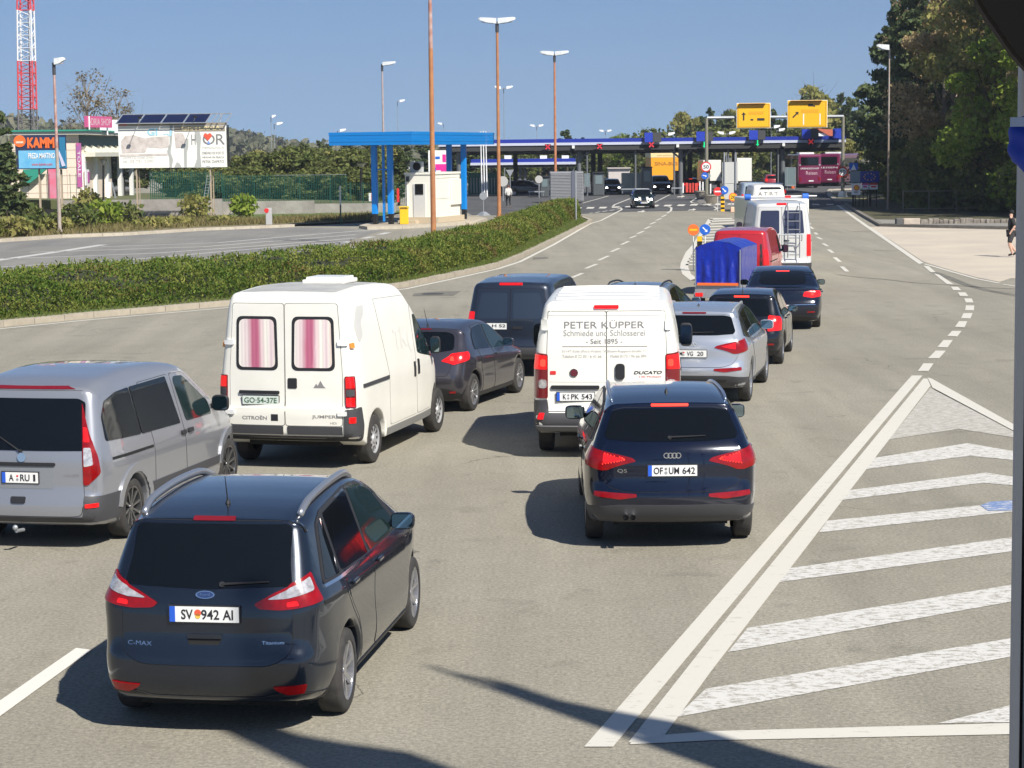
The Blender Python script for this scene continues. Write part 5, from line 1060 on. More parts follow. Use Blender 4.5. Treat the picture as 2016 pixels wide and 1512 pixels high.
    lines('hatching', hat[1:]+[('p', [(1628, 1026), (1612, 1049), (2060, 1001), (2060, 982)]), ('p', [(1556, 1119), (1533, 1147), (2060, 1077), (2060, 1049)]), ('p', [(1472, 1237), (1433, 1285), (2060, 1173), (2060, 1141)]),
        ('p', [(1390, 1357), (1330, 1413), (2060, 1281), (2060, 1246)]), ('p', [(1846, 1425), (2060, 1422), (2060, 1372)])], .005, Ww)
    lines('base_line', [('p', [(1247, 1453), (1240, 1467), (1400, 1459), (1992, 1447), (2100, 1445), (2100, 1424), (1992, 1425), (1400, 1441)])], .0065, Wt)
    lines('blue_spill', [('p', [(1930, 996), (1950, 989), (2060, 982), (2060, 998), (1992, 1006), (1945, 1007)])], .009, worn('blue_spill', (.15, .22, .40), (.5, .5, .5), .46, 3))
    lines('left_lane_line', [('p', [(-160, 1490), (-160, 1522), (0, 1412), (180, 1281), (150, 1277), (0, 1381)])], .008, worn('lane_paint', (.66, .64, .58), ASPH, .33, 2))
    mid = [('l', [(1347, 527), (1348, 518), (1357, 497), (1370, 482), (1399, 431)], .3), ('p', [(1395, 433), (1442, 431.6), (1442, 429.4), (1400, 429.6)]), ('l', [(1347, 527), (1352, 540), (1368, 552), (1376, 545)], .3)]
    for k in range(16):
        y = 436+k*5.4+k*k*.02; xl = 1399-(y-431)*.57+2; mid.append(('p', [(xl, y+1.2), (1484, y-2.8), (1484, y-5.2), (xl+1, y-1.2)]))
    lines('island_hatching', mid, .008, Wt)
    lines('plaza_lines', [('l', [(-60, 520), (0, 512), (100, 498), (203, 482)], .5), ('l', [(200, 486), (430, 478), (600, 463), (745, 452)], .24), ('l', [(60, 497), (400, 486), (700, 462)], .24), ('l', [(-50, 511), (60, 508), (300, 499), (500, 485), (700, 469)], .24),
        ('l', [(-50, 530), (0, 526), (250, 512), (560, 485), (690, 475)], .22), ('l', [(-50, 545), (80, 528), (330, 516), (640, 487)], .22), ('l', [(588, 501), (606, 495)], .4), ('l', [(634, 488), (652, 484)], .4), ('l', [(676, 479), (690, 476)], .4), ('l', [(714, 470), (734, 466)], .4), ('l', [(748, 462), (764, 458)], .4)], .008, Wp)
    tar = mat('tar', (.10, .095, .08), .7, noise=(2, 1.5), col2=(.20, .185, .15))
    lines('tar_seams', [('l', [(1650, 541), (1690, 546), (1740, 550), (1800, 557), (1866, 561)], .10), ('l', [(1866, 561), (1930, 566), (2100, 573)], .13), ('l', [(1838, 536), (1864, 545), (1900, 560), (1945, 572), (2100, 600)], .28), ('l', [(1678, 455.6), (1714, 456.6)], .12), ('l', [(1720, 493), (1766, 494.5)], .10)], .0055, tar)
    lines('manhole_patch', [('p', [(812, 583), (893, 582), (907, 573.5), (860, 574), (815, 578)]), ('p', [(1048, 511), (1080, 509), (1078, 506), (1050, 507)])], .0055, asphalt('patch_asphalt', (.19, .18, .155), (.17, .16, .14)))
    for q, nm in ((( 852, 579), 'manhole'),):
        g = G(*q); bm = bmesh.new(); cyl(bm, (g.x, g.y, .0), (g.x, g.y, .012), .34, n=24); o = bm_obj('manhole_cover', bm, mat('cast_iron', (.10, .09, .08), .6, .6)); tag(o, 'round iron manhole cover in a dark asphalt patch', 'manhole cover')
    # kerbs and islands
    K = mat('kerb_stone', (.42, .37, .29), .85, noise=(3, 1.2), col2=(.30, .26, .2)); K2 = mat('pale_kerb', (.5, .45, .36), .85, noise=(3, 1.2), col2=(.38, .33, .26))
    kerb('kerb', FRONT+[(1162, 437), (1150, 432), (1120, 424)], .24, .15, K)
    grass = mat('grass_ground', (.07, .12, .025), .95, noise=(1.2, 1.1), col2=(.13, .12, .05), bump=(8, .05))
    sheet('hedge_island', FRONT+[(1155, 434), (1120, 424)]+BACK[::-1][1:], .10, grass)
    kerb('far_kerb', [(-200, 489), (0, 477), (118, 468), (240, 464), (400, 454), (577, 447)], .35, .16, K2)
    verge = mat('dry_verge', (.13, .12, .055), .95, noise=(.8, 1.5), col2=(.20, .16, .09), bump=(6, .06))
    sheet('verge', [(-400, 500), (-200, 488), (0, 476), (118, 467), (240, 463), (400, 453), (577, 446), (760, 436), (760, 414), (577, 418), (300, 421), (-400, 430)], .12, verge)
    sheet('grass_verge', [(360, 438), (560, 434), (745, 431), (800, 418), (600, 421), (420, 428)], .135, mat('spring_grass', (.075, .14, .022), .95, noise=(1.5, 1.2), col2=(.11, .14, .04), bump=(8, .05)))
    # right-hand pad, pavement and verge
    sheet('concrete_pad', [(1711, 447), (1760, 477), (1816, 514), (1832, 520), (1876, 533), (1922, 546), (1968, 555), (1990, 548), (2120, 548), (2120, 452), (1990, 450), (1736, 446)], .0042, mat('pinkish_concrete', (.54, .47, .37), .85, noise=(.3, 1.3), col2=(.42, .37, .31), bump=(20, .003)))
    Kd = mat('weathered_kerb', (.22, .20, .17), .85, noise=(3, 1.2), col2=(.15, .14, .12))
    kerb('right_kerb', [(1664, 404), (1700, 426), (1735, 446), (1850, 449), (1990, 452), (2120, 455)], .25, .15, Kd)
    sheet('pavement', [(1720, 436), (1736, 444.5), (1850, 447.5), (1990, 450.5), (2120, 453), (2120, 444), (1990, 442), (1850, 440), (1770, 437)], .13, mat('pavement', (.28, .26, .23), .9, noise=(1, 1.2), col2=(.2, .19, .17)))
    sheet('forest_floor', [(1667, 403), (1702, 424), (1722, 435), (1770, 436), (1990, 441), (2300, 447), (2600, 400), (2600, 330), (1760, 340), (1730, 395), (1690, 397)], .11, mat('forest_floor', (.05, .06, .02), .95, noise=(1, 1.3), col2=(.09, .07, .04), bump=(5, .08)))
    g0 = mat('dry_island', (.25, .21, .11), .95, noise=(1.5, 1.4), col2=(.16, .17, .07))
    sheet('sign_island', [(1634, 390), (1646, 395), (1700, 395), (1735, 387), (1735, 378), (1640, 384)], .10, g0); kerb('island_kerb', [(1690, 373), (1636, 375), (1632, 378), (1632, 384), (1645, 395), (1690, 396.5)], .4, .14, K2)
    sheet('barrier_island', [(1372, 398), (1380, 388), (1400, 392), (1452, 403), (1455, 413), (1412, 411)], .006, asphalt('grey_asphalt', (.2, .195, .18), (.22, .2, .18)))
    sheet('booth_island', [(712, 449.5), (725, 451.5), (790, 450), (935, 441), (955, 434), (940, 428), (760, 438)], .14, mat('beige_slab', (.45, .38, .28), .85, noise=(1.5, 1.2), col2=(.35, .3, .23))); kerb('booth_island_kerb', [(760, 438), (712, 449), (725, 452), (790, 450.5), (935, 441.5), (955, 434)], .3, .17, K2)

# ---------------------------------------------------------------- plants
def leaf_arrays(P, size, up=0.0, asp=1.6, jit=.5, tri=False):
    n = len(P); a = RNG.normal(size=(n, 3)); a[:, 2] += up; a /= np.linalg.norm(a, axis=1)[:, None]
    b = RNG.normal(size=(n, 3)); b -= a*(a*b).sum(1)[:, None]; b /= np.linalg.norm(b, axis=1)[:, None]
    s = size*(1+jit*RNG.uniform(-1, 1, n))[:, None]; a = a*s*asp/2; b = b*s/2
    if tri: return np.stack([P-b, P+b, P+a*2], 1)
    return np.stack([P-a-b, P-a*.2+b*1.1, P+a+b*.2, P+a*.1-b], 1)
def arr_obj(name, A, m, parent=None, extra=None):
    """A: (n, k, 3) faces; extra: (verts, faces) appended with material 1"""
    n, k, _ = A.shape; vs = A.reshape(-1, 3); fs = np.arange(n*k).reshape(n, k)
    me = bpy.data.meshes.new(name); me.vertices.add(n*k); me.vertices.foreach_set('co', vs.ravel()); me.loops.add(n*k); me.loops.foreach_set('vertex_index', fs.ravel())
    me.polygons.add(n); me.polygons.foreach_set('loop_start', np.arange(n)*k); me.polygons.foreach_set('loop_total', np.full(n, k)); me.update(); me.validate(); me.materials.append(m)
    return link(bpy.data.objects.new(name, me), parent)
BARK = mat('bark', (.10, .075, .05), .95, bump=(8, .03)); BARK2 = mat('pale_bark', (.26, .22, .17), .9)
def conifer(name, h, r, leaf, n=2600, size=.33, seed=1, bare=.18, lean=.03):
    rg = np.random.default_rng(seed); t = thing(name, '', '', (0, 0, 0)); bm = bmesh.new(); cyl(bm, (0, 0, 0), (lean*h, 0, h*.97), r*.07+.05, .03, n=8); P = []
    nb = int(h*3.6)
    for i in range(nb):
        z = h*(bare+(1-bare)*(i+rg.uniform())/nb*.97); f = (z/h-bare)/(1-bare); L = r*(1-f**1.35)*rg.uniform(.55, 1.12)+.25; az = rg.uniform(0, 2*pi); dz = rg.uniform(-.02, .32)*L
        a = np.array([lean*z, 0, z]); b = a+np.array([cos(az)*L, sin(az)*L, dz]); cyl(bm, a, b, .035, .01, n=4)
        m_ = int(n/nb*(L/r+.25)*1.25); u = rg.uniform(.15, 1.05, m_)**.75; w = .10+.20*L*(1-abs(u-.6))
        q = a+(b-a)*u[:, None]+rg.normal(size=(m_, 3))*np.stack([w, w, w*.45], 1)*.55; P.append(q)
    P = np.concatenate(P); bm_obj('trunk', bm, BARK, t); arr_obj('crown', leaf_arrays(P, size, .5, 1.9), leaf, t); return t
def broadleaf(name, h, r, leaf, n=3000, size=.3, seed=1, base=.25, sparse=1.0, bark=BARK, blobs=9):
    rg = np.random.default_rng(seed); t = thing(name, '', '', (0, 0, 0)); bm = bmesh.new(); cyl(bm, (0, 0, 0), (0, 0, h*.6), r*.06+.05, .06, n=8); P = []
    for i in range(blobs*3):
        az = rg.uniform(0, 2*pi); z = h*(base+(1-base)*rg.uniform(.05, .95)); f = (z/h-base)/(1-base); R2 = r*math.sqrt(max(.05, 1-(2*f-.85)**2))*rg.uniform(.3, .95)
        c = np.array([cos(az)*R2, sin(az)*R2, z]); s = r*rg.uniform(.18, .38)
        a = np.array([0, 0, max(h*.12, z-R2*.9-.1*h)]); cyl(bm, a, c, .06, .015, n=5)
        for k in range(3): cyl(bm, c, c+rg.normal(size=3)*s*.9, .02, .006, n=4)
        m_ = int(n/(blobs*3)); d = rg.normal(size=(m_, 3)); d /= np.linalg.norm(d, axis=1)[:, None]; P.append(c+d*(s*rg.uniform(.35, 1.1, m_)**.6)[:, None]*np.array([1, 1, .75]))
    P = np.concatenate(P); bm_obj('trunk', bm, bark, t); arr_obj('crown', leaf_arrays(P, size, .2, 1.3), leaf, t); return t
def hide_proto(t):
    for c in list(t.children)+[t]: bpy.data.objects.remove(c)
def hedge():
    F_ = [np.array(G(*p)) for p in FRONT]; B_ = [np.array(G(*p)) for p in BACK]
    def resample(P, n):
        P = np.array(P); d = np.concatenate([[0], np.cumsum(np.linalg.norm(np.diff(P, axis=0), axis=1))]); s = np.linspace(0, d[-1], n); return np.stack([np.interp(s, d, P[:, i]) for i in range(3)], 1)
    n = 400; A = resample(F_, n); B = resample(B_, n); hd = (B-A)
    def surf(u, v, rg=None):
        """u along 0..1, v across 0..1"""
        i = np.clip(u*(n-1), 0, n-1.001); k = i.astype(int); f = (i-k)[:, None]; a = A[k]*(1-f)+A[k+1]*f; b = B[k]*(1-f)+B[k+1]*f
        g0 = np.interp(u, [0, .45, .70, .85, .97], [.10, .13, .26, .26, .35])
        w = g0+(1-g0-.04)*v; p = a+(b-a)*w[:, None]
        hh = np.interp(u, [0, .5, .8, .96, 1], [.76, .72, .74, .92, .8]); prof = np.clip(1-np.abs(2*v-1)**2.6, 0, 1)**.5
        z = np.zeros(len(p))
        for s0 in range(0, len(p), 8000):             # overlapping mounds, one per old bush
            q = p[s0:s0+8000, None, :2]-MC[None, :, :2]; d2 = (q**2).sum(2)/MR[None, :]**2; z[s0:s0+8000] = (MH[None, :]*np.sqrt(np.clip(1-d2, 0, 1))).max(1)
        p[:, 2] = .10+np.maximum(.05, hh*prof*(.34+.80*z)); return p
    rg = np.random.default_rng(17); nm = 420; mu = rg.uniform(0, 1, nm); mk = (mu*(n-1)).astype(int); mv = rg.uniform(.05, .97, nm)[:, None]
    MC = A[mk]*(1-mv)+B[mk]*mv; MR = rg.uniform(.7, 1.7, nm); MH = rg.uniform(.55, 1.25, nm)
    t = thing('hedge', 'long olive juniper hedge along the kerbed island left of the road', 'hedge')
    nu, nv = 500, 14; U_, V_ = np.meshgrid(np.linspace(0, 1, nu), np.linspace(0, 1, nv), indexing='ij'); S = surf(U_.ravel(), V_.ravel()); S[:, 2] = np.maximum(.08, S[:, 2]-.18)
    fs = [(i*nv+j, (i+1)*nv+j, (i+1)*nv+j+1, i*nv+j+1) for i in range(nu-1) for j in range(nv-1)]
    mesh_obj('inner_twigs', S, fs, mat('hedge_core', (.03, .035, .012), .95), t)
    N = 62000; u = RNG.uniform(0, 1, N); v = RNG.uniform(0, 1, N)**1.25; v = np.where(RNG.uniform(size=N) < .25, v*.25, v); P = surf(u, v); P[:, 2] -= RNG.uniform(0, .26, N)*RNG.uniform(0, 1, N)
    P[:, :2] += RNG.normal(0, .05, (N, 2)); spike = RNG.uniform(size=N) < .06
    dirs = RNG.normal(0, .55, (N, 3)); dirs[:, 2] = np.abs(dirs[:, 2])+.75; out = (A[np.clip((u*399).astype(int), 0, 399)]-B[np.clip((u*399).astype(int), 0, 399)]); out /= np.linalg.norm(out, axis=1)[:, None]
    dirs += out*np.clip(1-v*2.2, -.6, 1)[:, None]*1.0; dirs /= np.linalg.norm(dirs, axis=1)[:, None]
    L = RNG.uniform(.08, .17, N)*np.where(spike, 1.7, 1); faces = []
    for k in range(3):
        f = k*.33; q = P+dirs*(L*f)[:, None]; dd = dirs+RNG.normal(0, .55, (N, 3)); dd /= np.linalg.norm(dd, axis=1)[:, None]; s = np.cross(dd, RNG.normal(size=(N, 3))); s /= np.linalg.norm(s, axis=1)[:, None]
        w = (.036*(1-.35*f)); ll = (L*(.62-.3*f))[:, None]; faces.append(np.stack([q-s*w, q+s*w, q+dd*ll+s*w*.25, q+dd*ll-s*w*.25], 1))
    q_ = np.concatenate(faces); sel = (np.sin(q_[:, 0, 0]*.8+q_[:, 0, 1]*.5)+np.sin(q_[:, 0, 0]*2.3-q_[:, 0, 1]*1.7)*.6+RNG.normal(0, .5, len(q_))) > (1.75-np.clip(q_[:, 0, 0]*.0+(q_[:, 0, 1]-55)*.02, -.5, .8)); arr_obj('browned_foliage', q_[sel], foliage('juniper_tips', (.12, .10, .03), (.26, .19, .07), .25, .6), t); arr_obj('foliage', q_[~sel], foliage('juniper', (.07, .14, .02), (.26, .27, .06), .3, .45), t)
    # rough grass in front of it
    N = 26000; u = RNG.uniform(0, 1, N); k = np.clip((u*399).astype(int), 0, 398); g = np.interp(u, [0, .45, .7, .97], [.14, .16, .32, .5])
    P = A[k]+(B[k]-A[k])*(g*RNG.uniform(.01, 1, N))[:, None]; P[:, 2] = .10; d = RNG.normal(0, .35, (N, 3)); d[:, 2] = 1; L = RNG.uniform(.05, .14, N)[:, None]; s = RNG.normal(size=(N, 3)); s[:, 2] = 0; s *= .012/np.linalg.norm(s, axis=1)[:, None]
    o = arr_obj('grass', np.stack([P-s, P+s, P+d*L], 1), foliage('grass_blades', (.10, .17, .03), (.19, .19, .06), .3)); tag(o, 'short green grass on the island in front of the hedge', 'grass', kind='stuff')
def scatter_clumps(name, spots, leaf, label, cat, seed=3, size=.2, per=420):
    """low shrubs: one thing each"""
    rg = np.random.default_rng(seed); protos = []
    for i, (p, h, w, gl, lab) in enumerate(spots):
        n = per; d = rg.normal(size=(n, 3)); d /= np.linalg.norm(d, axis=1)[:, None]; r = rg.uniform(.3, 1, n)**.5; P = d*r[:, None]*np.array([w/2, w/2, h/2])+np.array([0, 0, h*.55]); P[:, 2] = np.maximum(P[:, 2], .05); P += rg.normal(0, .08*h, (n, 3)); P[:, 2] = np.abs(P[:, 2])
        t = thing('shrub', lab, 'shrub', (p.x, p.y, .1)); t['group'] = label; bm = bmesh.new()
        for k in range(7): a = rg.normal(size=3)*w*.3; cyl(bm, (0, 0, 0), (a[0], a[1], h*.6+abs(a[2])*.4), .03, .01, n=5)
        bm_obj('stems', bm, BARK, t); arr_obj('foliage', leaf_arrays(P, size, .3, 1.5), gl, t)
def plants():
    pine = foliage('pine_needles', (.055, .09, .04), (.14, .165, .065), .18); olive = foliage('olive_leaves', (.21, .23, .06), (.38, .34, .12), .4); brown = foliage('budding_leaves', (.32, .24, .12), (.48, .37, .2), .4)
    green = foliage('spring_leaves', (.16, .24, .03), (.30, .36, .06), .4); mid = foliage('scrub_leaves', (.085, .12, .032), (.18, .19, .06), .3)
    hedge()
    H_ = {}
    H_['p1'] = conifer('pine_tree', 15, 3.6, pine, 9500, .22, 1, .24); H_['p2'] = conifer('pine_tree', 12, 2.8, pine, 4200, .28, 2, .15); H_['p3'] = conifer('pine_tree', 10, 2.0, foliage('young_pine', (.05, .08, .03), (.12, .14, .05), .15), 3000, .28, 5, .12)
    H_['b1'] = broadleaf('broadleaf_tree', 17, 4.2, olive, 11000, .21, 3, .12); H_['b2'] = broadleaf('broadleaf_tree', 17, 4.0, brown, 6500, .17, 4, .2, bark=BARK2); H_['b3'] = broadleaf('broadleaf_tree', 14, 4.2, green, 8000, .20, 6, .08); H_['b4'] = broadleaf('broadleaf_tree', 8, 3.6, mid, 2600, .36, 8, .08)
    H_['b5'] = broadleaf('broadleaf_tree', 8, 3.2, olive, 2200, .36, 9, .1); H_['bare'] = broadleaf('bare_tree', 13, 2.6, foliage('sparse_buds', (.16, .13, .08), (.24, .2, .12), .3), 900, .16, 11, .35, bark=BARK2, blobs=14); H_['bush'] = broadleaf('bush', 3.2, 3.0, mid, 2400, .2, 12, .02)
    used = set()
    def put(k, px, D, h, lab, cat='tree', group=None, w=1.0, rz=None, z=0):
        src = H_[k]; h0 = {'p1': 15, 'p2': 12, 'p3': 10, 'b1': 17, 'b2': 17, 'b3': 14, 'b4': 8, 'b5': 8, 'bare': 13, 'bush': 3.2}[k]; s = h/h0
        X = (px-1008)/F*D*1.0; loc = (X, D, z); t = dup(src, loc, random.uniform(0, 6.28) if rz is None else rz, lab, (s*w, s*w, s)); t['category'] = cat
        if group: t['group'] = group
        return t
    # wood on the right
    put('p1', 1752, 184, 17.5, 'tall dark pine leaning over the end of the toll canopy', w=.85, rz=.5); put('p1', 1780, 153, 16.2, 'tallest dark pine, its tip beside the right street lamp', w=.72, rz=2); put('p2', 1762, 190, 12, 'shorter dark pine between the two tall pines', w=.9)
    put('p1', 1800, 150, 16.5, 'dark pine showing through the brown trees right of the street lamp', w=.9, rz=1)
    G1 = 'trees of the wood on the right'
    k = 0
    for px, D, h, kd in ((1852, 158, 18, 'b2'), (1858, 142, 18.5, 'b2'), (1875, 142, 18.5, 'b2'), (1915, 140, 18.5, 'b1'), (1850, 156, 15, 'b1'), (1900, 152, 19, 'b2'), (1958, 134, 17.5, 'b1'), (1992, 130, 16, 'b3'), (2030, 130, 17, 'b1'), (2070, 124, 16, 'b3'), (2110, 125, 18, 'b2'), (1940, 152, 15, 'b1'), (2000, 148, 19, 'b2'), (2060, 150, 19, 'b1'), (1820, 170, 17, 'p1'), (1796, 176, 15, 'p1'), (1880, 175, 13, 'b1'), (1950, 180, 13, 'p1'), (2150, 118, 17, 'b1'), (2200, 130, 18, 'b2'), (1965, 135, 18, 'b1'), (1822, 156, 13, 'b1'), (2260, 120, 17, 'b1')):
        put(kd, px, D, h, {'b1': 'olive green tree in the dense wood on the right', 'b2': 'brown budding tree in the dense wood on the right', 'b3': 'bright green young tree in the wood by the window post', 'p1': 'dark pine deep inside the wood on the right'}[kd], group=G1)
    for i, (px, D, h) in enumerate(((1822, 152, 2.8), (1826, 146, 3.0), (1842, 140, 3.6), (1868, 138, 4.6), (1868, 136, 4.6), (1895, 137, 5), (1922, 135, 5), (1950, 134, 4.4), (1978, 132, 4.8), (2005, 130, 4.5), (1892, 148, 6.5), (1905, 146, 7), (1940, 144, 7), (1880, 156, 6), (1960, 142, 6.5), (2040, 128, 5), (2080, 124, 5), (1850, 166, 4), (1810, 172, 2.8), (1790, 156, 2.0), (1772, 160, 1.6), (1742, 188, 4.6), (1765, 184, 5))):
        put('bush', px, D, h, 'dark bush in the undergrowth below the wood on the right', 'bush', 'undergrowth of the wood', w=.9)
    # tree line behind the canopies
    for i in range(52):
        px = 1090+i*11.6+random.uniform(-5, 5); D = 285+random.uniform(-20, 40)
        y = float(np.interp(px, [1090, 1130, 1180, 1230, 1290, 1330, 1380, 1430, 1500, 1560, 1590, 1640, 1700], [283, 275, 278, 268, 262, 245, 222, 222, 225, 222, 190, 200, 170]))+random.uniform(-12, 14)
        h = H+(293-y)*D/F; kd = random.choice(['p2', 'p3', 'p2', 'p3', 'p2', 'p3', 'b5'])
        put(kd, px, D, h, 'dark conifer in the tree line behind the long toll canopy' if kd[0] == 'p' else 'olive tree in the tree line behind the long toll canopy', group='tree line behind the toll canopy', w=1.0 if kd[0] == 'p' else .8)
    put('p3', 1122, 262, 7.0, 'small pine sticking up alone above the toll canopy', w=1.3); put('p3', 1155, 262, 6.0, 'smaller pine right of the lone one above the toll canopy', w=1.2)
    put('b3', 1222, 262, 6.2, 'round bright green tree behind the toll canopy', w=1.6)
    for i in range(14): put('b4', 1000+i*20, 272+random.uniform(-6, 20), random.uniform(3.6, 5), 'low green tree seen under the toll canopy', group='trees seen under the canopy', w=1.3)
    for i in range(16): put(random.choice(['b4', 'b5']), 1280+i*26, 262+random.uniform(-6, 12), random.uniform(4.6, 7), 'green tree seen under the right half of the toll canopy', group='trees seen under the right canopy', w=1.2)
    # wood behind the green fence on the left
    for i in range(30):
        px = 380+i*14+random.uniform(-5, 5); D = 168+random.uniform(-6, 16); y = float(np.interp(px, [380, 440, 480, 540, 570, 600, 640, 690, 760], [338, 325, 312, 300, 300, 285, 297, 300, 300]))+random.uniform(-6, 8)
        h = H+(303-y)*D/F; put(random.choice(['b4', 'b5', 'p3', 'b4']), px, D, max(3.0, h), 'bushy green tree behind the green mesh fence', group='trees behind the green fence', w=1.25)
    for i in range(20):
        px = 570+i*22+random.uniform(-5, 5); D = 232+random.uniform(-8, 22); y = float(np.interp(px, [570, 620, 650, 720, 780, 900, 1000], [300, 288, 272, 270, 268, 275, 283]))+random.uniform(-4, 10)
        put(random.choice(['p2', 'p3']), px, D, H+(301-y)*D/F, 'dark pine behind the blue canopy and its fence', group='pines behind the blue canopy', w=1.3)
    for i in range(22): put('b4', 370+i*18, 160+random.uniform(-3, 5), random.uniform(2.4, 3.4), 'low dark tree right behind the green mesh fence', group='low trees behind the fence', w=1.5)
    put('bare', 186, 205, 13.2, 'taller bare tree behind the shop roof', w=1.1, rz=1); put('bare', 243, 200, 11.2, 'shorter bare tree behind the left end of the solar panels', w=1.1, rz=3); put('bare', 150, 210, 8.6, 'lowest bare tree left of the other two behind the shop', w=1.2)
    for i, (px, D, h) in enumerate(((-4, 122, 7.2), (24, 126, 5.2))): put('p3', px, D, h, ('tall' if i == 0 else 'shorter')+' pine at the left edge in front of the orange and blue billboard', w=1.15, rz=i*2.)
    put('b5', 120, 260, 6, 'olive tree behind the shop roof', w=1.6); put('b5', 60, 255, 6.5, 'olive tree between the lattice mast legs', w=1.6); put('b4', 215, 250, 7, 'dark tree behind the pink roof sign', w=1.6); put('b4', 330, 210, 5, 'green tree hidden behind the white billboard', w=1.5); put('b4', 372, 200, 4.2, 'green tree right below the white billboard', w=1.5)
    for k_ in H_.values(): hide_proto(k_)
    # shrubs in the left verge
    sp = []; lab = 'shrubs in the verge by the plaza'
    for (px, py, h, w, c, l) in ((20, 470, 1.0, 2.4, olive, 'dry shrub at the left edge of the verge'), (75, 462, 1.0, 2.6, mid, 'dark green shrub left of the near lamp post'), (150, 455, 1.4, 2.4, mid, 'dark leafy shrub right of the near lamp post'), (205, 450, 1.5, 2.6, green, 'bright green shrub before the wall'), (245, 446, 1.2, 2.4, mid, 'dark shrub left of the billboard post'), (175, 432, 1.8, 1.6, olive, 'tall thin shrub against the concrete wall'), (45, 440, 1.2, 2.4, mid, 'green shrub below the pine'),
                              (385, 434, 1.5, 2.0, olive, 'pale shrub left of the right billboard post'), (478, 432, 1.4, 1.7, green, 'rounded green shrub by the wall step'), (300, 452, .5, 2.2, olive, 'low dry shrub on the verge'), (345, 448, .45, 2.4, olive, 'low weeds before the billboard'), (440, 444, .4, 2.0, olive, 'low weeds by the grey bollard'), (110, 462, .8, 2, olive, 'dry bush at the foot of the lamp post')):
        sp.append((G(px, py), h, w, c, l))
    scatter_clumps('shrub', sp, None, lab, 'shrub')
    N = 9000; P = np.zeros((N, 3)); 
    for i in range(N):
        px = random.uniform(-60, 740); y1 = float(np.interp(px, [-60, 0, 240, 400, 577, 740], [478, 473, 460, 450, 443, 436])); g = G(px, random.uniform(y1-(20 if px < 420 else 9), y1)); P[i] = (g.x, g.y, .12)
    d = RNG.normal(0, .4, (N, 3)); d[:, 2] = 1; L = RNG.uniform(.12, .42, N)[:, None]; s = RNG.normal(size=(N, 3)); s[:, 2] = 0; s *= .04/np.linalg.norm(s, axis=1)[:, None]
    o = arr_obj('weeds', np.stack([P-s, P+s, P+d*L], 1), foliage('dry_grass', (.16, .15, .05), (.26, .21, .1), .3)); tag(o, 'dry grass and weeds along the plaza kerb', 'weeds', kind='stuff')
def hills():
    rg = np.random.default_rng(5)
    def ridge(name, D, pts, thick, m):
        xs = np.arange(pts[0][0], pts[-1][0], 6); bm = bmesh.new(); rows = []
        for x in xs:
            y = float(np.interp(x, [p[0] for p in pts], [p[1] for p in pts])); X = (x-1008)/F*D; Z = H+(300-.011*(x-1008)*1-y)*D/F
            rows.append([bm.verts.new((X, D-thick, -1)), bm.verts.new((X, D-thick*.6, Z*.45)), bm.verts.new((X, D-thick*.25, Z*.8)), bm.verts.new((X, D, Z)), bm.verts.new((X, D+thick, -1))])
        for a, b in zip(rows, rows[1:]):
            for i in range(4): bm.faces.new((a[i], b[i], b[i+1], a[i+1]))
        o = bm_obj(name, bm, m, smooth=True); o['kind'] = 'structure'
        V = np.array([[v.co[:] for v in o.data.vertices]])[0].reshape(-1, 5, 3); return V
    hm = mat('hillside', (.10, .095, .07), .95, noise=(.03, 1.5), col2=(.06, .065, .05))
    V1 = ridge('left_hill', 700, [(-900, 222), (-200, 222), (0, 236), (60, 248), (130, 262), (220, 270), (330, 275), (500, 302), (700, 306)], 160, hm)
    V2 = ridge('middle_hill', 900, [(150, 302), (380, 270), (440, 268), (490, 272), (530, 283), (600, 296), (680, 305), (900, 306), (1100, 306)], 200, hm)
    P = []
    for V, D in ((V1, 1), (V2, 1)):
        n = 9000; i = rg.integers(0, len(V)-1, n); j = rg.integers(0, 3, n); f = rg.uniform(size=n)[:, None]; g = rg.uniform(size=n)[:, None]
        P.append((V[i, j]*(1-g)+V[i, j+1]*g)*(1-f)+(V[i+1, j]*(1-g)+V[i+1, j+1]*g)*f)
    P = np.concatenate(P); P = np.repeat(P, 4, axis=0)+rg.normal(size=(len(P)*4, 3))*np.array([1.4, 1.4, 1.3]); P[:, 2] += .6
    o = arr_obj('hill_wood', leaf_arrays(P, 1.9, .3, 1.2), foliage('hill_foliage', (.08, .095, .05), (.18, .17, .11), .1)); tag(o, 'distant scrub wood covering the hills on the left', 'wood', kind='stuff')
# ---------------------------------------------------------------- structures
def PX(px, py, D): return AT(px, py, D)
def slab(bm, px0, py0, px1, py1, D, dep, mi=0, bev=0):
    """box facing the road whose front spans the given photo corners at distance D"""
    a = AT(px0, py0, D); b = AT(px1, py1, D); m_ = (py0+py1)/2; z0 = AT((px0+px1)/2, max(py0, py1), D).z; z1 = AT((px0+px1)/2, min(py0, py1), D).z
    return box(bm, ((a.x+b.x)/2, D+dep/2, (z0+z1)/2), (abs(b.x-a.x), dep, abs(z1-z0)), mi=mi, bev=bev)
def part(name, m, parent, *boxes, bev=0):
    bm = bmesh.new()
    for b in boxes: slab(bm, *b, bev=bev)
    return bm_obj(name, bm, m, parent)
def bpart(name, m, parent, *boxes, bev=0, rot=None):
    bm = bmesh.new()
    for c, s in boxes: box(bm, c, s, bev=bev, rot=rot)
    return bm_obj(name, bm, m, parent)
def cpart(name, m, parent, *cs, n=12):
    bm = bmesh.new()
    for c in cs: cyl(bm, c[0], c[1], c[2], c[3] if len(c) > 3 else None, n=n)
    return bm_obj(name, bm, m, parent, smooth=False)
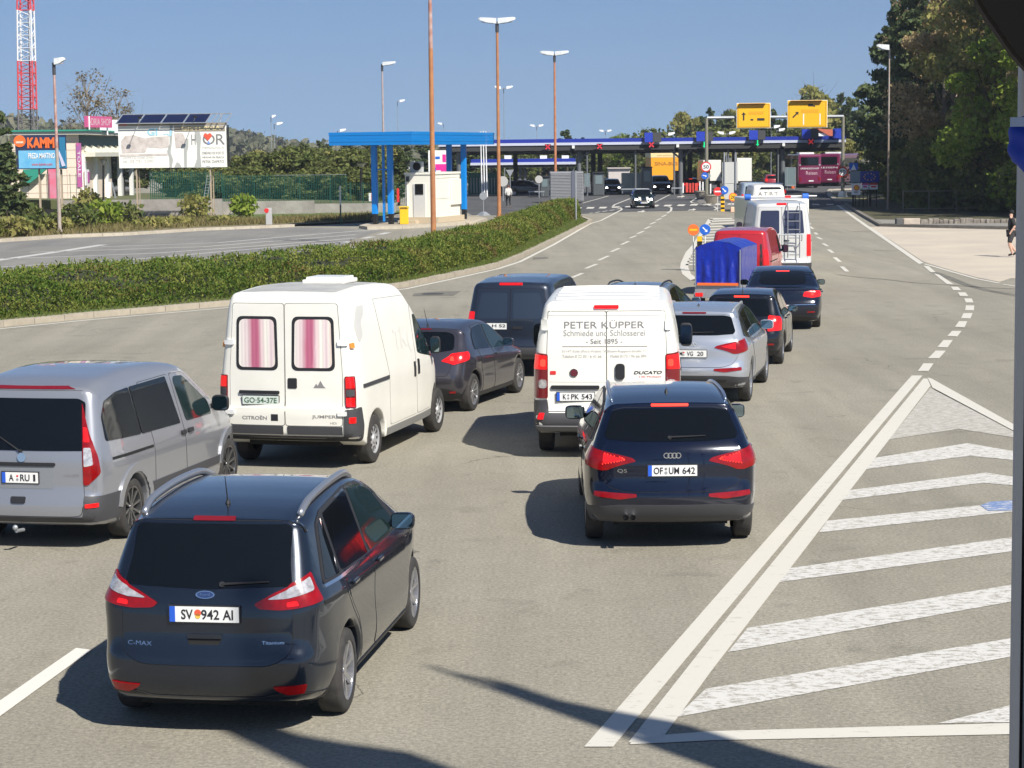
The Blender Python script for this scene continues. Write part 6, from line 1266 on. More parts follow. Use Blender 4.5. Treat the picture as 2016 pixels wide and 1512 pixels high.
def rustmat(name, c1, c2, c3):
    m = mat(name, c1, .6, .1); t = m.node_tree; b = t.nodes['Principled BSDF']; L = t.links.new
    tc = t.nodes.new('ShaderNodeTexCoord'); mp = t.nodes.new('ShaderNodeMapping'); mp.inputs['Scale'].default_value = (6, 6, .9); L(tc.outputs['Object'], mp.inputs[0])
    n = t.nodes.new('ShaderNodeTexNoise'); n.inputs['Scale'].default_value = 1.2; n.inputs['Detail'].default_value = 8; n.inputs['Roughness'].default_value = .7; L(mp.outputs[0], n.inputs['Vector'])
    sp = t.nodes.new('ShaderNodeSeparateXYZ'); L(tc.outputs['Object'], sp.inputs[0])
    ad = t.nodes.new('ShaderNodeMath'); ad.operation = 'MULTIPLY_ADD'; ad.inputs[1].default_value = -.035; L(sp.outputs['Z'], ad.inputs[0]); L(n.outputs['Fac'], ad.inputs[2])
    cr = t.nodes.new('ShaderNodeValToRGB'); L(ad.outputs[0], cr.inputs[0]); e = cr.color_ramp; e.elements[0].position = .05; e.elements[0].color = (*c1, 1); e.elements[1].position = .45; e.elements[1].color = (*c3, 1); q = e.elements.new(.27); q.color = (*c2, 1)
    L(cr.outputs[0], b.inputs['Base Color']); return m
def lamp_post(label, x, y, h, heads, rust, r=.11, hl=1.15, arm=.0, hm=None, split=.5, group='street lamps', hw=.36):
    t = thing('street_lamp', label, 'street lamp', (x, y, 0), 0, group); up = rust[1] if isinstance(rust, tuple) else rust; lo = rust[0] if isinstance(rust, tuple) else rust
    cpart('lower_pole', lo, t, ((0, 0, 0), (0, 0, h*split), r, r*.8), ((0, 0, 0), (0, 0, .3), r*1.4), n=14)
    cpart('upper_pole', up, t, ((0, 0, h*split), (0, 0, h-.25), r*.78, r*.6), n=14)
    cpart('collar', M['dplast'], t, ((0, 0, h-.75), (0, 0, h-.1), r*.85))
    hm = hm or M['lamphead']
    for sg in heads:
        bm = bmesh.new(); x0 = sg*(.04+arm); x1 = sg*(arm+hl); w = hw
        pts = [(x0, -.02, .16), (x1, .13, .14), (x1, .02, .10), (x0, -.26, .18)]
        V = []
        for xx, zb, th, yw in ((x0, h-.22, .34, w*.55), (x0+(x1-x0)*.55, h-.14, .30, w*.6), (x1-sg*.12, h-.02, .20, w*.5), (x1, h+.04, .10, w*.35)):
            V.append([bm.verts.new((xx, -yw, zb)), bm.verts.new((xx, yw, zb)), bm.verts.new((xx, yw*.8, zb+th)), bm.verts.new((xx, -yw*.8, zb+th))])
        for a, b in zip(V, V[1:]):
            for i in range(4): bm.faces.new((a[i], a[(i+1) % 4], b[(i+1) % 4], b[i]))
        bm.faces.new(V[0]); bm.faces.new(V[-1]); L_ = bm_obj('lamp_head', bm, hm, t)
        bpart('lamp_glass', M['clear'], L_, (((x0+x1)/2, 0, h-.16), (abs(x1-x0)*.7, w*.7, .05)), rot=Matrix.Rotation(-sg*.14, 4, 'Y'))
        if arm: cpart('arm', M['steel'], t, ((0, 0, h-.2), (sg*arm*1.1, 0, h-.08), .04))
    return t
def thin_lamp(label, px, py_top, D, heads=(1,), hl=.5, arm=.3, r=.055, group='slender street lamps beyond the canopies'):
    g = AT(px, 300, D); h = H+(300-.011*(px-1008)-py_top)*D/F
    return lamp_post(label, g.x, D, h, heads, M['steel'], r=r, hl=hl+arm, arm=arm, group=group, hm=M['signwhite'], hw=.22)
def arrow(bm, c, s, ang, d=.004, th=.3):
    """flat arrow of half length s about c in the xz plane"""
    P = [(0, 1), (.55, .35), (.18, .4), (.18, -1), (-.18, -1), (-.18, .4), (-.55, .35)]; ca, sa = cos(ang), sin(ang)
    prism(bm, [Vector((c[0]+s*(x*ca+z*sa), c[1], c[2]+s*(-x*sa+z*ca))) for x, z in P], (0, -d, 0))
def round_sign(t, c, r, ring, face, txt=None, arr=None, name='sign_disc', ink=None, bar=None):
    o = cpart(name, ring, t, ((c[0], c[1]+.02, c[2]), (c[0], c[1], c[2]), r), n=32)
    cpart('sign_face', face, o, ((c[0], c[1], c[2]), (c[0], c[1]-.01, c[2]), r*(.76 if ring is not face else .99)), n=32)
    if txt: text('sign_lettering', txt, (c[0], c[1]-.012, c[2]), (1, 0, 0), (0, 0, 1), r*1.05, r*.72, ink or M['ink'], o, bold=.02, off=.003)
    if arr is not None: bm = bmesh.new(); arrow(bm, (c[0], c[1]-.012, c[2]), r*.62, arr); bm_obj('sign_arrow', bm, M['signwhite'], o)
    if bar: bpart('sign_bar', bar, o, ((c[0], c[1]-.014, c[2]), (r*1.4, .006, r*.32)))
    return o
def canopies():
    # blue roofed booth island
    C0 = Vector((-5.5, 116, 0)); u = Vector((.315, .949, 0)); v = Vector((-.949, .315, 0)); rz = math.atan2(-u.x, u.y)
    blue = mat('cladding_blue', (.0, .20, .58), .4, coat=.3); blue2 = mat('post_blue', (.0, .24, .72), .4, coat=.3)
    t = thing('canopy', 'bright blue flat canopy on blue posts over the white booth', 'canopy', C0, rz)
    L_, Wd = 14.4, 5.05                                # local: +y along u, -x along v
    bpart('roof', mat('soffit', (.25, .25, .25), .7), t, ((-Wd/2, L_/2, 4.98), (Wd-.1, L_-.1, .5)))
    for k in range(4): bpart('fascia_board', blue, t, ((-Wd/2, L_/2, 4.79+k*.185), (Wd+(k % 2)*.03, L_+(k % 2)*.03, .18)))
    for b, a in ((.95, 2.2), (2.2, 2.2), (3.15, 2.1), (.8, 10.9), (1.75, 10.9)):
        w_ = .30 if (b, a) != (2.65, 2.2) else .16
        if (b, a) == (.95, 2.2): continue
        bpart('post', blue2, t, ((-b, a, 2.72), (w_, w_, 3.98)), bev=.03); bpart('post_foot', M['gap'], t, ((-b, a, .42), (w_*.85, w_*.85, .65)))
    bpart('thin_post', blue2, t, ((-2.66, 2.3, 2.5), (.13, .13, 4.4)))
    bpart('post_tie', blue2, t, ((-2.66, 2.2, 3.3), (.9, .06, .06)))
    # booth
    b = thing('booth', 'small white customs booth under the blue canopy', 'booth', C0, rz)
    wp = mat('booth_panel', (.86, .84, .74), .5, coat=.2, noise=(2, .8), col2=(.80, .77, .67)); bx, by = -1.05, 6.1
    bpart('wall', wp, b, ((bx, by, 1.72), (1.9, 4.2, 2.55)), bev=.02)
    bpart('roof_slab', wp, b, ((bx, by, 3.03), (2.0, 4.3, .12)))
    bpart('plinth', mat('plinth_stone', (.5, .42, .3), .8), b, ((bx+.05, by, .32), (2.2, 4.6, .34)), ((bx-.6, by-2.5, .22), (1.1, .7, .2)))
    d = bpart('door', mat('door_white', (.62, .61, .58), .4), b, ((bx-.05, by-2.12, 1.45), (.75, .05, 1.95)))
    bpart('window', M['glass'], d, ((bx-.05, by-2.16, 2.12), (.5, .03, .62)))
    bpart('panel_line', mat('panel_line', (.5, .47, .4), .5), b, ((bx+.955, by, 1.55), (.01, 4.1, .03)), ((bx+.955, by, 2.75), (.01, 4.1, .03)))
    bpart('pipe', wp, b, ((bx-.8, by-2.15, 1.5), (.05, .05, 2.1)))
    bpart('sun_blind_box', wp, b, ((bx+1.02, by+1.2, 1.9), (.1, 1.6, 1.5)))
    ac = thing('air_conditioner', 'grey air conditioner with round black fan on the booth roof', 'air conditioner', C0, rz)
    bpart('casing', mat('ac_grey', (.42, .43, .42), .5), ac, ((bx-.35, by-1.7, 3.42), (.75, .35, .62)), bev=.02); cpart('fan', M['gap'], ac, ((bx-.28, by-1.9, 3.44), (bx-.28, by-1.86, 3.44), .24), n=24)
    bx2 = tag(bpart('electric_box', M['dplast'], None, ((0, 0, 0), (.18, .1, .3)), bev=.01), 'small grey electric box on the booth corner below the air conditioner', 'electric box'); p = C0+u*(by-2.2)+v*(-bx+.75); bx2.location = (p.x, p.y, 2.72); bx2.rotation_euler = (0, 0, rz)
    g = G(796, 446); bn = thing('bin', 'yellow plastic grit bin at the foot of the blue posts', 'bin', (g.x, g.y, .14)); ym = mat('bin_yellow', (.8, .47, .01), .5)
    bpart('bin_body', ym, bn, ((0, 0, .45), (.5, .5, .9)), bev=.04); bpart('bin_lid', ym, bn, ((0, 0, .96), (.56, .56, .14)), bev=.04); bpart('bin_slot', M['black'], bn, ((0, -.29, .95), (.4, .02, .05)))
    # pink and white poster behind the booth
    pn = thing('billboard', 'upright white and pink advertising board behind the booth', 'billboard', (0, 0, 0)); part('panel', M['signwhite'], pn, (843, 296, 881, 343, 150, .15)); part('post', M['steel'], pn, (858, 343, 862, 420, 150.1, .15))
    pk = mat('poster_pink', (.75, .02, .28), .5); part('pink_patch', pk, pn, (871, 304, 878, 319, 149.98, .02), (857, 323, 880, 335, 149.985, .02), (868, 332, 880, 340, 149.98, .02)); part('blue_patch', M['signblue'], pn, (857, 308, 866, 313, 149.98, .02), (850, 330, 858, 338, 149.98, .02))
    # long toll canopy
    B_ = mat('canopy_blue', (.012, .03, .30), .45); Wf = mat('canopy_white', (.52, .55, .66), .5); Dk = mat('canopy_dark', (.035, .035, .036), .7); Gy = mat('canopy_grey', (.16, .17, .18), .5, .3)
    x0, x1 = -6.6, 31.5; D = 193; t = thing('toll_canopy', 'long blue and white toll canopy spanning all the inspection lanes', 'canopy', (x0, D, 0)); Lc = x1-x0
    bpart('blue_fascia', B_, t, ((Lc/2, 6, 5.19), (Lc, 12, .34))); bpart('white_fascia', Wf, t, ((Lc/2, 6, 4.89), (Lc+.1, 12.1, .24)))
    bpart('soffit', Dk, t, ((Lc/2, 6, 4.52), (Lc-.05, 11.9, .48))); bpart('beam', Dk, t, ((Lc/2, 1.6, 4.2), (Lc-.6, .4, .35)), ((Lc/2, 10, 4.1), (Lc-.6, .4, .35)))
    for px in (908, 1145, 1345, 1546): X = (px-1008)/F*D-x0; cpart('column', Gy, t, ((X, 1.2, 0), (X, 1.2, 4.2), .22)); cpart('brace', Gy, t, ((X, 1.2, 3.4), (X+1.0, 1.2, 4.2), .09), ((X, 1.2, 3.4), (X-1.0, 1.2, 4.2), .09))
    for px in (888, 1180, 1194, 1365, 1378, 1470, 1560, 1020): X = (px-1008)/F*D-x0; bpart('rear_column', Dk, t, ((X, 9.5, 2.1), (.45, .45, 4.2)))
    for px in (1160, 1255, 1331, 1535, 1437, 1450): X = (px-1008)/F*D-x0; cpart('pole', Gy, t, ((X, .5, 0), (X, .5, 4.2), .09))
    for px in (1133, 1337, 1544): X = (px-1008)/F*D-x0; bpart('lamp_box', M['plate'], t, ((X, -.1, 4.6), (.25, .2, .28)))
    # lane signals and boards on it
    for i, (px, kd) in enumerate(((1083, 'x'), (1184, 'x'), (1285, 'x'), (1388, 'g'), (1492, 'g'), (1596, 'x'))):
        X = (px-1008)/F*D; py = {0: 289, 1: 288, 2: 285, 3: 285, 4: 281.5, 5: 279}[i]; z = AT(px, py, D-.5).z
        s = thing('lane_signal', ['leftmost red cross lane signal under the toll canopy edge', 'second red cross lane signal from the left', 'third red cross lane signal, under the left blue board', 'green arrow lane signal half behind the gantry post', 'green arrow lane signal beside the left yellow sign', 'rightmost red cross lane signal above the coach'][i], 'lane signal', (X, D-.45, z), 0, 'lane signals on the toll canopy')
        bpart('housing', M['gap'], s, ((0, 0, 0), (.55, .2, .5)), bev=.02)
        bm = bmesh.new()
        if kd == 'x':
            for a in (pi/4, -pi/4): box(bm, (0, -.12, 0), (.6, .03, .12), rot=Matrix.Rotation(a, 4, 'Y'))
            bm_obj('red_cross', bm, mat('lit_red_cross', (.5, .03, .05), .4, emis=((.9, .06, .08), .2)), s)
        else: arrow(bm, (0, -.12, 0), .27, pi, .03); bm_obj('green_arrow', bm, mat('lit_green_arrow', (.0, .4, .15), .4, emis=((.0, .8, .3), .6)), s)
    sb = mat('board_blue', (.015, .045, .42), .5); sd = mat('board_dark', (.055, .055, .058), .6)
    for i, (a, b_, c, y0, y1) in enumerate(((1269, 1285, 1302, 261, 280), (1371, 1388, 1404, 259, 278), (1475, 1492, 1507, 256.5, 275), (1579, 1596, 1611, 254, 273))):
        s = thing('lane_board', ['blue and dark lane board above the third red cross', 'blue and dark lane board behind the gantry post', 'blue and dark lane board below the left yellow sign', 'blue and dark lane board below the right yellow sign'][i], 'lane board', (0, 0, 0), 0, 'lane boards on the toll canopy roof')
        part('blue_panel', sb, s, (a, y0, b_, y1, D-.4, .15)); part('dark_panel', sd, s, (b_+.3, y0, c, y1, D-.4, .15)); part('bracket', M['gap'], s, (a-3, y1-4, a, y1+1, D-.38, .3))
    s = tag(part('lane_board', sb, None, (1640, 253, 1656, 272, D-.4, .15)), 'blue board at the right end of the toll canopy roof', 'lane board')
    # second, lower canopy
    D2 = 214; t = thing('far_canopy', 'lower blue and white canopy seen below the left half of the toll canopy', 'canopy', (0, 0, 0))
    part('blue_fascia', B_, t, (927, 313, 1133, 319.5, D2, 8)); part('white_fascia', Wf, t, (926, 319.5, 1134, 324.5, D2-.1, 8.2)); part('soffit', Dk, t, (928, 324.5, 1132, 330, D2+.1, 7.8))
    for px in (968, 1024, 1034, 1088, 1128): part('column', Gy, t, (px-2.5, 330, px+2.5, 380, D2+1, .3))
    for i, px in enumerate((1000, 1070, 1113)): part('roof_light', M['signwhite'], t, (px-7, 306, px+7, 312.9, D2+1, .4))
    # booths and panels in the lanes
    gg = mat('booth_grey', (.085, .095, .10), .35); ggl = mat('screen_glass', (.16, .21, .22), .12, spec=.8); lg = mat('light_booth', (.52, .50, .45), .6)
    def booth(label, a, y0, b_, y1, D_, cat='booth', win=None, m=gg):
        s = thing('inspection_booth', label, cat, (0, 0, 0), 0); part('booth_body', m, s, (a, y0, b_, y1, D_, 2.2), bev=.04); w = b_-a; h_ = y1-y0
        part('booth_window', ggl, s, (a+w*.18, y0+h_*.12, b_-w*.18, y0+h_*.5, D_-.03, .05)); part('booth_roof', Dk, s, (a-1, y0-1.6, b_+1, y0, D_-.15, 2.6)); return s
    booth('dark booth beside the grey container', 1064, 348, 1081, 387.5, 190); booth('dark booth between the first two lanes', 1168, 340, 1190, 384.5, 194); booth('dark booth beside the tall black car', 1264, 330, 1284, 384, 196); booth('narrow dark booth left of the red cones', 1331, 338, 1345, 380, 200); booth('dark booth between the far columns behind the 50 sign', 1385, 330, 1398, 378, 205)
    for i, (a, y0, b_, y1, D_) in enumerate(((1224, 341, 1261, 378, 197), (1533, 330, 1566, 366, 215), (1332, 337, 1360, 372, 203), (1151, 342, 1161, 368, 193))):
        s = thing('glass_screen', ['glass wind screen in front of the middle lanes', 'glass wind screen left of the coach', 'glass wind screen by the red barriers', 'narrow glass screen beside the grey container'][i], 'screen', (0, 0, 0)); part('glass_pane', ggl, s, (a, y0, b_, y1, D_, .06)); part('frame', M['steel'], s, (a-.8, y0-.8, b_+.8, y0, D_-.02, .1), (a-.8, y0, a, y1+4, D_-.02, .1), (b_, y0, b_+.8, y1+4, D_-.02, .1), ((a+b_)/2-.4, y0, (a+b_)/2+.4, y1, D_-.02, .1))
    s = thing('container', 'grey corrugated container behind the third rusty lamp post', 'container', (0, 0, 0)); cg = mat('container_grey', (.26, .265, .28), .5); part('container_body', cg, s, (1083, 338, 1149, 396, 168, 2.4)); bm = bmesh.new()
    for k in range(19): slab(bm, 1084, 340+k*2.95, 1148, 341.6+k*2.95, 167.9, .1)
    bm_obj('ribs', bm, mat('container_rib', (.33, .335, .35), .5), s); part('corner_post', mat('container_dark', (.12, .13, .17), .5), s, (1125, 337.5, 1133, 397, 167.85, .12))
    # traffic furniture at the booths
    for i, (px, a, b_, D_) in enumerate(((1345, 360, 380, 190), (1378, 357, 380, 189), (1384, 358, 379, 192), (1399, 362, 381, 188))): tag(part('white_bollard', M['signwhite'], None, (px-1.3, a, px+1.3, b_, D_, .12)), ['white bollard left of the red barriers', 'white bollard right of the red barriers', 'second white bollard right of the red barriers', 'white bollard right of the gantry post'][i], 'bollard', 'white bollards at the lanes')
    for i, (a, b_) in enumerate(((1350, 1355), (1357, 1361), (1363, 1366), (1368, 1374))): s = tag(part('red_barrier', mat('barrier_red', (.62, .06, .04), .5), None, (a, 360+i % 2, b_, 379, 190, .35), bev=.03), ['leftmost red water-filled barrier', 'second red barrier from the left', 'third red barrier from the left', 'rightmost red barrier'][i]+' at the inspection lane', 'barrier', 'red plastic barriers')
    tag(cpart('orange_post', M['signorange'], None, (AT(1561, 371, 216), AT(1561, 350, 216), .2, .16), (AT(1561, 353, 216), AT(1561, 349, 216), .32)), 'orange signal post left of the coach', 'post')
    for k, (a, b_) in enumerate(((1040, 1072), (1223, 1262), (1322, 1344), (1548, 1566))):
        s = thing('guard_rail', ['guard rail below the lower canopy', 'guard rail beside the middle booth', 'guard rail by the white bollards', 'guard rail left of the coach'][k], 'guard rail', (0, 0, 0)); y = (376, 371, 369, 364)[k]; part('rail', M['steel'], s, (a, y, b_, y+2.5, 189, .08)); part('rail_post', M['steel'], s, (a+2, y, a+3, y+10, 189.1, .1), (b_-3, y, b_-2, y+10, 189.1, .1))
    # low buildings seen under the canopies
    for i, (a, y0, b_, y1, D_, c, l) in enumerate(((600, 322, 935, 392, 260, (.55, .58, .62), 'long pale industrial shed behind the blue canopy'), (1198, 332, 1240, 362, 255, (.55, .50, .47), 'heap of pale rubble and huts beyond the first lane'), (1248, 306, 1290, 350, 300, (.42, .42, .38), 'grey rounded storage tank behind the lorry'))):
        s = thing('shed' if i == 0 else ('hut' if i == 1 else 'storage_tank'), l, 'building', (0, 0, 0))
        if i == 2:
            g = AT(1268, 350, D_); bm = bmesh.new(); bmesh.ops.create_uvsphere(bm, u_segments=24, v_segments=12, radius=1, matrix=Matrix.Translation((g.x, D_, -1)) @ Matrix.Diagonal((2.3, 2.3, 4.6, 1))); bm_obj('tank_shell', bm, mat('tank', c, .7), s, smooth=True)
        else:
            part('wall', mat('shed_wall', c, .6), s, (a, y0, b_, y1, D_, 8 if i == 0 else 3)); part('roof', mat('shed_roof', tuple(x*.9 for x in c), .6), s, (a-2, y0-2, b_+2, y0, D_-.3, 8.6 if i == 0 else 3.6))
            if i == 0: part('roof_unit', M['plate'], s, (815, 316, 829, 320.5, D_+1, 1))
    hs = thing('house', 'house with an orange tiled roof peeking over the toll canopy', 'house', (0, 0, 0)); part('wall', M['signwhite'], hs, (1612, 262, 1640, 285, 240, 5)); a, b_, c = AT(1609, 252, 240), AT(1645, 268, 240), AT(1640, 252, 240)
    bm = bmesh.new(); prism(bm, [AT(1607, 253, 239.8), AT(1640, 255, 239.8), AT(1642, 271, 239.8), AT(1634, 268, 239.8)], (0, 5, 0)); bm_obj('roof', bm, mat('roof_tile', (.55, .14, .07), .7, noise=(4, 1), col2=(.4, .1, .06)), hs)
    s = thing('steel_fence', 'green palisade fence between the booth and the lamp posts', 'fence', (0, 0, 0)); gf = mat('palisade_green', (.01, .13, .085), .5); part('panel', gf, s, (921, 340, 990, 383, 200, .1)); bm = bmesh.new()
    for k in range(11): slab(bm, 926+k*5.8, 350, 928.5+k*5.8, 380, 199.9, .05)
    bm_obj('slats', bm, mat('palisade_gap', (.35, .42, .4), .6), s); part('base_wall', mat('fence_base', (.4, .36, .3), .9), s, (921, 383, 990, 390, 199.8, .3))
    for i, (px, a) in enumerate(((946, 258), (951, 257), (956, 258))): tag(cpart('flag_pole', M['signwhite'], None, (AT(px+3, 388, 182), AT(px, a, 182), .07, .04)), ['left', 'middle', 'right'][i]+' of three white flag poles behind the blue canopy', 'flag pole', 'white flag poles')
def sign_things():
    # gantry
    g0 = G(1391, 396); D = g0.y; gm = mat('gantry_grey', (.24, .23, .18), .6, .2); t = thing('sign_gantry', 'tall grey gantry carrying two yellow direction signs over the road', 'gantry', (0, 0, 0))
    a = AT(1391, 232, D); b = AT(1660, 229, D+4); ar = AT(1422, 234, D); cpart('post', gm, t, ((g0.x, D, 0), (a.x, D, a.z), .16, .13)); cpart('post', gm, t, ((b.x, D+4, 0), (b.x, D+4, b.z), .16, .13)); cpart('post_base', M['plate'], t, ((b.x, D+4, 0), (b.x, D+4, .6), .45, .3), n=4)
    cpart('crossbeam', M['steel'], t, (a, b, .13)); YE = M['yellow']; YD = mat('sign_yellow_dark', (.72, .36, .01), .5)
    def yel(x0, y0, x1, y1, Dp):
        s = thing('direction_sign', 'left yellow direction sign with an upward arrow' if x0 < 1500 else 'right yellow direction sign with a slanting arrow', 'sign', (0, 0, 0)); P = AT(x0, y0, Dp); Q = AT(x1, y1, Dp); cx, cz, w, h = (P.x+Q.x)/2, (P.z+Q.z)/2, Q.x-P.x, P.z-Q.z
        bpart('sign_panel', YE, s, ((cx, Dp, cz), (w, .08, h)), bev=.03); bpart('panel_frame', M['plate'], s, ((cx, Dp+.02, cz), (w+.08, .05, h+.08)))
        bpart('border_line', M['ink'], s, ((cx, Dp-.042, cz+h*.46), (w*.93, .004, .02)), ((cx, Dp-.042, cz-h*.46), (w*.93, .004, .02)), ((cx-w*.465, Dp-.042, cz), (.02, .004, h*.9)), ((cx+w*.465, Dp-.042, cz), (.02, .004, h*.9)))
        bpart('hood', YE, s, ((cx-.1, Dp-.2, cz+h*.50), (w*.8, .3, .03))); bpart('covered_text', YD, s, ((cx+.2, Dp-.044, cz+h*.10), (w*.45, .006, h*.14))); return s, cx, cz, w, h
    s, cx, cz, w, h = yel(1451, 204, 1516, 251, D+.8-.35); bm = bmesh.new(); arrow(bm, (cx-w*.3, D+.40, cz-.05), .34, 0); bm_obj('sign_arrow', bm, M['ink'], s)
    y = D+.40; bpart('bus_symbol', M['ink'], s, ((cx+w*.22, y, cz-h*.16), (.6, .01, .2))); bpart('car_symbol', M['ink'], s, ((cx-w*.05, y, cz-h*.17), (.22, .01, .13)))
    s, cx, cz, w, h = yel(1551, 198.5, 1628, 250, D+2.2); bm = bmesh.new(); arrow(bm, (cx-w*.3, D+2.15, cz-.05), .34, pi/4); bm_obj('sign_arrow', bm, M['ink'], s)
    bpart('truck_symbol', M['ink'], s, ((cx+w*.08, D+2.15, cz+h*.33), (.4, .01, .2)), ((cx+w*.17, D+2.15, cz+h*.30), (.14, .01, .13))); bpart('white_tape', M['signwhite'], s, ((cx-w*.10, D+2.15, cz-h*.2), (.09, .01, h*.42)), ((cx+w*.32, D+2.15, cz-h*.2), (.09, .01, h*.42)))
    ORW = M['signorange']
    for i, (px, py, DD) in enumerate(((1390, 328.5, D-.4), (1659, 338.5, D+3.3))):
        c = AT(px, py, DD); s = thing('speed_sign', ['round 50 speed limit sign on the left gantry post', 'round 50 speed limit sign on the right gantry post with orange flags'][i], 'sign', (0, 0, 0), 0, 'round speed limit signs'); round_sign(s, (c.x, DD, c.z), .43, M['signred'], M['signwhite'], '50')
        if i:
            for k in range(8): a_ = k*pi/4+.3; bm = bmesh.new(); box(bm, (c.x+.5*cos(a_), DD+.03, c.z+.5*sin(a_)), (.16, .02, .07), rot=Matrix.Rotation(-a_, 4, 'Y')); bm_obj('reflective_tag', bm, ORW, s)
    c = AT(1387.5, 346, D-.4); s = thing('direction_disc', 'blue keep-right disc under the left 50 sign', 'sign', (0, 0, 0)); round_sign(s, (c.x, D-.42, c.z), .29, M['signblue'], M['signblue'], arr=1.9)
    s = tag(cpart('grey_disc', M['steel'], None, (AT(1392, 346, D+.3), AT(1392, 346, D+.32), .29), n=24), 'back of a round sign behind the blue disc', 'sign')
    # far cluster and near cluster of keep-right signs with striped posts
    def cluster(px_r, px_b, pyr, pyb, r1, xb, y0, y1, DD, tw, lab):
        c = AT(px_r, pyr, DD); s = thing('no_entry_sign', lab[0], 'sign', (0, 0, 0)); rr = r1/F*DD; round_sign(s, (c.x, DD, c.z), rr, M['signorange'] if tw else M['signred'], M['signorange'] if tw else M['signred'], bar=M['yellow'] if tw else M['signwhite']); cpart('sign_post', M['plate'], s, ((c.x, DD+.03, c.z), (c.x, DD+.03, 0), .02))
        c = AT(px_b, pyb, DD); s = thing('direction_disc', lab[1], 'sign', (0, 0, 0)); round_sign(s, (c.x, DD, c.z), rr*.97, M['signblue'], M['signblue'], arr=3*pi/4); cpart('sign_post', M['plate'], s, ((c.x, DD+.03, c.z), (c.x, DD+.03, 0), .025))
        c = AT(xb, y0, DD-.1); zb = AT(xb, y1, DD-.1).z; s = thing('striped_post', lab[2], 'bollard', (c.x, DD-.15, 0)); hh = c.z; w = r1*.78*2/F*DD*.55; n = 7
        bpart('post_core', M['gap'], s, ((0, .02, hh/2), (w*.8, .08, hh)))
        for k in range(n):
            bpart('stripe', M['yellow'] if k % 2 == 0 else M['gap'], s, ((0, 0, hh*(k+.5)/n), (w, .12, hh/n*.98)))
    cluster(1365, 1388, 452.5, 452, 11, 1377, 465, 530, 72, True, ('orange round sign beside the blue trailer', 'blue keep-right disc beside the near orange round sign', 'yellow and black striped post left of the blue trailer'))
    cluster(1413, 1426, 377, 374.5, 8.5, 1422.5, 387, 414, 141, False, ('red no-entry disc at the start of the far hatched island', 'blue keep-right disc at the start of the far hatched island', 'yellow and black striped post below the far blue disc'))
    DD = 139; c = AT(1443, 388, DD); s = thing('speed_sign', 'orange round 20 sign beside the far striped post', 'sign', (0, 0, 0)); round_sign(s, (c.x, DD, c.z), .29, M['signorange'], M['yellow'], '20', ink=M['ink']); cpart('sign_post', M['steel'], s, ((c.x-.1, DD+.03, c.z), (c.x-.1, DD+.03, 0), .025), ((c.x+.1, DD+.03, c.z), (c.x+.1, DD+.03, 0), .025))
    wl = tag(bpart('warning_lamp', mat('peach_lamp', (.8, .5, .35), .5), None, ((AT(1444, 416, 138).x, 138, .2), (.4, .3, .35)), bev=.05), 'pale square lamp on the ground below the 20 sign', 'lamp')
    # two tall grey boards seen from behind
    s = thing('board_back', 'pale grey back of a large information board on two poles', 'sign', (0, 0, 0)); part('board', mat('board_grey', (.52, .52, .5), .6), s, (1422, 319, 1453, 361, 152, .1), (1424, 361.5, 1449, 392, 152.02, .1)); part('pole', M['steel'], s, (1425, 300, 1427.5, 404, 151.9, .1), (1447.5, 300, 1450, 404, 151.9, .1))
    # planters
    for i, (px, py, r) in enumerate(((1379, 392, .55), (1401, 401, .66))):
        g = G(px, py); s = thing('planter', ['left stone planter at the foot of the gantry', 'right stone planter below the sign boards'][i], 'planter', (g.x, g.y, 0), 0, 'stone planters'); cpart('bowl', mat('planter_stone', (.27, .24, .20), .9), s, ((0, 0, 0), (0, 0, .62), r*.55, r), n=20); cpart('rim', mat('planter_rim', (.3, .27, .22), .9), s, ((0, 0, .62), (0, 0, .72), r*1.05), n=20); cpart('soil', M['gap'], s, ((0, 0, .72), (0, 0, .725), r*.9), n=20)
    # signs on the right verge
    for i, (a, y0, b_, y1, DD, m_, lab) in enumerate(((1672, 321, 1689, 335, 146.4, M['signblue'], 'blue square pedestrian crossing sign by the wood'), (1674, 337, 1694, 359, 146.2, mat('sheet_grey', (.24, .29, .33), .5), 'grey-blue blank panel under the blue crossing sign'), (1694, 337, 1731, 359, 146, mat('deep_blue', (.006, .03, .28), .5), 'wide dark blue board at the edge of the wood'))):
        s = thing('road_sign', lab, 'sign', (0, 0, 0)); part('panel', m_, s, (a, y0, b_, y1, DD, .06)); part('post', M['gap'], s, ((a+b_)/2-.8, y1, (a+b_)/2+.8, 407, DD+.07, .06))
        if i == 0: g = AT(1680.5, 329, DD); bm = bmesh.new(); prism(bm, [Vector((g.x-.2, DD-.01, g.z-.22)), Vector((g.x+.2, DD-.01, g.z-.22)), Vector((g.x, DD-.01, g.z+.22))], (0, -.01, 0)); bm_obj('white_triangle', bm, M['signwhite'], s)
        if i == 2:
            for k in range(10): q = AT(1712+11*cos(k*.628), 348+6.5*sin(k*.628), DD); bpart('star', YE, s, ((q.x, DD-.01, q.z), (.07, .01, .07)))
    s = thing('advert_sign', 'white advertising panel with an orange shell emblem at the verge', 'sign', (0, 0, 0)); part('panel', M['signwhite'], s, (1677, 361, 1694, 384, 143, .08)); q = AT(1686, 369.5, 143); cpart('emblem', M['signorange'], s, ((q.x, 142.98, q.z), (q.x, 142.94, q.z), .2)); cpart('emblem_centre', YE, s, ((q.x, 142.94, q.z), (q.x, 142.92, q.z), .13)); part('caption', M['ink'], s, (1682, 377.5, 1689, 379, 142.98, .02)); part('leg', M['gap'], s, (1678, 384, 1679.2, 410, 143.1, .06), (1691, 384, 1692, 410, 143.1, .06))
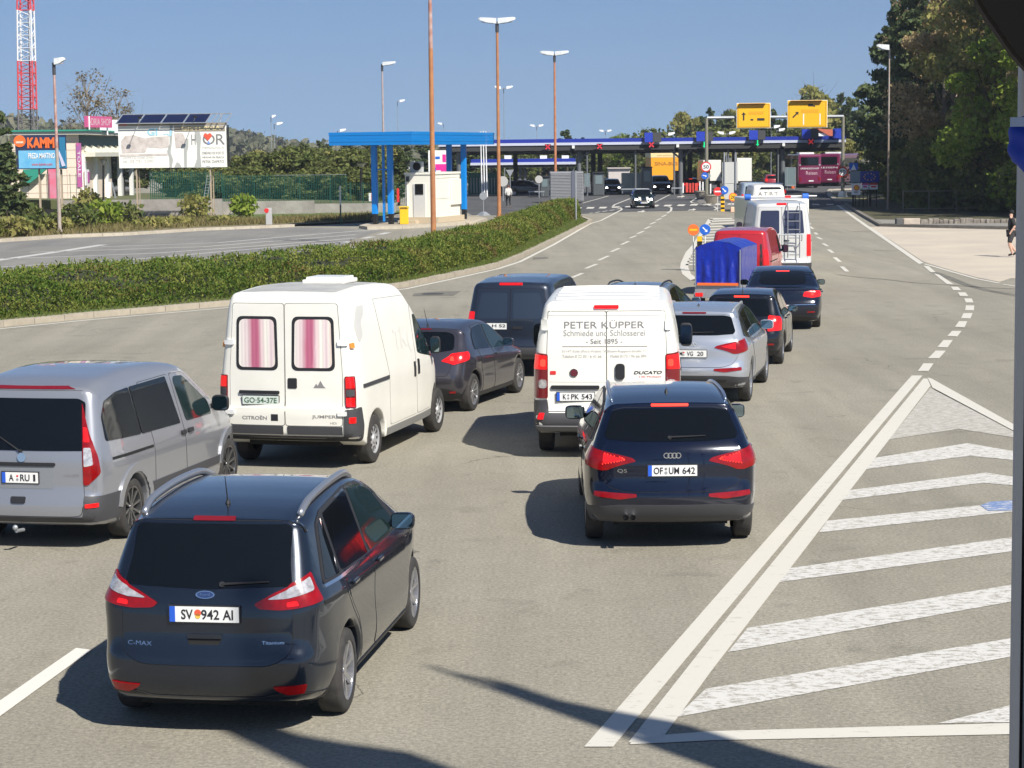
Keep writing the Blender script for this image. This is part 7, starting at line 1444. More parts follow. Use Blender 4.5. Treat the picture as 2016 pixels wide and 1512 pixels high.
    for i, (a, b_) in enumerate(((1697, 1710), (1712, 1728))):
        s = thing('advert_sign', ['left pink and white advert board under the dark blue board', 'right red and white advert board under the dark blue board'][i], 'sign', (0, 0, 0)); part('panel', M['signwhite'], s, (a, 361, b_, 373, 144, .08)); part('coloured_band', M['signred'] if i else mat('advert_pink', (.7, .05, .3), .5), s, (a, 361, b_, 364, 143.97, .03), (a+3, 366, b_-3, 369, 143.97, .03)); part('leg', M['gap'], s, (a+2, 373, a+3.2, 409, 144.1, .06), (b_-3, 373, b_-2, 409, 144.1, .06))
    # post in front of hedge end, discs near the walker, bollards on the left
    g = G(1134, 437); s = thing('sign_post', 'plain grey steel post at the end of the hedge', 'post', (g.x, g.y, 0)); cpart('pole', M['steel'], s, ((0, 0, 0), (0, 0, AT(1134, 337, g.y).z), .055)); cpart('cap', M['steel'], s, ((0, 0, AT(1134, 337, g.y).z), (0, 0, AT(1134, 337, g.y).z+.03), .065))
    g = G(952, 424); s = thing('round_sign_back', 'round grey sign back on a pole by the hedge below the flag poles', 'sign', (g.x, g.y, 0)); z = AT(950, 386, g.y).z; cpart('disc', M['steel'], s, ((0, 0, z), (0, -.02, z), .26), n=24); cpart('post', M['steel'], s, ((0, .03, 0), (0, .03, z+.3), .03)); cpart('base', M['steel'], s, ((0, 0, 0), (0, 0, .25), .5, .15), n=4)
    for i, (px, py, r, DD) in enumerate(((990, 357, .45, 178), (1061, 353, .35, 188))): s = thing('round_sign_back', ['large round sign back beside the second rusty lamp post', 'small round sign back under the lower canopy'][i], 'sign', (0, 0, 0)); q = AT(px, py, DD); cpart('disc', mat('sign_back', (.45, .44, .42), .6), s, ((q.x, DD, q.z), (q.x, DD-.03, q.z), r), n=24); cpart('post', M['steel'], s, ((q.x, DD+.04, 0), (q.x, DD+.04, q.z), .05))
    q = AT(1004, 341, 180); s = thing('give_way_sign_back', 'triangular sign back beside the walker', 'sign', (0, 0, 0)); bm = bmesh.new(); prism(bm, [q+Vector((-.35, 0, .3)), q+Vector((.35, 0, .3)), q+Vector((0, 0, -.35))], (0, .03, 0)); bm_obj('triangle', bm, M['steel'], s); cpart('post', M['steel'], s, ((q.x, 180.05, 0), (q.x, 180.05, q.z+.2), .04))
    g = G(530, 446); s = thing('hydrant_post', 'grey marker post with a round red cap on the verge', 'bollard', (g.x, g.y, .1)); bpart('post_body', mat('marker_grey', (.42, .42, .42), .7), s, ((0, 0, .5), (.36, .25, 1.0)), bev=.03); cpart('red_cap', M['signred'], s, ((-.12, -.16, .85), (-.12, -.12, .85), .14))
    g = G(671, 443); mp_ = thing('marker_post', 'thin marker post on the grass verge, pale above and dark below', 'post', (0, 0, 0)); cpart('upper_pole', M['plate'], mp_, ((g.x, g.y, 1.2), (g.x, g.y, AT(671, 366, g.y).z), .045)); cpart('lower_pole', mat('stem_green', (.03, .08, .05), .6), mp_, ((g.x, g.y, 0), (g.x, g.y, 1.2), .045))
    # junk: chevron board and red post behind blue canopy
    s = thing('chevron_board', 'small orange and white chevron board left of the blue posts', 'sign', (0, 0, 0)); part('panel', M['signwhite'], s, (726, 380, 744, 396, 150, .05)); part('orange_bars', M['signorange'], s, (731, 381, 735, 395, 149.97, .03), (738, 381, 741, 395, 149.97, .03)); part('post', M['steel'], s, (734, 396, 736, 414, 150.06, .05))
    tag(part('red_post', M['signred'], None, (781, 371, 786, 398, 140, .2)), 'short red post behind the blue posts', 'post')
def lamps():
    M['lamphead'] = mat('lamp_head_white', (.66, .68, .68), .4, noise=(5, 1), col2=(.5, .52, .52))
    ru = rustmat('rusty_pole', (.50, .40, .38), (.42, .16, .06), (.50, .24, .10)); ru2 = rustmat('rusty_red_pole', (.34, .10, .05), (.42, .13, .05), (.50, .20, .09)); pk = rustmat('flaking_pink_pole', (.52, .40, .38), (.48, .30, .26), (.42, .20, .14)); gy = rustmat('stained_grey_pole', (.42, .38, .36), (.40, .34, .30), (.45, .38, .30))
    rgp = mat('brown_orange_pole', (.46, .21, .08), .7, noise=(1.5, 1.5), col2=(.34, .13, .06)); pkp = mat('faded_pink_pole', (.50, .38, .35), .6, noise=(2.5, 1.6), col2=(.34, .14, .10)); rdp = mat('oxide_red_pole', (.42, .12, .05), .7, noise=(2, 1.6), col2=(.50, .24, .12)); grp = mat('weathered_pole', (.44, .40, .36), .6, noise=(2, 1.5), col2=(.33, .25, .2)); brp = mat('brownish_pole', (.30, .20, .14), .7, noise=(2, 1.5), col2=(.25, .22, .18))
    g = G(854, 488); lamp_post('nearest rusty orange lamp post in the hedge, its head above the picture', g.x, g.y, 12.6, (-1, 1), (rgp, pkp), r=.125, split=.70)
    g = G(983, 432); lamp_post('rusty orange lamp post with twin white heads at the centre', g.x, g.y, 12.4, (-1, 1), (rgp, rgp), r=.13, hl=1.15)
    g = G(1094, 397); lamp_post('dark red rusty lamp post with twin heads right of the other twin lamp', g.x, g.y, 12.4, (-1, 1), (rdp, rdp), r=.13, hl=1.2)
    D = 196; x = (762-1008)/F*D; lamp_post('lamp post with one white head above the blue canopy', x, D, H+(301-128)*D/F, (1,), (grp, mat('dull_mauve_pole', (.34, .24, .24), .6, noise=(2, 1.5), col2=(.45, .40, .38))), r=.13, hl=1.3)
    g = G(118, 463); lamp_post('lamp post with a single head in front of the shop on the left', g.x, g.y, H+(309-124)*g.y/F, (1,), (grp, pkp), r=.11, hl=.62)
    g = G(1748, 417); lamp_post('tall slim lamp post against the wood on the right', g.x, g.y, H+(291-97)*g.y/F, (-1,), (brp, grp), r=.075, hl=.85)
    thin_lamp('slender double lamp behind the rusty centre post', 993, 176, 250, (-1, 1)); thin_lamp('slender single lamp between two rusty posts and the sky', 784, 202, 300); thin_lamp('slender lamp left of the closer pair behind the fence', 535, 232, 270, (1,), .45, .1); thin_lamp('slender lamp beside the other one behind the fence', 541, 246, 262); thin_lamp('slender lamp at the left end of the blue canopy', 665, 259, 262)
    thin_lamp('small double lamp above the toll canopy by the red rusty post', 1057, 250, 330, (-1, 1)); thin_lamp('faint double lamp above the toll canopy left of the blue boards', 1192, 260, 360, (-1, 1)); thin_lamp('faint single lamp over the blue canopy', 874, 246, 380, (-1,)); thin_lamp('small lamp between blue boards and yellow signs', 1310, 266, 240, (1,)); thin_lamp('double lamp behind the left yellow sign', 1430, 264, 250, (-1, 1)); thin_lamp('first of the cluster of lamps right of the left yellow sign', 1518, 252, 250, (-1, 1)); thin_lamp('second of the cluster of lamps between the yellow signs', 1528, 258, 256, (1,))
    # lattice mast
    t = thing('lattice_mast', 'red and white steel lattice mast at the upper left', 'mast', (0, 0, 0)); D = 175; rd, wh, gy_ = mat('mast_red', (.62, .07, .08), .5), mat('mast_white', (.72, .72, .74), .5), mat('mast_grey', (.16, .15, .15), .5)
    def ww(y): return float(np.interp(y, [-60, 20, 120, 250, 300], [29, 33, 35, 37, 38]))
    def cx(y): return float(np.interp(y, [-60, 250], [48.5, 55]))
    for (ya, yb, m_, nm) in ((-60, 20, rd, 'red_section'), (20, 120, wh, 'white_section'), (120, 215, rd, 'red_section'), (215, 300, gy_, 'grey_section')):
        bm = bmesh.new(); n = max(1, round((yb-ya)/24))
        for k in range(n):
            y0, y1 = ya+(yb-ya)*k/n, ya+(yb-ya)*(k+1)/n; C = []
            for y in (y0, y1):
                c = AT(cx(y), y, D); w = ww(y)/F*D/2*.80; C.append([Vector((c.x+sx*w, D+sy*w, c.z)) for sx, sy in ((-1, -1), (1, -1), (1, 1), (-1, 1))])
            for i in range(4):
                j = (i+1) % 4; cyl(bm, C[0][i], C[1][i], .075, n=6); cyl(bm, C[1][i], C[1][j], .03, n=4)
                mid = (C[0][i]+C[1][i])/2; mj = (C[0][j]+C[1][j])/2; cyl(bm, C[0][i], mj, .03, n=4); cyl(bm, mj, C[1][i], .03, n=4)
        cyl(bm, AT(cx(ya)+6, ya, D), AT(cx(yb)+6, yb, D), .08, n=6); bm_obj(nm, bm, m_, t)
def left_side():
    conc = mat('cast_concrete', (.36, .34, .31), .9, noise=(.9, 1.6), col2=(.24, .22, .20), bump=(4, .02)); D = 137
    for i, (a, b, y0, y1, DD) in enumerate(((120, 438, 393, 431, 141.0), (438, 619, 396, 429, 142), (619, 780, 400.5, 428, 143))):
        o = part('concrete_wall', conc, None, (a, y0, b, y1, DD, .3)); tag(o, ['grey concrete retaining wall below the shop', 'middle lower stretch of the concrete wall below the fence', 'lowest right stretch of the concrete wall behind the blue posts'][i], 'wall')
    o = part('concrete_wall', conc, None, (55, 398, 135, 434, 143, .3)); tag(o, 'shaded concrete wall left of the ramp below the shop', 'wall')
    bm = bmesh.new(); prism(bm, [AT(-200, 391, 142), AT(760, 402, 144), AT(760, 380, 200), AT(-200, 380, 200)], (0, 0, -.6)); o = bm_obj('terrace', bm, mat('terrace_grass', (.07, .10, .03), .95, noise=(.6, 1.2), col2=(.12, .11, .05))); o['kind'] = 'structure'
    o = part('kerb_footing', mat('pale_footing', (.45, .42, .36), .9), None, (270, 430, 462, 434, 134, .3)); tag(o, 'low pale footing strip between the billboard posts', 'footing')
    # green mesh fence
    gm = mat('fence_green', (.008, .09, .065), .6); t = thing('mesh_fence', 'tall dark green mesh fence on the concrete wall', 'fence', (0, 0, 0)); xs = [440, 470, 500, 530, 560, 590, 620, 650, 682, 690, 715, 745, 775]
    for k, px in enumerate(xs): part('fence_post', gm, t, (px-1, 344 if px < 690 else 358, px+1, 400, 146, .08))
    bm = bmesh.new(); P0, P1 = AT(438, 350, 142), AT(685, 350, 142)
    for k in range(9): y = 346+k*6; slab(bm, 438, y, 684, y+.28, 146, .03)
    for k in range(70): slab(bm, 438+k*3.5, 345, 438.28+k*3.5, 399, 146.02, .02)
    bm_obj('mesh', bm, gm, t)
    part('top_wire', M['steel'], t, (540, 344, 682, 344.6, 146, .03))
    bm = bmesh.new()
    for k in range(8): y = 362+k*5; slab(bm, 684, y, 800, y+.25, 146, .03)
    for k in range(30): slab(bm, 684+k*4, 360, 684.3+k*4, 400, 146.02, .02)
    bm_obj('lower_mesh', bm, gm, t)
    t = thing('mesh_fence', 'short stretch of dark mesh fence in front of the shop wall', 'fence', (0, 0, 0))
    for px in (92, 97, 138, 150): part('fence_post', gm, t, (px-.7, 342, px+.7, 396, 145, .08))
    t = thing('mesh_fence', 'dark green mesh fence seen below the white billboard', 'fence', (0, 0, 0))
    for px in (319, 345, 378, 405): part('fence_post', gm, t, (px-1.2, 334, px+1.2, 396, 147, .08))
    bm = bmesh.new()
    for k in range(12): slab(bm, 296, 340+k*4.5, 438, 340.25+k*4.5, 147, .03)
    for k in range(36): slab(bm, 296+k*4, 338, 296.25+k*4, 396, 147.02, .02)
    bm_obj('mesh', bm, gm, t)
    # park lamp
    g = AT(711, 390, 150); t = thing('park_lamp', 'dark park lamp with a white hood behind the fence', 'street lamp', (0, 0, 0)); cpart('pole', M['gap'], t, (AT(711, 395, 150), AT(711, 330, 150), .09)); cpart('hood', M['clear'], t, (AT(711, 329, 150), AT(711, 322, 150), .12, .38)); cpart('cap', M['gap'], t, (AT(711, 322, 150), AT(711, 320.5, 150), .4))
    g = AT(205, 390, 143); t = thing('park_lamp', 'black park lamp in front of the shop entrance', 'street lamp', (0, 0, 0)); cpart('pole', M['gap'], t, (AT(203.5, 394, 143), AT(203.5, 325, 143), .07)); cpart('hood', M['steel'], t, (AT(203.5, 323, 143), AT(203.5, 315, 143), .08, .26)); cpart('cap', M['gap'], t, (AT(203.5, 315, 143), AT(203.5, 314, 143), .27))
    # shop
    t = thing('shop', 'beige shop with a green flat roof edge and dark glazed entrance', 'shop', (0, 0, 0)); D = 150; wall = mat('beige_panels', (.80, .68, .56), .7, noise=(.7, .9), col2=(.72, .60, .49)); grn = mat('roof_green', (.03, .27, .19), .5); X0 = AT(20, 300, D).x; X1 = AT(155, 300, D).x; zt = AT(150, 265, D).z; zb = 1.0
    bpart('wall', wall, t, (((X0+X1)/2, D+6, (zt+zb)/2), (X1-X0, 12, zt-zb)))
    bpart('panel_joint', mat('joint', (.45, .36, .3), .8), t, *[(((X0+X1)/2, D-.01, zb+k*.62), (X1-X0, .02, .02)) for k in range(1, 8)], *[((X0+k*.95+.3, D-.01, (zt+zb)/2), (.02, .02, zt-zb)) for k in range(5)])
    bpart('roof', mat('roof_white', (.6, .58, .52), .6), t, (((X0+X1)/2+.2, D+12, zt+.12), (X1-X0+.9, 25, .22))); bpart('roof_edge', grn, t, (((X0+X1)/2+.2, D+12, zt+.30), (X1-X0+1.1, 25.3, .12)))
    Ys = D+12; bpart('rear_wall', mat('dark_green_wall', (.02, .05, .035), .6), t, ((X1-2.2, D+13, (zt+zb)/2), (3.6, 12.5, zt-zb-.05)))
    bpart('fascia', mat('dark_green_fascia', (.012, .05, .035), .5), t, ((X1-.1, D+12.2, zt-.45), (.25, 24, .85)))
    aw = mat('awning_white', (.66, .64, .55), .5); bpart('awning', aw, t, ((X1+.45, D+12, zt-1.45), (1.1, 22, .32))); 
    for k in range(9): bpart('awning_rib', aw, t, ((X1+.35, D+2+k*2.4, zt-1.1), (.9, .12, .35)), rot=Matrix.Rotation(.5, 4, 'Y'))
    bpart('glazing', M['glass'], t, ((X1-.32, D+12.2, (zb+zt-1.7)/2), (.1, 22, zt-1.7-zb)))
    for y in (1.0, 5.2, 9.6, 15, 20): bpart('column', M['plate'], t, ((X1+.1, D+y, (zb+zt-1.6)/2), (.3, .5, zt-1.6-zb)))
    bpart('entrance_frame', M['plate'], t, ((X1-.2, D+8.4, 2.6), (.1, 2.6, .7)), ((X1-.2, D+9.5, 1.7), (.1, .5, 2.2)))
    pinkm = mat('banner_pink', (.55, .10, .28), .6, noise=(2, 1.5), col2=(.30, .12, .35)); o = bpart('purple_banner', pinkm, t, ((X1+.02, D-.05, 3.6), (.36, .06, 3.2))); text('banner_lettering', 'TOALE', (X1+.02, D-.085, 3.7), (0, 0, -1), (1, 0, 0), 1.9, .2, M['signwhite'], o)
    o = bpart('pink_banner', mat('banner_rose', (.70, .12, .20), .6, noise=(1.5, 1.3), col2=(.6, .25, .35)), t, ((AT(105, 360, D).x, D-.12, 2.4), (.62, .1, 2.6)))
    bpart('poster', M['signwhite'], t, ((X1+.3, D+1.2, 2.7), (.08, 1.3, 1.15))); bpart('poster_print', pinkm, t, ((X1+.35, D+1.5, 2.7), (.04, .6, .8)))
    bm = bmesh.new(); prism(bm, [AT(45, 334, 149.4), AT(92, 332, 149.4), AT(70, 352, 149.4), AT(48, 368, 149.4)], (0, .3, 0)); bm_obj('green_awning', bm, grn, t)
    bd = thing('roof_sign', 'pink ADRIA SHOP sign standing on the shop roof', 'sign', (0, 0, 0)); pk = mat('sign_pink', (.62, .10, .25), .5); a, b = AT(168, 226, 152), AT(218, 226, 156.5); z0 = AT(190, 251, 154).z; z1 = AT(190, 229, 154).z; w = (b-a); w.z = 0; L_ = w.length; an = math.atan2(w.y, w.x)
    bm = bmesh.new(); box(bm, (0, 0, 0), (L_, .2, z1-z0)); o = bm_obj('sign_panel', bm, pk, bd); o.location = ((a.x+b.x)/2, 154.2, (z0+z1)/2); o.rotation_euler = (0, 0, an)
    text('sign_lettering', 'ADRIA SHOP', (0, -.11, 0), (1, 0, 0), (0, 0, 1), L_*.88, (z1-z0)*.62, mat('sign_cream', (.7, .5, .55), .5), o, bold=.01); cpart('leg', M['signwhite'], bd, (Vector((a.x+.2, 152.3, zt)), Vector((a.x+.2, 152.3, z1)), .06), (Vector((b.x-.2, 156, zt)), Vector((b.x-.2, 156, z1)), .06))
    o = tag(part('roof_panel', M['signwhite'], None, (196, 236, 232, 262, 160, .15)), 'blank white panel on the shop roof beside the pink sign', 'sign')
    # left billboard
    t = thing('billboard', 'orange and blue KAMM billboard on concrete posts at the far left', 'billboard', (0, 0, 0)); D = 140; Pm = mat('navy_print', (.02, .03, .08), .5); part('panel', Pm, t, (29, 266, 131, 333, D, .2))
    part('sky_blue_print', mat('sky_print', (.08, .35, .62), .5, noise=(1, 1.3), col2=(.2, .5, .72)), t, (36, 296, 131, 331, D-.02, .02)); part('teal_print', mat('teal_print', (.02, .17, .32), .5), t, (116, 270, 130, 330, D-.035, .02)); q = AT(39, 278, D); cpart('orange_disc', M['signorange'], t, ((q.x, D-.01, q.z), (q.x, D-.06, q.z), .40), n=28); bpart('disc_bar', mat('peach', (.8, .55, .42), .5), t, ((q.x, D-.08, q.z-.08), (.5, .02, .14)))
    q = AT(80.5, 281, D); text('lettering', 'KAMM', (q.x, D-.03, q.z), (1, 0, 0), (0, 0, 1), 1.85, .72, M['signorange'], t, bold=.05); q = AT(82, 306.5, D); text('lettering', 'PREZA MARTINO', (q.x, D-.05, q.z), (1, 0, 0), (0, 0, 1), 1.8, .38, M['signwhite'], t, bold=.02); q = AT(83, 323, D); text('lettering', 'www.kamm.com', (q.x, D-.05, q.z), (1, 0, 0), (0, 0, 1), 1.4, .2, M['signred'], t)
    bm = bmesh.new(); prism(bm, [AT(114, 300, D-.07), AT(117, 298, D-.07), AT(129, 326, D-.07), AT(122, 328, D-.07)], (0, .02, 0)); bm_obj('pale_figure', bm, mat('pale_print', (.55, .55, .7), .5), t)
    pm = mat('post_concrete', (.42, .34, .25), .9)
    for px, y1 in ((78, 418), (121, 412), (31, 424)): part('post', pm, t, (px-3, 333, px+3, y1+14, D+.3, .3))
    # right billboard with solar panels
    t = thing('billboard', 'large weathered white billboard with peeling posters on concrete posts', 'billboard', (0, 0, 0)); D = 135; pw = mat('poster_white', (.86, .85, .79), .6, noise=(1.2, .9), col2=(.78, .77, .71)); part('panel', pw, t, (232, 245, 447, 330, D, .35)); part('panel_side', M['gap'], t, (447, 246, 450, 326, D+.02, .6)); part('top_edge', mat('edge_brown', (.3, .26, .2), .7), t, (234, 243, 446, 246.5, D-.04, .3))
    tear = mat('torn_backing', (.40, .41, .39), .8)
    for pts in ([(334, 247), (340, 247), (339, 275), (336, 300), (341, 315), (338, 330), (334, 330), (333, 310), (329, 298), (334, 283)], [(367, 272), (371, 274), (371, 290), (368, 300), (368, 330), (363, 330), (362, 300), (363, 280)], [(383, 258), (390, 248), (396, 270), (394, 300), (397, 330), (382, 330), (388, 312), (388, 285), (384, 268)], [(343, 330), (348, 319), (354, 322), (358, 330)], [(400, 330), (410, 326), (418, 330)]):
        bm = bmesh.new(); prism(bm, [AT(x, y, D-.012) for x, y in pts], (0, .006, 0)); bm_obj('torn_poster', bm, tear, t)
    gr = mat('photo_print', (.45, .40, .37), .7, noise=(2.2, 1.8), col2=(.66, .60, .56))
    for i, pts in enumerate(([(238, 278), (246, 268), (262, 266), (284, 272), (300, 270), (332, 268), (333, 290), (318, 292), (290, 290), (286, 300), (240, 302)], [(343, 262), (360, 262), (366, 276), (360, 290), (346, 292)], [(236, 304), (330, 302), (330, 306), (236, 308)])):
        bm = bmesh.new(); prism(bm, [AT(x, y, D-.012-i*.001) for x, y in pts], (0, .006, 0)); bm_obj('faded_photo', bm, gr, t)
    def bt(s, x, y, w, h, m_, bold=0): q = AT(x, y, D); text('lettering', s, (q.x, D-.018, q.z), (1, 0, 0), (0, 0, 1), w/F*D, h/F*D, m_, t, bold=bold)
    part('header_band', mat('header_brown', (.36, .31, .25), .7), t, (343, 248, 443, 258, D-.03, .02)); q = AT(396, 252.5, D); text('lettering', 'GISTERNA', (q.x, D-.045, q.z), (1, 0, 0), (0, 0, 1), 78/F*D, 8/F*D, mat('cream_yellow', (.78, .66, .35), .5), t, bold=.03)
    pb = mat('pale_blue_ink', (.35, .62, .75), .5); bt('GI', 300, 260, 20, 14, pb, .03); bt('..J', 330, 262, 16, 12, pb, .03); bt('H', 381, 275, 8, 20, M['greytext']); bt('O', 411, 274, 24, 20, M['greytext']); bt('R', 434, 274, 17, 20, M['greytext'])
    for y, s_ in ((291, 'MENJALNICA'), (301, 'DNEVNO OD 8 DO 22'), (310, 'HRANA IN PIJACA'), (318, 'PETEK ZAPRTO'),): bt(s_, 420, y, 42, 5, M['faint'] if y < 300 else M['greytext'])
    for y, s_ in ((310, 'ODPRTO VSAK DAN'), (317, 'tel. 05 731 2200')): bt(s_, 272, y, 60, 5, M['faint'])
    q = AT(409, 268, D); r_ = .26; bm = bmesh.new(); pts = [(0, -1.15), (.95, -.1), (1.0, .35), (.75, .72), (.4, .75), (0, .4), (-.4, .75), (-.75, .72), (-1.0, .35), (-.95, -.1)]; prism(bm, [Vector((q.x+a*r_, D-.03, q.z+b_*r_)) for a, b_ in pts], (0, -.01, 0)); bm_obj('red_heart', bm, mat('heart_red', (.75, .10, .05), .5), t)
    bm = bmesh.new(); q = AT(411, 284, D); prism(bm, [Vector((q.x-.1, D-.03, q.z)), Vector((q.x+.1, D-.03, q.z)), Vector((q.x+.04, D-.03, q.z+.2)), Vector((q.x-.04, D-.03, q.z+.2))], (0, -.01, 0)); bm_obj('blue_drop', bm, mat('drop_blue', (.2, .3, .65), .5), t); q = AT(238, 246, D); part('red_corner', M['signred'], t, (234, 243.5, 250, 247, D-.06, .02))
    for px, w_ in ((269.5, 5), (415, 5)): part('post', pm, t, (px-w_/2, 330, px+w_/2, 434, D+.1, .35)); part('post_rear', pm, t, (px+3.5, 336, px+7, 430, D+.45, .3))
    sp = thing('solar_array', 'row of four dark solar panels in a tilted frame on the billboard top', 'solar panel', (0, 0, 0)); zA = AT(340, 242.5, D).z; zB = AT(340, 224.5, D+.8).z; al = M['steel']; xl, xr = AT(230, 243, D).x, AT(446, 243, D).x
    tilt = lambda u, v_: Vector((xl+(xr-xl)*u+.25*v_, D-.35+1.15*v_, zA+(zB-zA)*v_))
    for k in range(4):
        u0, u1 = k*.205+.005, k*.205+.195; bm = bmesh.new(); prism(bm, [tilt(u0, .04), tilt(u1, .04), tilt(u1, .96), tilt(u0, .96)], (0, .03, -.03)); bm_obj('solar_panel', bm, mat('solar_cell', (.008, .012, .045), .3), sp)
    bm = bmesh.new()
    for u in (0, .2, .405, .61, .815, .87, .92, 1.0): cyl(bm, tilt(u, 0), tilt(u, 1), .035, n=6)
    for v_ in (0, 1): cyl(bm, tilt(0, v_), tilt(1, v_), .035, n=6)
    for u in (.1, .5, .9): cyl(bm, tilt(u, 1), (tilt(u, 1).x, D+.3, zA), .03, n=6)
    bm_obj('frame', bm, al, sp)
    for i, (px, u) in enumerate(((275, .22), (382, .72))):
        s = thing('floodlight', ['floodlight on a bracket above the left half of the billboard', 'floodlight on a bracket above the right half of the billboard'][i], 'floodlight', (0, 0, 0)); q = tilt(u-.02, .1); cpart('arm', M['steel'], s, (q, q+Vector((.3, -1.2, .25)), .02)); bm = bmesh.new(); box(bm, q+Vector((.32, -1.25, .3)), (.22, .14, .14), bev=.02); bm_obj('lamp_body', bm, M['gap'], s)
    s = thing('ladder', 'thin metal ladder leaning on the right billboard post', 'ladder', (0, 0, 0)); bm = bmesh.new(); a, b = AT(404, 395, D-.2), AT(412, 344, D+.1)
    for dx in (-.12, .12): cyl(bm, a+Vector((dx, 0, 0)), b+Vector((dx, 0, 0)), .02, n=5)
    bm_obj('rails', bm, M['steel'], s); bm = bmesh.new()
    for k in range(9): p = a.lerp(b, (k+.5)/9); cyl(bm, p-Vector((.12, 0, 0)), p+Vector((.12, 0, 0)), .015, n=4)
    bm_obj('rungs', bm, M['steel'], s)
    s = thing('a_board', 'small white folding board at the shop entrance', 'sign', (0, 0, 0)); g = AT(217, 389, 146); bm = bmesh.new(); prism(bm, [g+Vector((-.25, 0, -.05)), g+Vector((-.1, 0, 1.1)), g+Vector((.1, 0, 1.1)), g+Vector((.0, 0, -.05))], (0, .05, 0)); bm_obj('front_board', bm, M['signwhite'], s); bm = bmesh.new(); prism(bm, [g+Vector((.1, .1, 1.1)), g+Vector((.18, .1, 1.1)), g+Vector((.42, .1, -.05)), g+Vector((.3, .1, -.05))], (0, .05, 0)); bm_obj('rear_board', bm, M['steel'], s)
def right_side():
    st = mat('rough_stone', (.30, .27, .23), .95, noise=(1.6, 1.7), col2=(.14, .12, .10), bump=(3, .1)); g = G(1770, 445)
    for i, (a, b) in enumerate(((1765, 1778), (1779, 1812))):
        o = part('stone_block', mat('pale_block', (.52, .44, .36) if i else (.13, .12, .11), .9, noise=(2, 1.3), col2=(.4, .34, .28) if i else (.1, .1, .1)), None, (a, 430, b, 444.5, 110.3, .5), bev=.05); tag(o, ['dark end block of the low stone wall', 'pale large block at the left end of the low stone wall'][i], 'stone block')
    bm = bmesh.new(); x = 1813
    while x < 2060:
        w = random.uniform(6, 17); hh = random.uniform(-2.5, 1.5); slab(bm, x, 431.5+hh, x+w-.6, 445+(x-1813)*.02, 110.3+random.uniform(-.05, .1), .5, bev=.04); x += w
    o = bm_obj('stone_wall', bm, st); tag(o, 'low rough stone wall at the edge of the wood', 'wall')
    t = thing('railing', 'rusty green pipe railing in front of the dark undergrowth', 'railing', (0, 0, 0)); rm = mat('railing_green', (.16, .19, .15), .7, noise=(5, 1.5), col2=(.2, .14, .09)); D = 131
    for px in (1778, 1829, 1883, 1937): cpart('upright', rm, t, (AT(px, 420, D), AT(px, 375, D), .04))
    cpart('top_rail', rm, t, (AT(1778, 377, D), AT(1937, 374.5, D), .035)); cpart('lower_rail', rm, t, (AT(1778, 411, D), AT(1937, 409, D), .03))
def person(name, label, loc, rz, joints, radii, edges, m, clothes, head, hair=None, s=1.0):
    t = thing('person', label, 'person', loc, rz); t.scale = (s, s, s)
    def skin(nm, ids, mm, grow, par):
        mp = {j: i for i, j in enumerate(ids)}; me = bpy.data.meshes.new(nm); me.from_pydata([joints[j] for j in ids], [(mp[a], mp[b]) for a, b in edges if a in mp and b in mp], []); o = link(bpy.data.objects.new(nm, me), par)
        mo = o.modifiers.new('s', 'SKIN'); me.skin_vertices.new() if not me.skin_vertices else None
        for j in ids:
            r = radii[j]+grow; me.skin_vertices[0].data[mp[j]].radius = (r, r*.85)
        me.skin_vertices[0].data[0].use_root = True; o.modifiers.new('u', 'SUBSURF').render_levels = 2; me.materials.append(mm); return o
    body = skin('body', list(joints), m, 0, t)
    for nm, ids, mm, grow in clothes: skin(nm, ids, mm, grow, body)
    hx, hy, hz = head; bm = bmesh.new(); bmesh.ops.create_uvsphere(bm, u_segments=16, v_segments=12, radius=1, matrix=Matrix.Translation((hx, hy-.012, hz+.03)) @ Matrix.Diagonal((.085, .10, .105, 1)))
    bm_obj('hair', bm, hair or M['gap'], body, smooth=True)
    return t
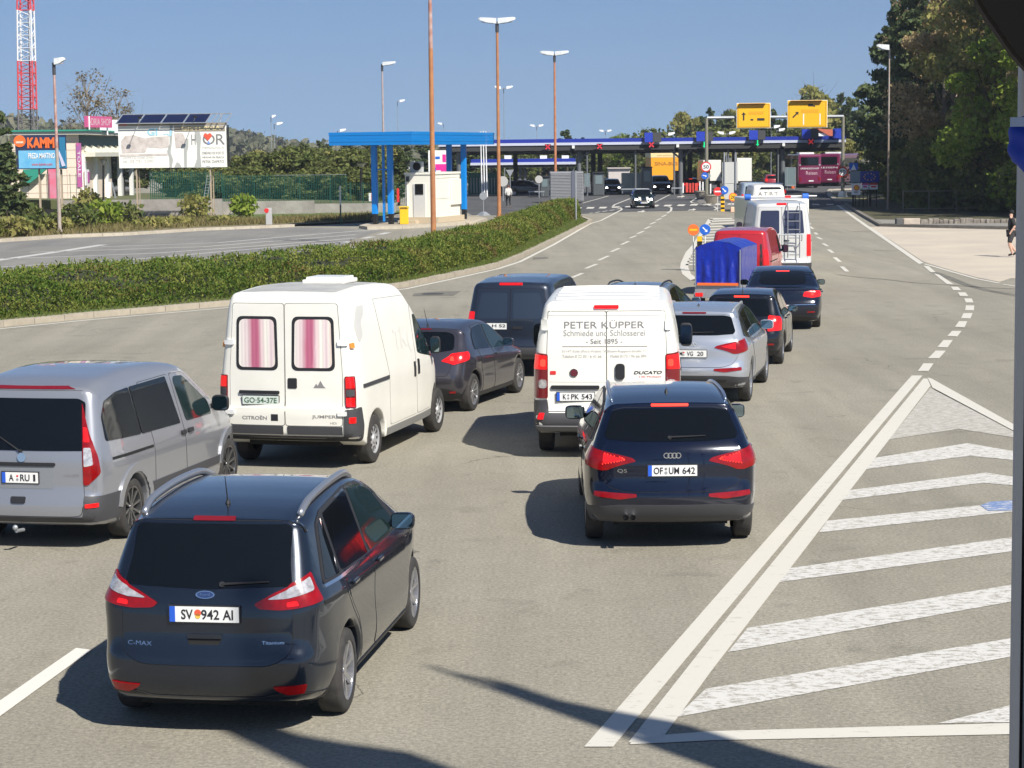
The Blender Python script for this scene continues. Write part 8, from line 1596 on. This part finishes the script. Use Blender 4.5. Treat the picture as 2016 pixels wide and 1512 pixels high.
def people():
    sk = mat('skin', (.55, .34, .25), .6); J = {'pelvis': (0, 0, .95), 'waist': (0, 0, 1.1), 'chest': (0, .01, 1.32), 'neck': (0, .02, 1.48), 'head0': (0, .03, 1.58), 'head1': (0, .03, 1.68), 'hipL': (-.1, 0, .9), 'kneeL': (-.12, .12, .5), 'ankL': (-.12, -.02, .1), 'toeL': (-.12, .16, .04), 'hipR': (.1, 0, .9), 'kneeR': (.12, .04, .48), 'ankR': (.12, -.22, .14), 'toeR': (.12, -.08, .04),
         'shL': (-.19, .01, 1.42), 'elL': (-.25, -.05, 1.15), 'wrL': (-.24, .10, .93), 'haL': (-.23, .14, .85), 'shR': (.19, .01, 1.42), 'elR': (.25, -.06, 1.15), 'wrR': (.24, .05, .92), 'haR': (.23, .09, .84)}
    Rr = {'pelvis': .15, 'waist': .14, 'chest': .17, 'neck': .065, 'head0': .085, 'head1': .08, 'hipL': .105, 'kneeL': .068, 'ankL': .045, 'toeL': .035, 'hipR': .105, 'kneeR': .068, 'ankR': .045, 'toeR': .035, 'shL': .075, 'elL': .05, 'wrL': .034, 'haL': .038, 'shR': .075, 'elR': .05, 'wrR': .034, 'haR': .038}
    E = [('pelvis', 'waist'), ('waist', 'chest'), ('chest', 'neck'), ('neck', 'head0'), ('head0', 'head1'), ('pelvis', 'hipL'), ('hipL', 'kneeL'), ('kneeL', 'ankL'), ('ankL', 'toeL'), ('pelvis', 'hipR'), ('hipR', 'kneeR'), ('kneeR', 'ankR'), ('ankR', 'toeR'), ('chest', 'shL'), ('shL', 'elL'), ('elL', 'wrL'), ('wrL', 'haL'), ('chest', 'shR'), ('shR', 'elR'), ('elR', 'wrR'), ('wrR', 'haR')]
    blk = mat('black_cloth', (.012, .012, .014), .8); g = G(1991, 506)
    person('p', 'person in black T-shirt and dark shorts walking at the far right', (g.x, g.y, .03), pi/2, J, Rr, E, sk, [('t_shirt', ['waist', 'chest', 'shL', 'elL', 'shR', 'elR', 'pelvis'], blk, .02), ('shorts', ['pelvis', 'hipL', 'kneeL', 'hipR', 'kneeR'], mat('dark_shorts', (.035, .033, .035), .8), .025), ('shoes', ['ankL', 'toeL'], blk, .012), ('shoes', ['ankR', 'toeR'], blk, .012)], (0, .02, 1.66), s=1.0)
    g = G(1001, 409); wc = mat('white_jacket', (.55, .53, .50), .8)
    person('p', 'person in a white jacket and black trousers walking behind the hedge', (g.x, g.y, 0), .2, J, Rr, E, sk, [('jacket', ['waist', 'chest', 'shL', 'elL', 'wrL', 'shR', 'elR', 'wrR', 'pelvis'], wc, .035), ('trousers', ['pelvis', 'hipL', 'kneeL', 'ankL', 'hipR', 'kneeR', 'ankR'], blk, .015)], (0, .02, 1.66), mat('brown_hair', (.10, .05, .03), .7), s=.98)
def near_things():
    # tall flag poles beside the photographer's lane: only their shadows reach the picture
    hx, hy = -SUNV.x/SUNV.z, -SUNV.y/SUNV.z
    def flagpole(tip, h, lab, par):
        base = Vector((tip[0]-hx*(h-tip[2]), tip[1]-hy*(h-tip[2]), 0)); t = thing('flag_pole', lab, 'flag pole', base, 0, 'roadside flag poles'); cpart('pole', M['signwhite'], t, ((0, 0, 0), (0, 0, h), max(.07, par[2]), par[2]))
        bm = bmesh.new(); dirx = Vector((.78, .62, 0))     # limp flag hanging, across the light
        z0 = h-.15; n = 7; A = [[], []]
        for k in range(n+1):
            f = k/n; w = par[0]*f**.8; z = z0-par[1]*f
            for j, off in enumerate((0, 1)): A[j].append(bm.verts.new(dirx*(off*w+.04*sin(k*2))+Vector((0, .05*sin(k*1.7+j), z-off*.15))))
        for k in range(n): bm.faces.new((A[0][k], A[0][k+1], A[1][k+1], A[1][k]))
        bm_obj('flag', bm, mat('flag_cloth', (.1, .15, .5), .8), t)
    flagpole((-2.0, 14.75, 1.0), 12.5, 'white flag pole whose shadow climbs the dark people carrier', (1.0, 3.4, .11)); flagpole((-.72, 16.7, 0), 12, 'white flag pole whose long thin shadow reaches the solid line', (.75, 4.4, .03))
    # the coach the photo is taken from: window post, roof lining and rolled blue curtain
    t = thing('tour_bus', 'dark window post and roof edge of the coach at the right margin', 'bus', (0, 0, 0)); dk = mat('trim_dark', (.02, .022, .03), .5); lt = mat('trim_grey', (.42, .43, .46), .5)
    a = AT(1998, 756, 1.2).x; ta = -ROLL; Rm = Matrix.Rotation(-.0035, 4, 'Y'); bpart('window_post', dk, t, ((a+.0045+.06, 1.203, 4.1), (.12, .010, 1.6)), rot=Rm); bpart('rubber_seal', lt, t, ((a+.0020, 1.198, 4.1), (.0040, .008, 1.6)), rot=Rm); bpart('window_bead', mat('bead', (.10, .12, .16), .3, .6), t, ((a+.0062, 1.196, 4.1), (.0010, .006, 1.6)), rot=Rm)
    bpart('roof', dk, t, ((.2, -1.2, 5.05), (3.4, 4.8, .08)))
    bm = bmesh.new(); P = [AT(1900, -90, 1.1), AT(1923, 0, 1.1), AT(1941, 30, 1.1), (AT(1964, 62, 1.1)), AT(1988, 98, 1.1), AT(2018, 133, 1.1), AT(2080, 190, 1.1), AT(2200, 240, 1.1), AT(2200, -80, 1.1)]; prism(bm, P, (0, .012, 0)); bmesh.ops.bevel(bm, geom=bm.edges[:], offset=.002, segments=2, affect='EDGES'); bm_obj('sun_visor', bm, mat('visor_fabric', (.035, .03, .028), .9), t)
    c = thing('curtain_tie', 'rolled bright blue curtain tied to the coach window post', 'curtain', (0, 0, 0)); bm = bmesh.new(); bmesh.ops.create_uvsphere(bm, u_segments=36, v_segments=24, radius=1); q = AT(2022, 288, 1.12)
    for v in bm.verts:
        x, y, z = v.co; n = 1+.10*sin(z*7+x*3)+.05*sin(x*11-z*5); k = 1.0 if z > 0 else 1+.2*z; v.co = Vector((q.x+x*.0100*n*k+(.0015 if z < -.5 else 0)-z*.001, q.y+y*.01*n, q.z+z*.0165))
    bm_obj('curtain_roll', bm, mat('curtain_blue', (.01, .045, .42), .7), c, smooth=True); bpart('label', mat('label_white', (.30, .38, .58), .6), c, ((AT(2003, 240, 1.105).x, 1.105, AT(2003, 240, 1.105).z), (.0068, .004, .0050)))
def haze():
    bm = bmesh.new(); box(bm, (0, 900, 39), (3400, 2300, 80)); m = bpy.data.materials.new('air'); m.use_nodes = True; t = m.node_tree; t.nodes.remove(t.nodes['Principled BSDF']); v = t.nodes.new('ShaderNodeVolumePrincipled'); v.inputs['Color'].default_value = (.80, .88, 1, 1); v.inputs['Density'].default_value = HAZE; v.inputs['Anisotropy'].default_value = .2
    t.links.new(v.outputs[0], t.nodes['Material Output'].inputs['Volume']); o = bm_obj('haze', bm, m); o['kind'] = 'stuff'; o['label'] = 'thin pale haze softening the distant hills and tree line'; o['category'] = 'haze'
HAZE = .00024
M['lamphead'] = None
ground(); canopies(); sign_things(); lamps(); left_side(); right_side(); vehicles(); plants(); hills(); people(); near_things()
haze()
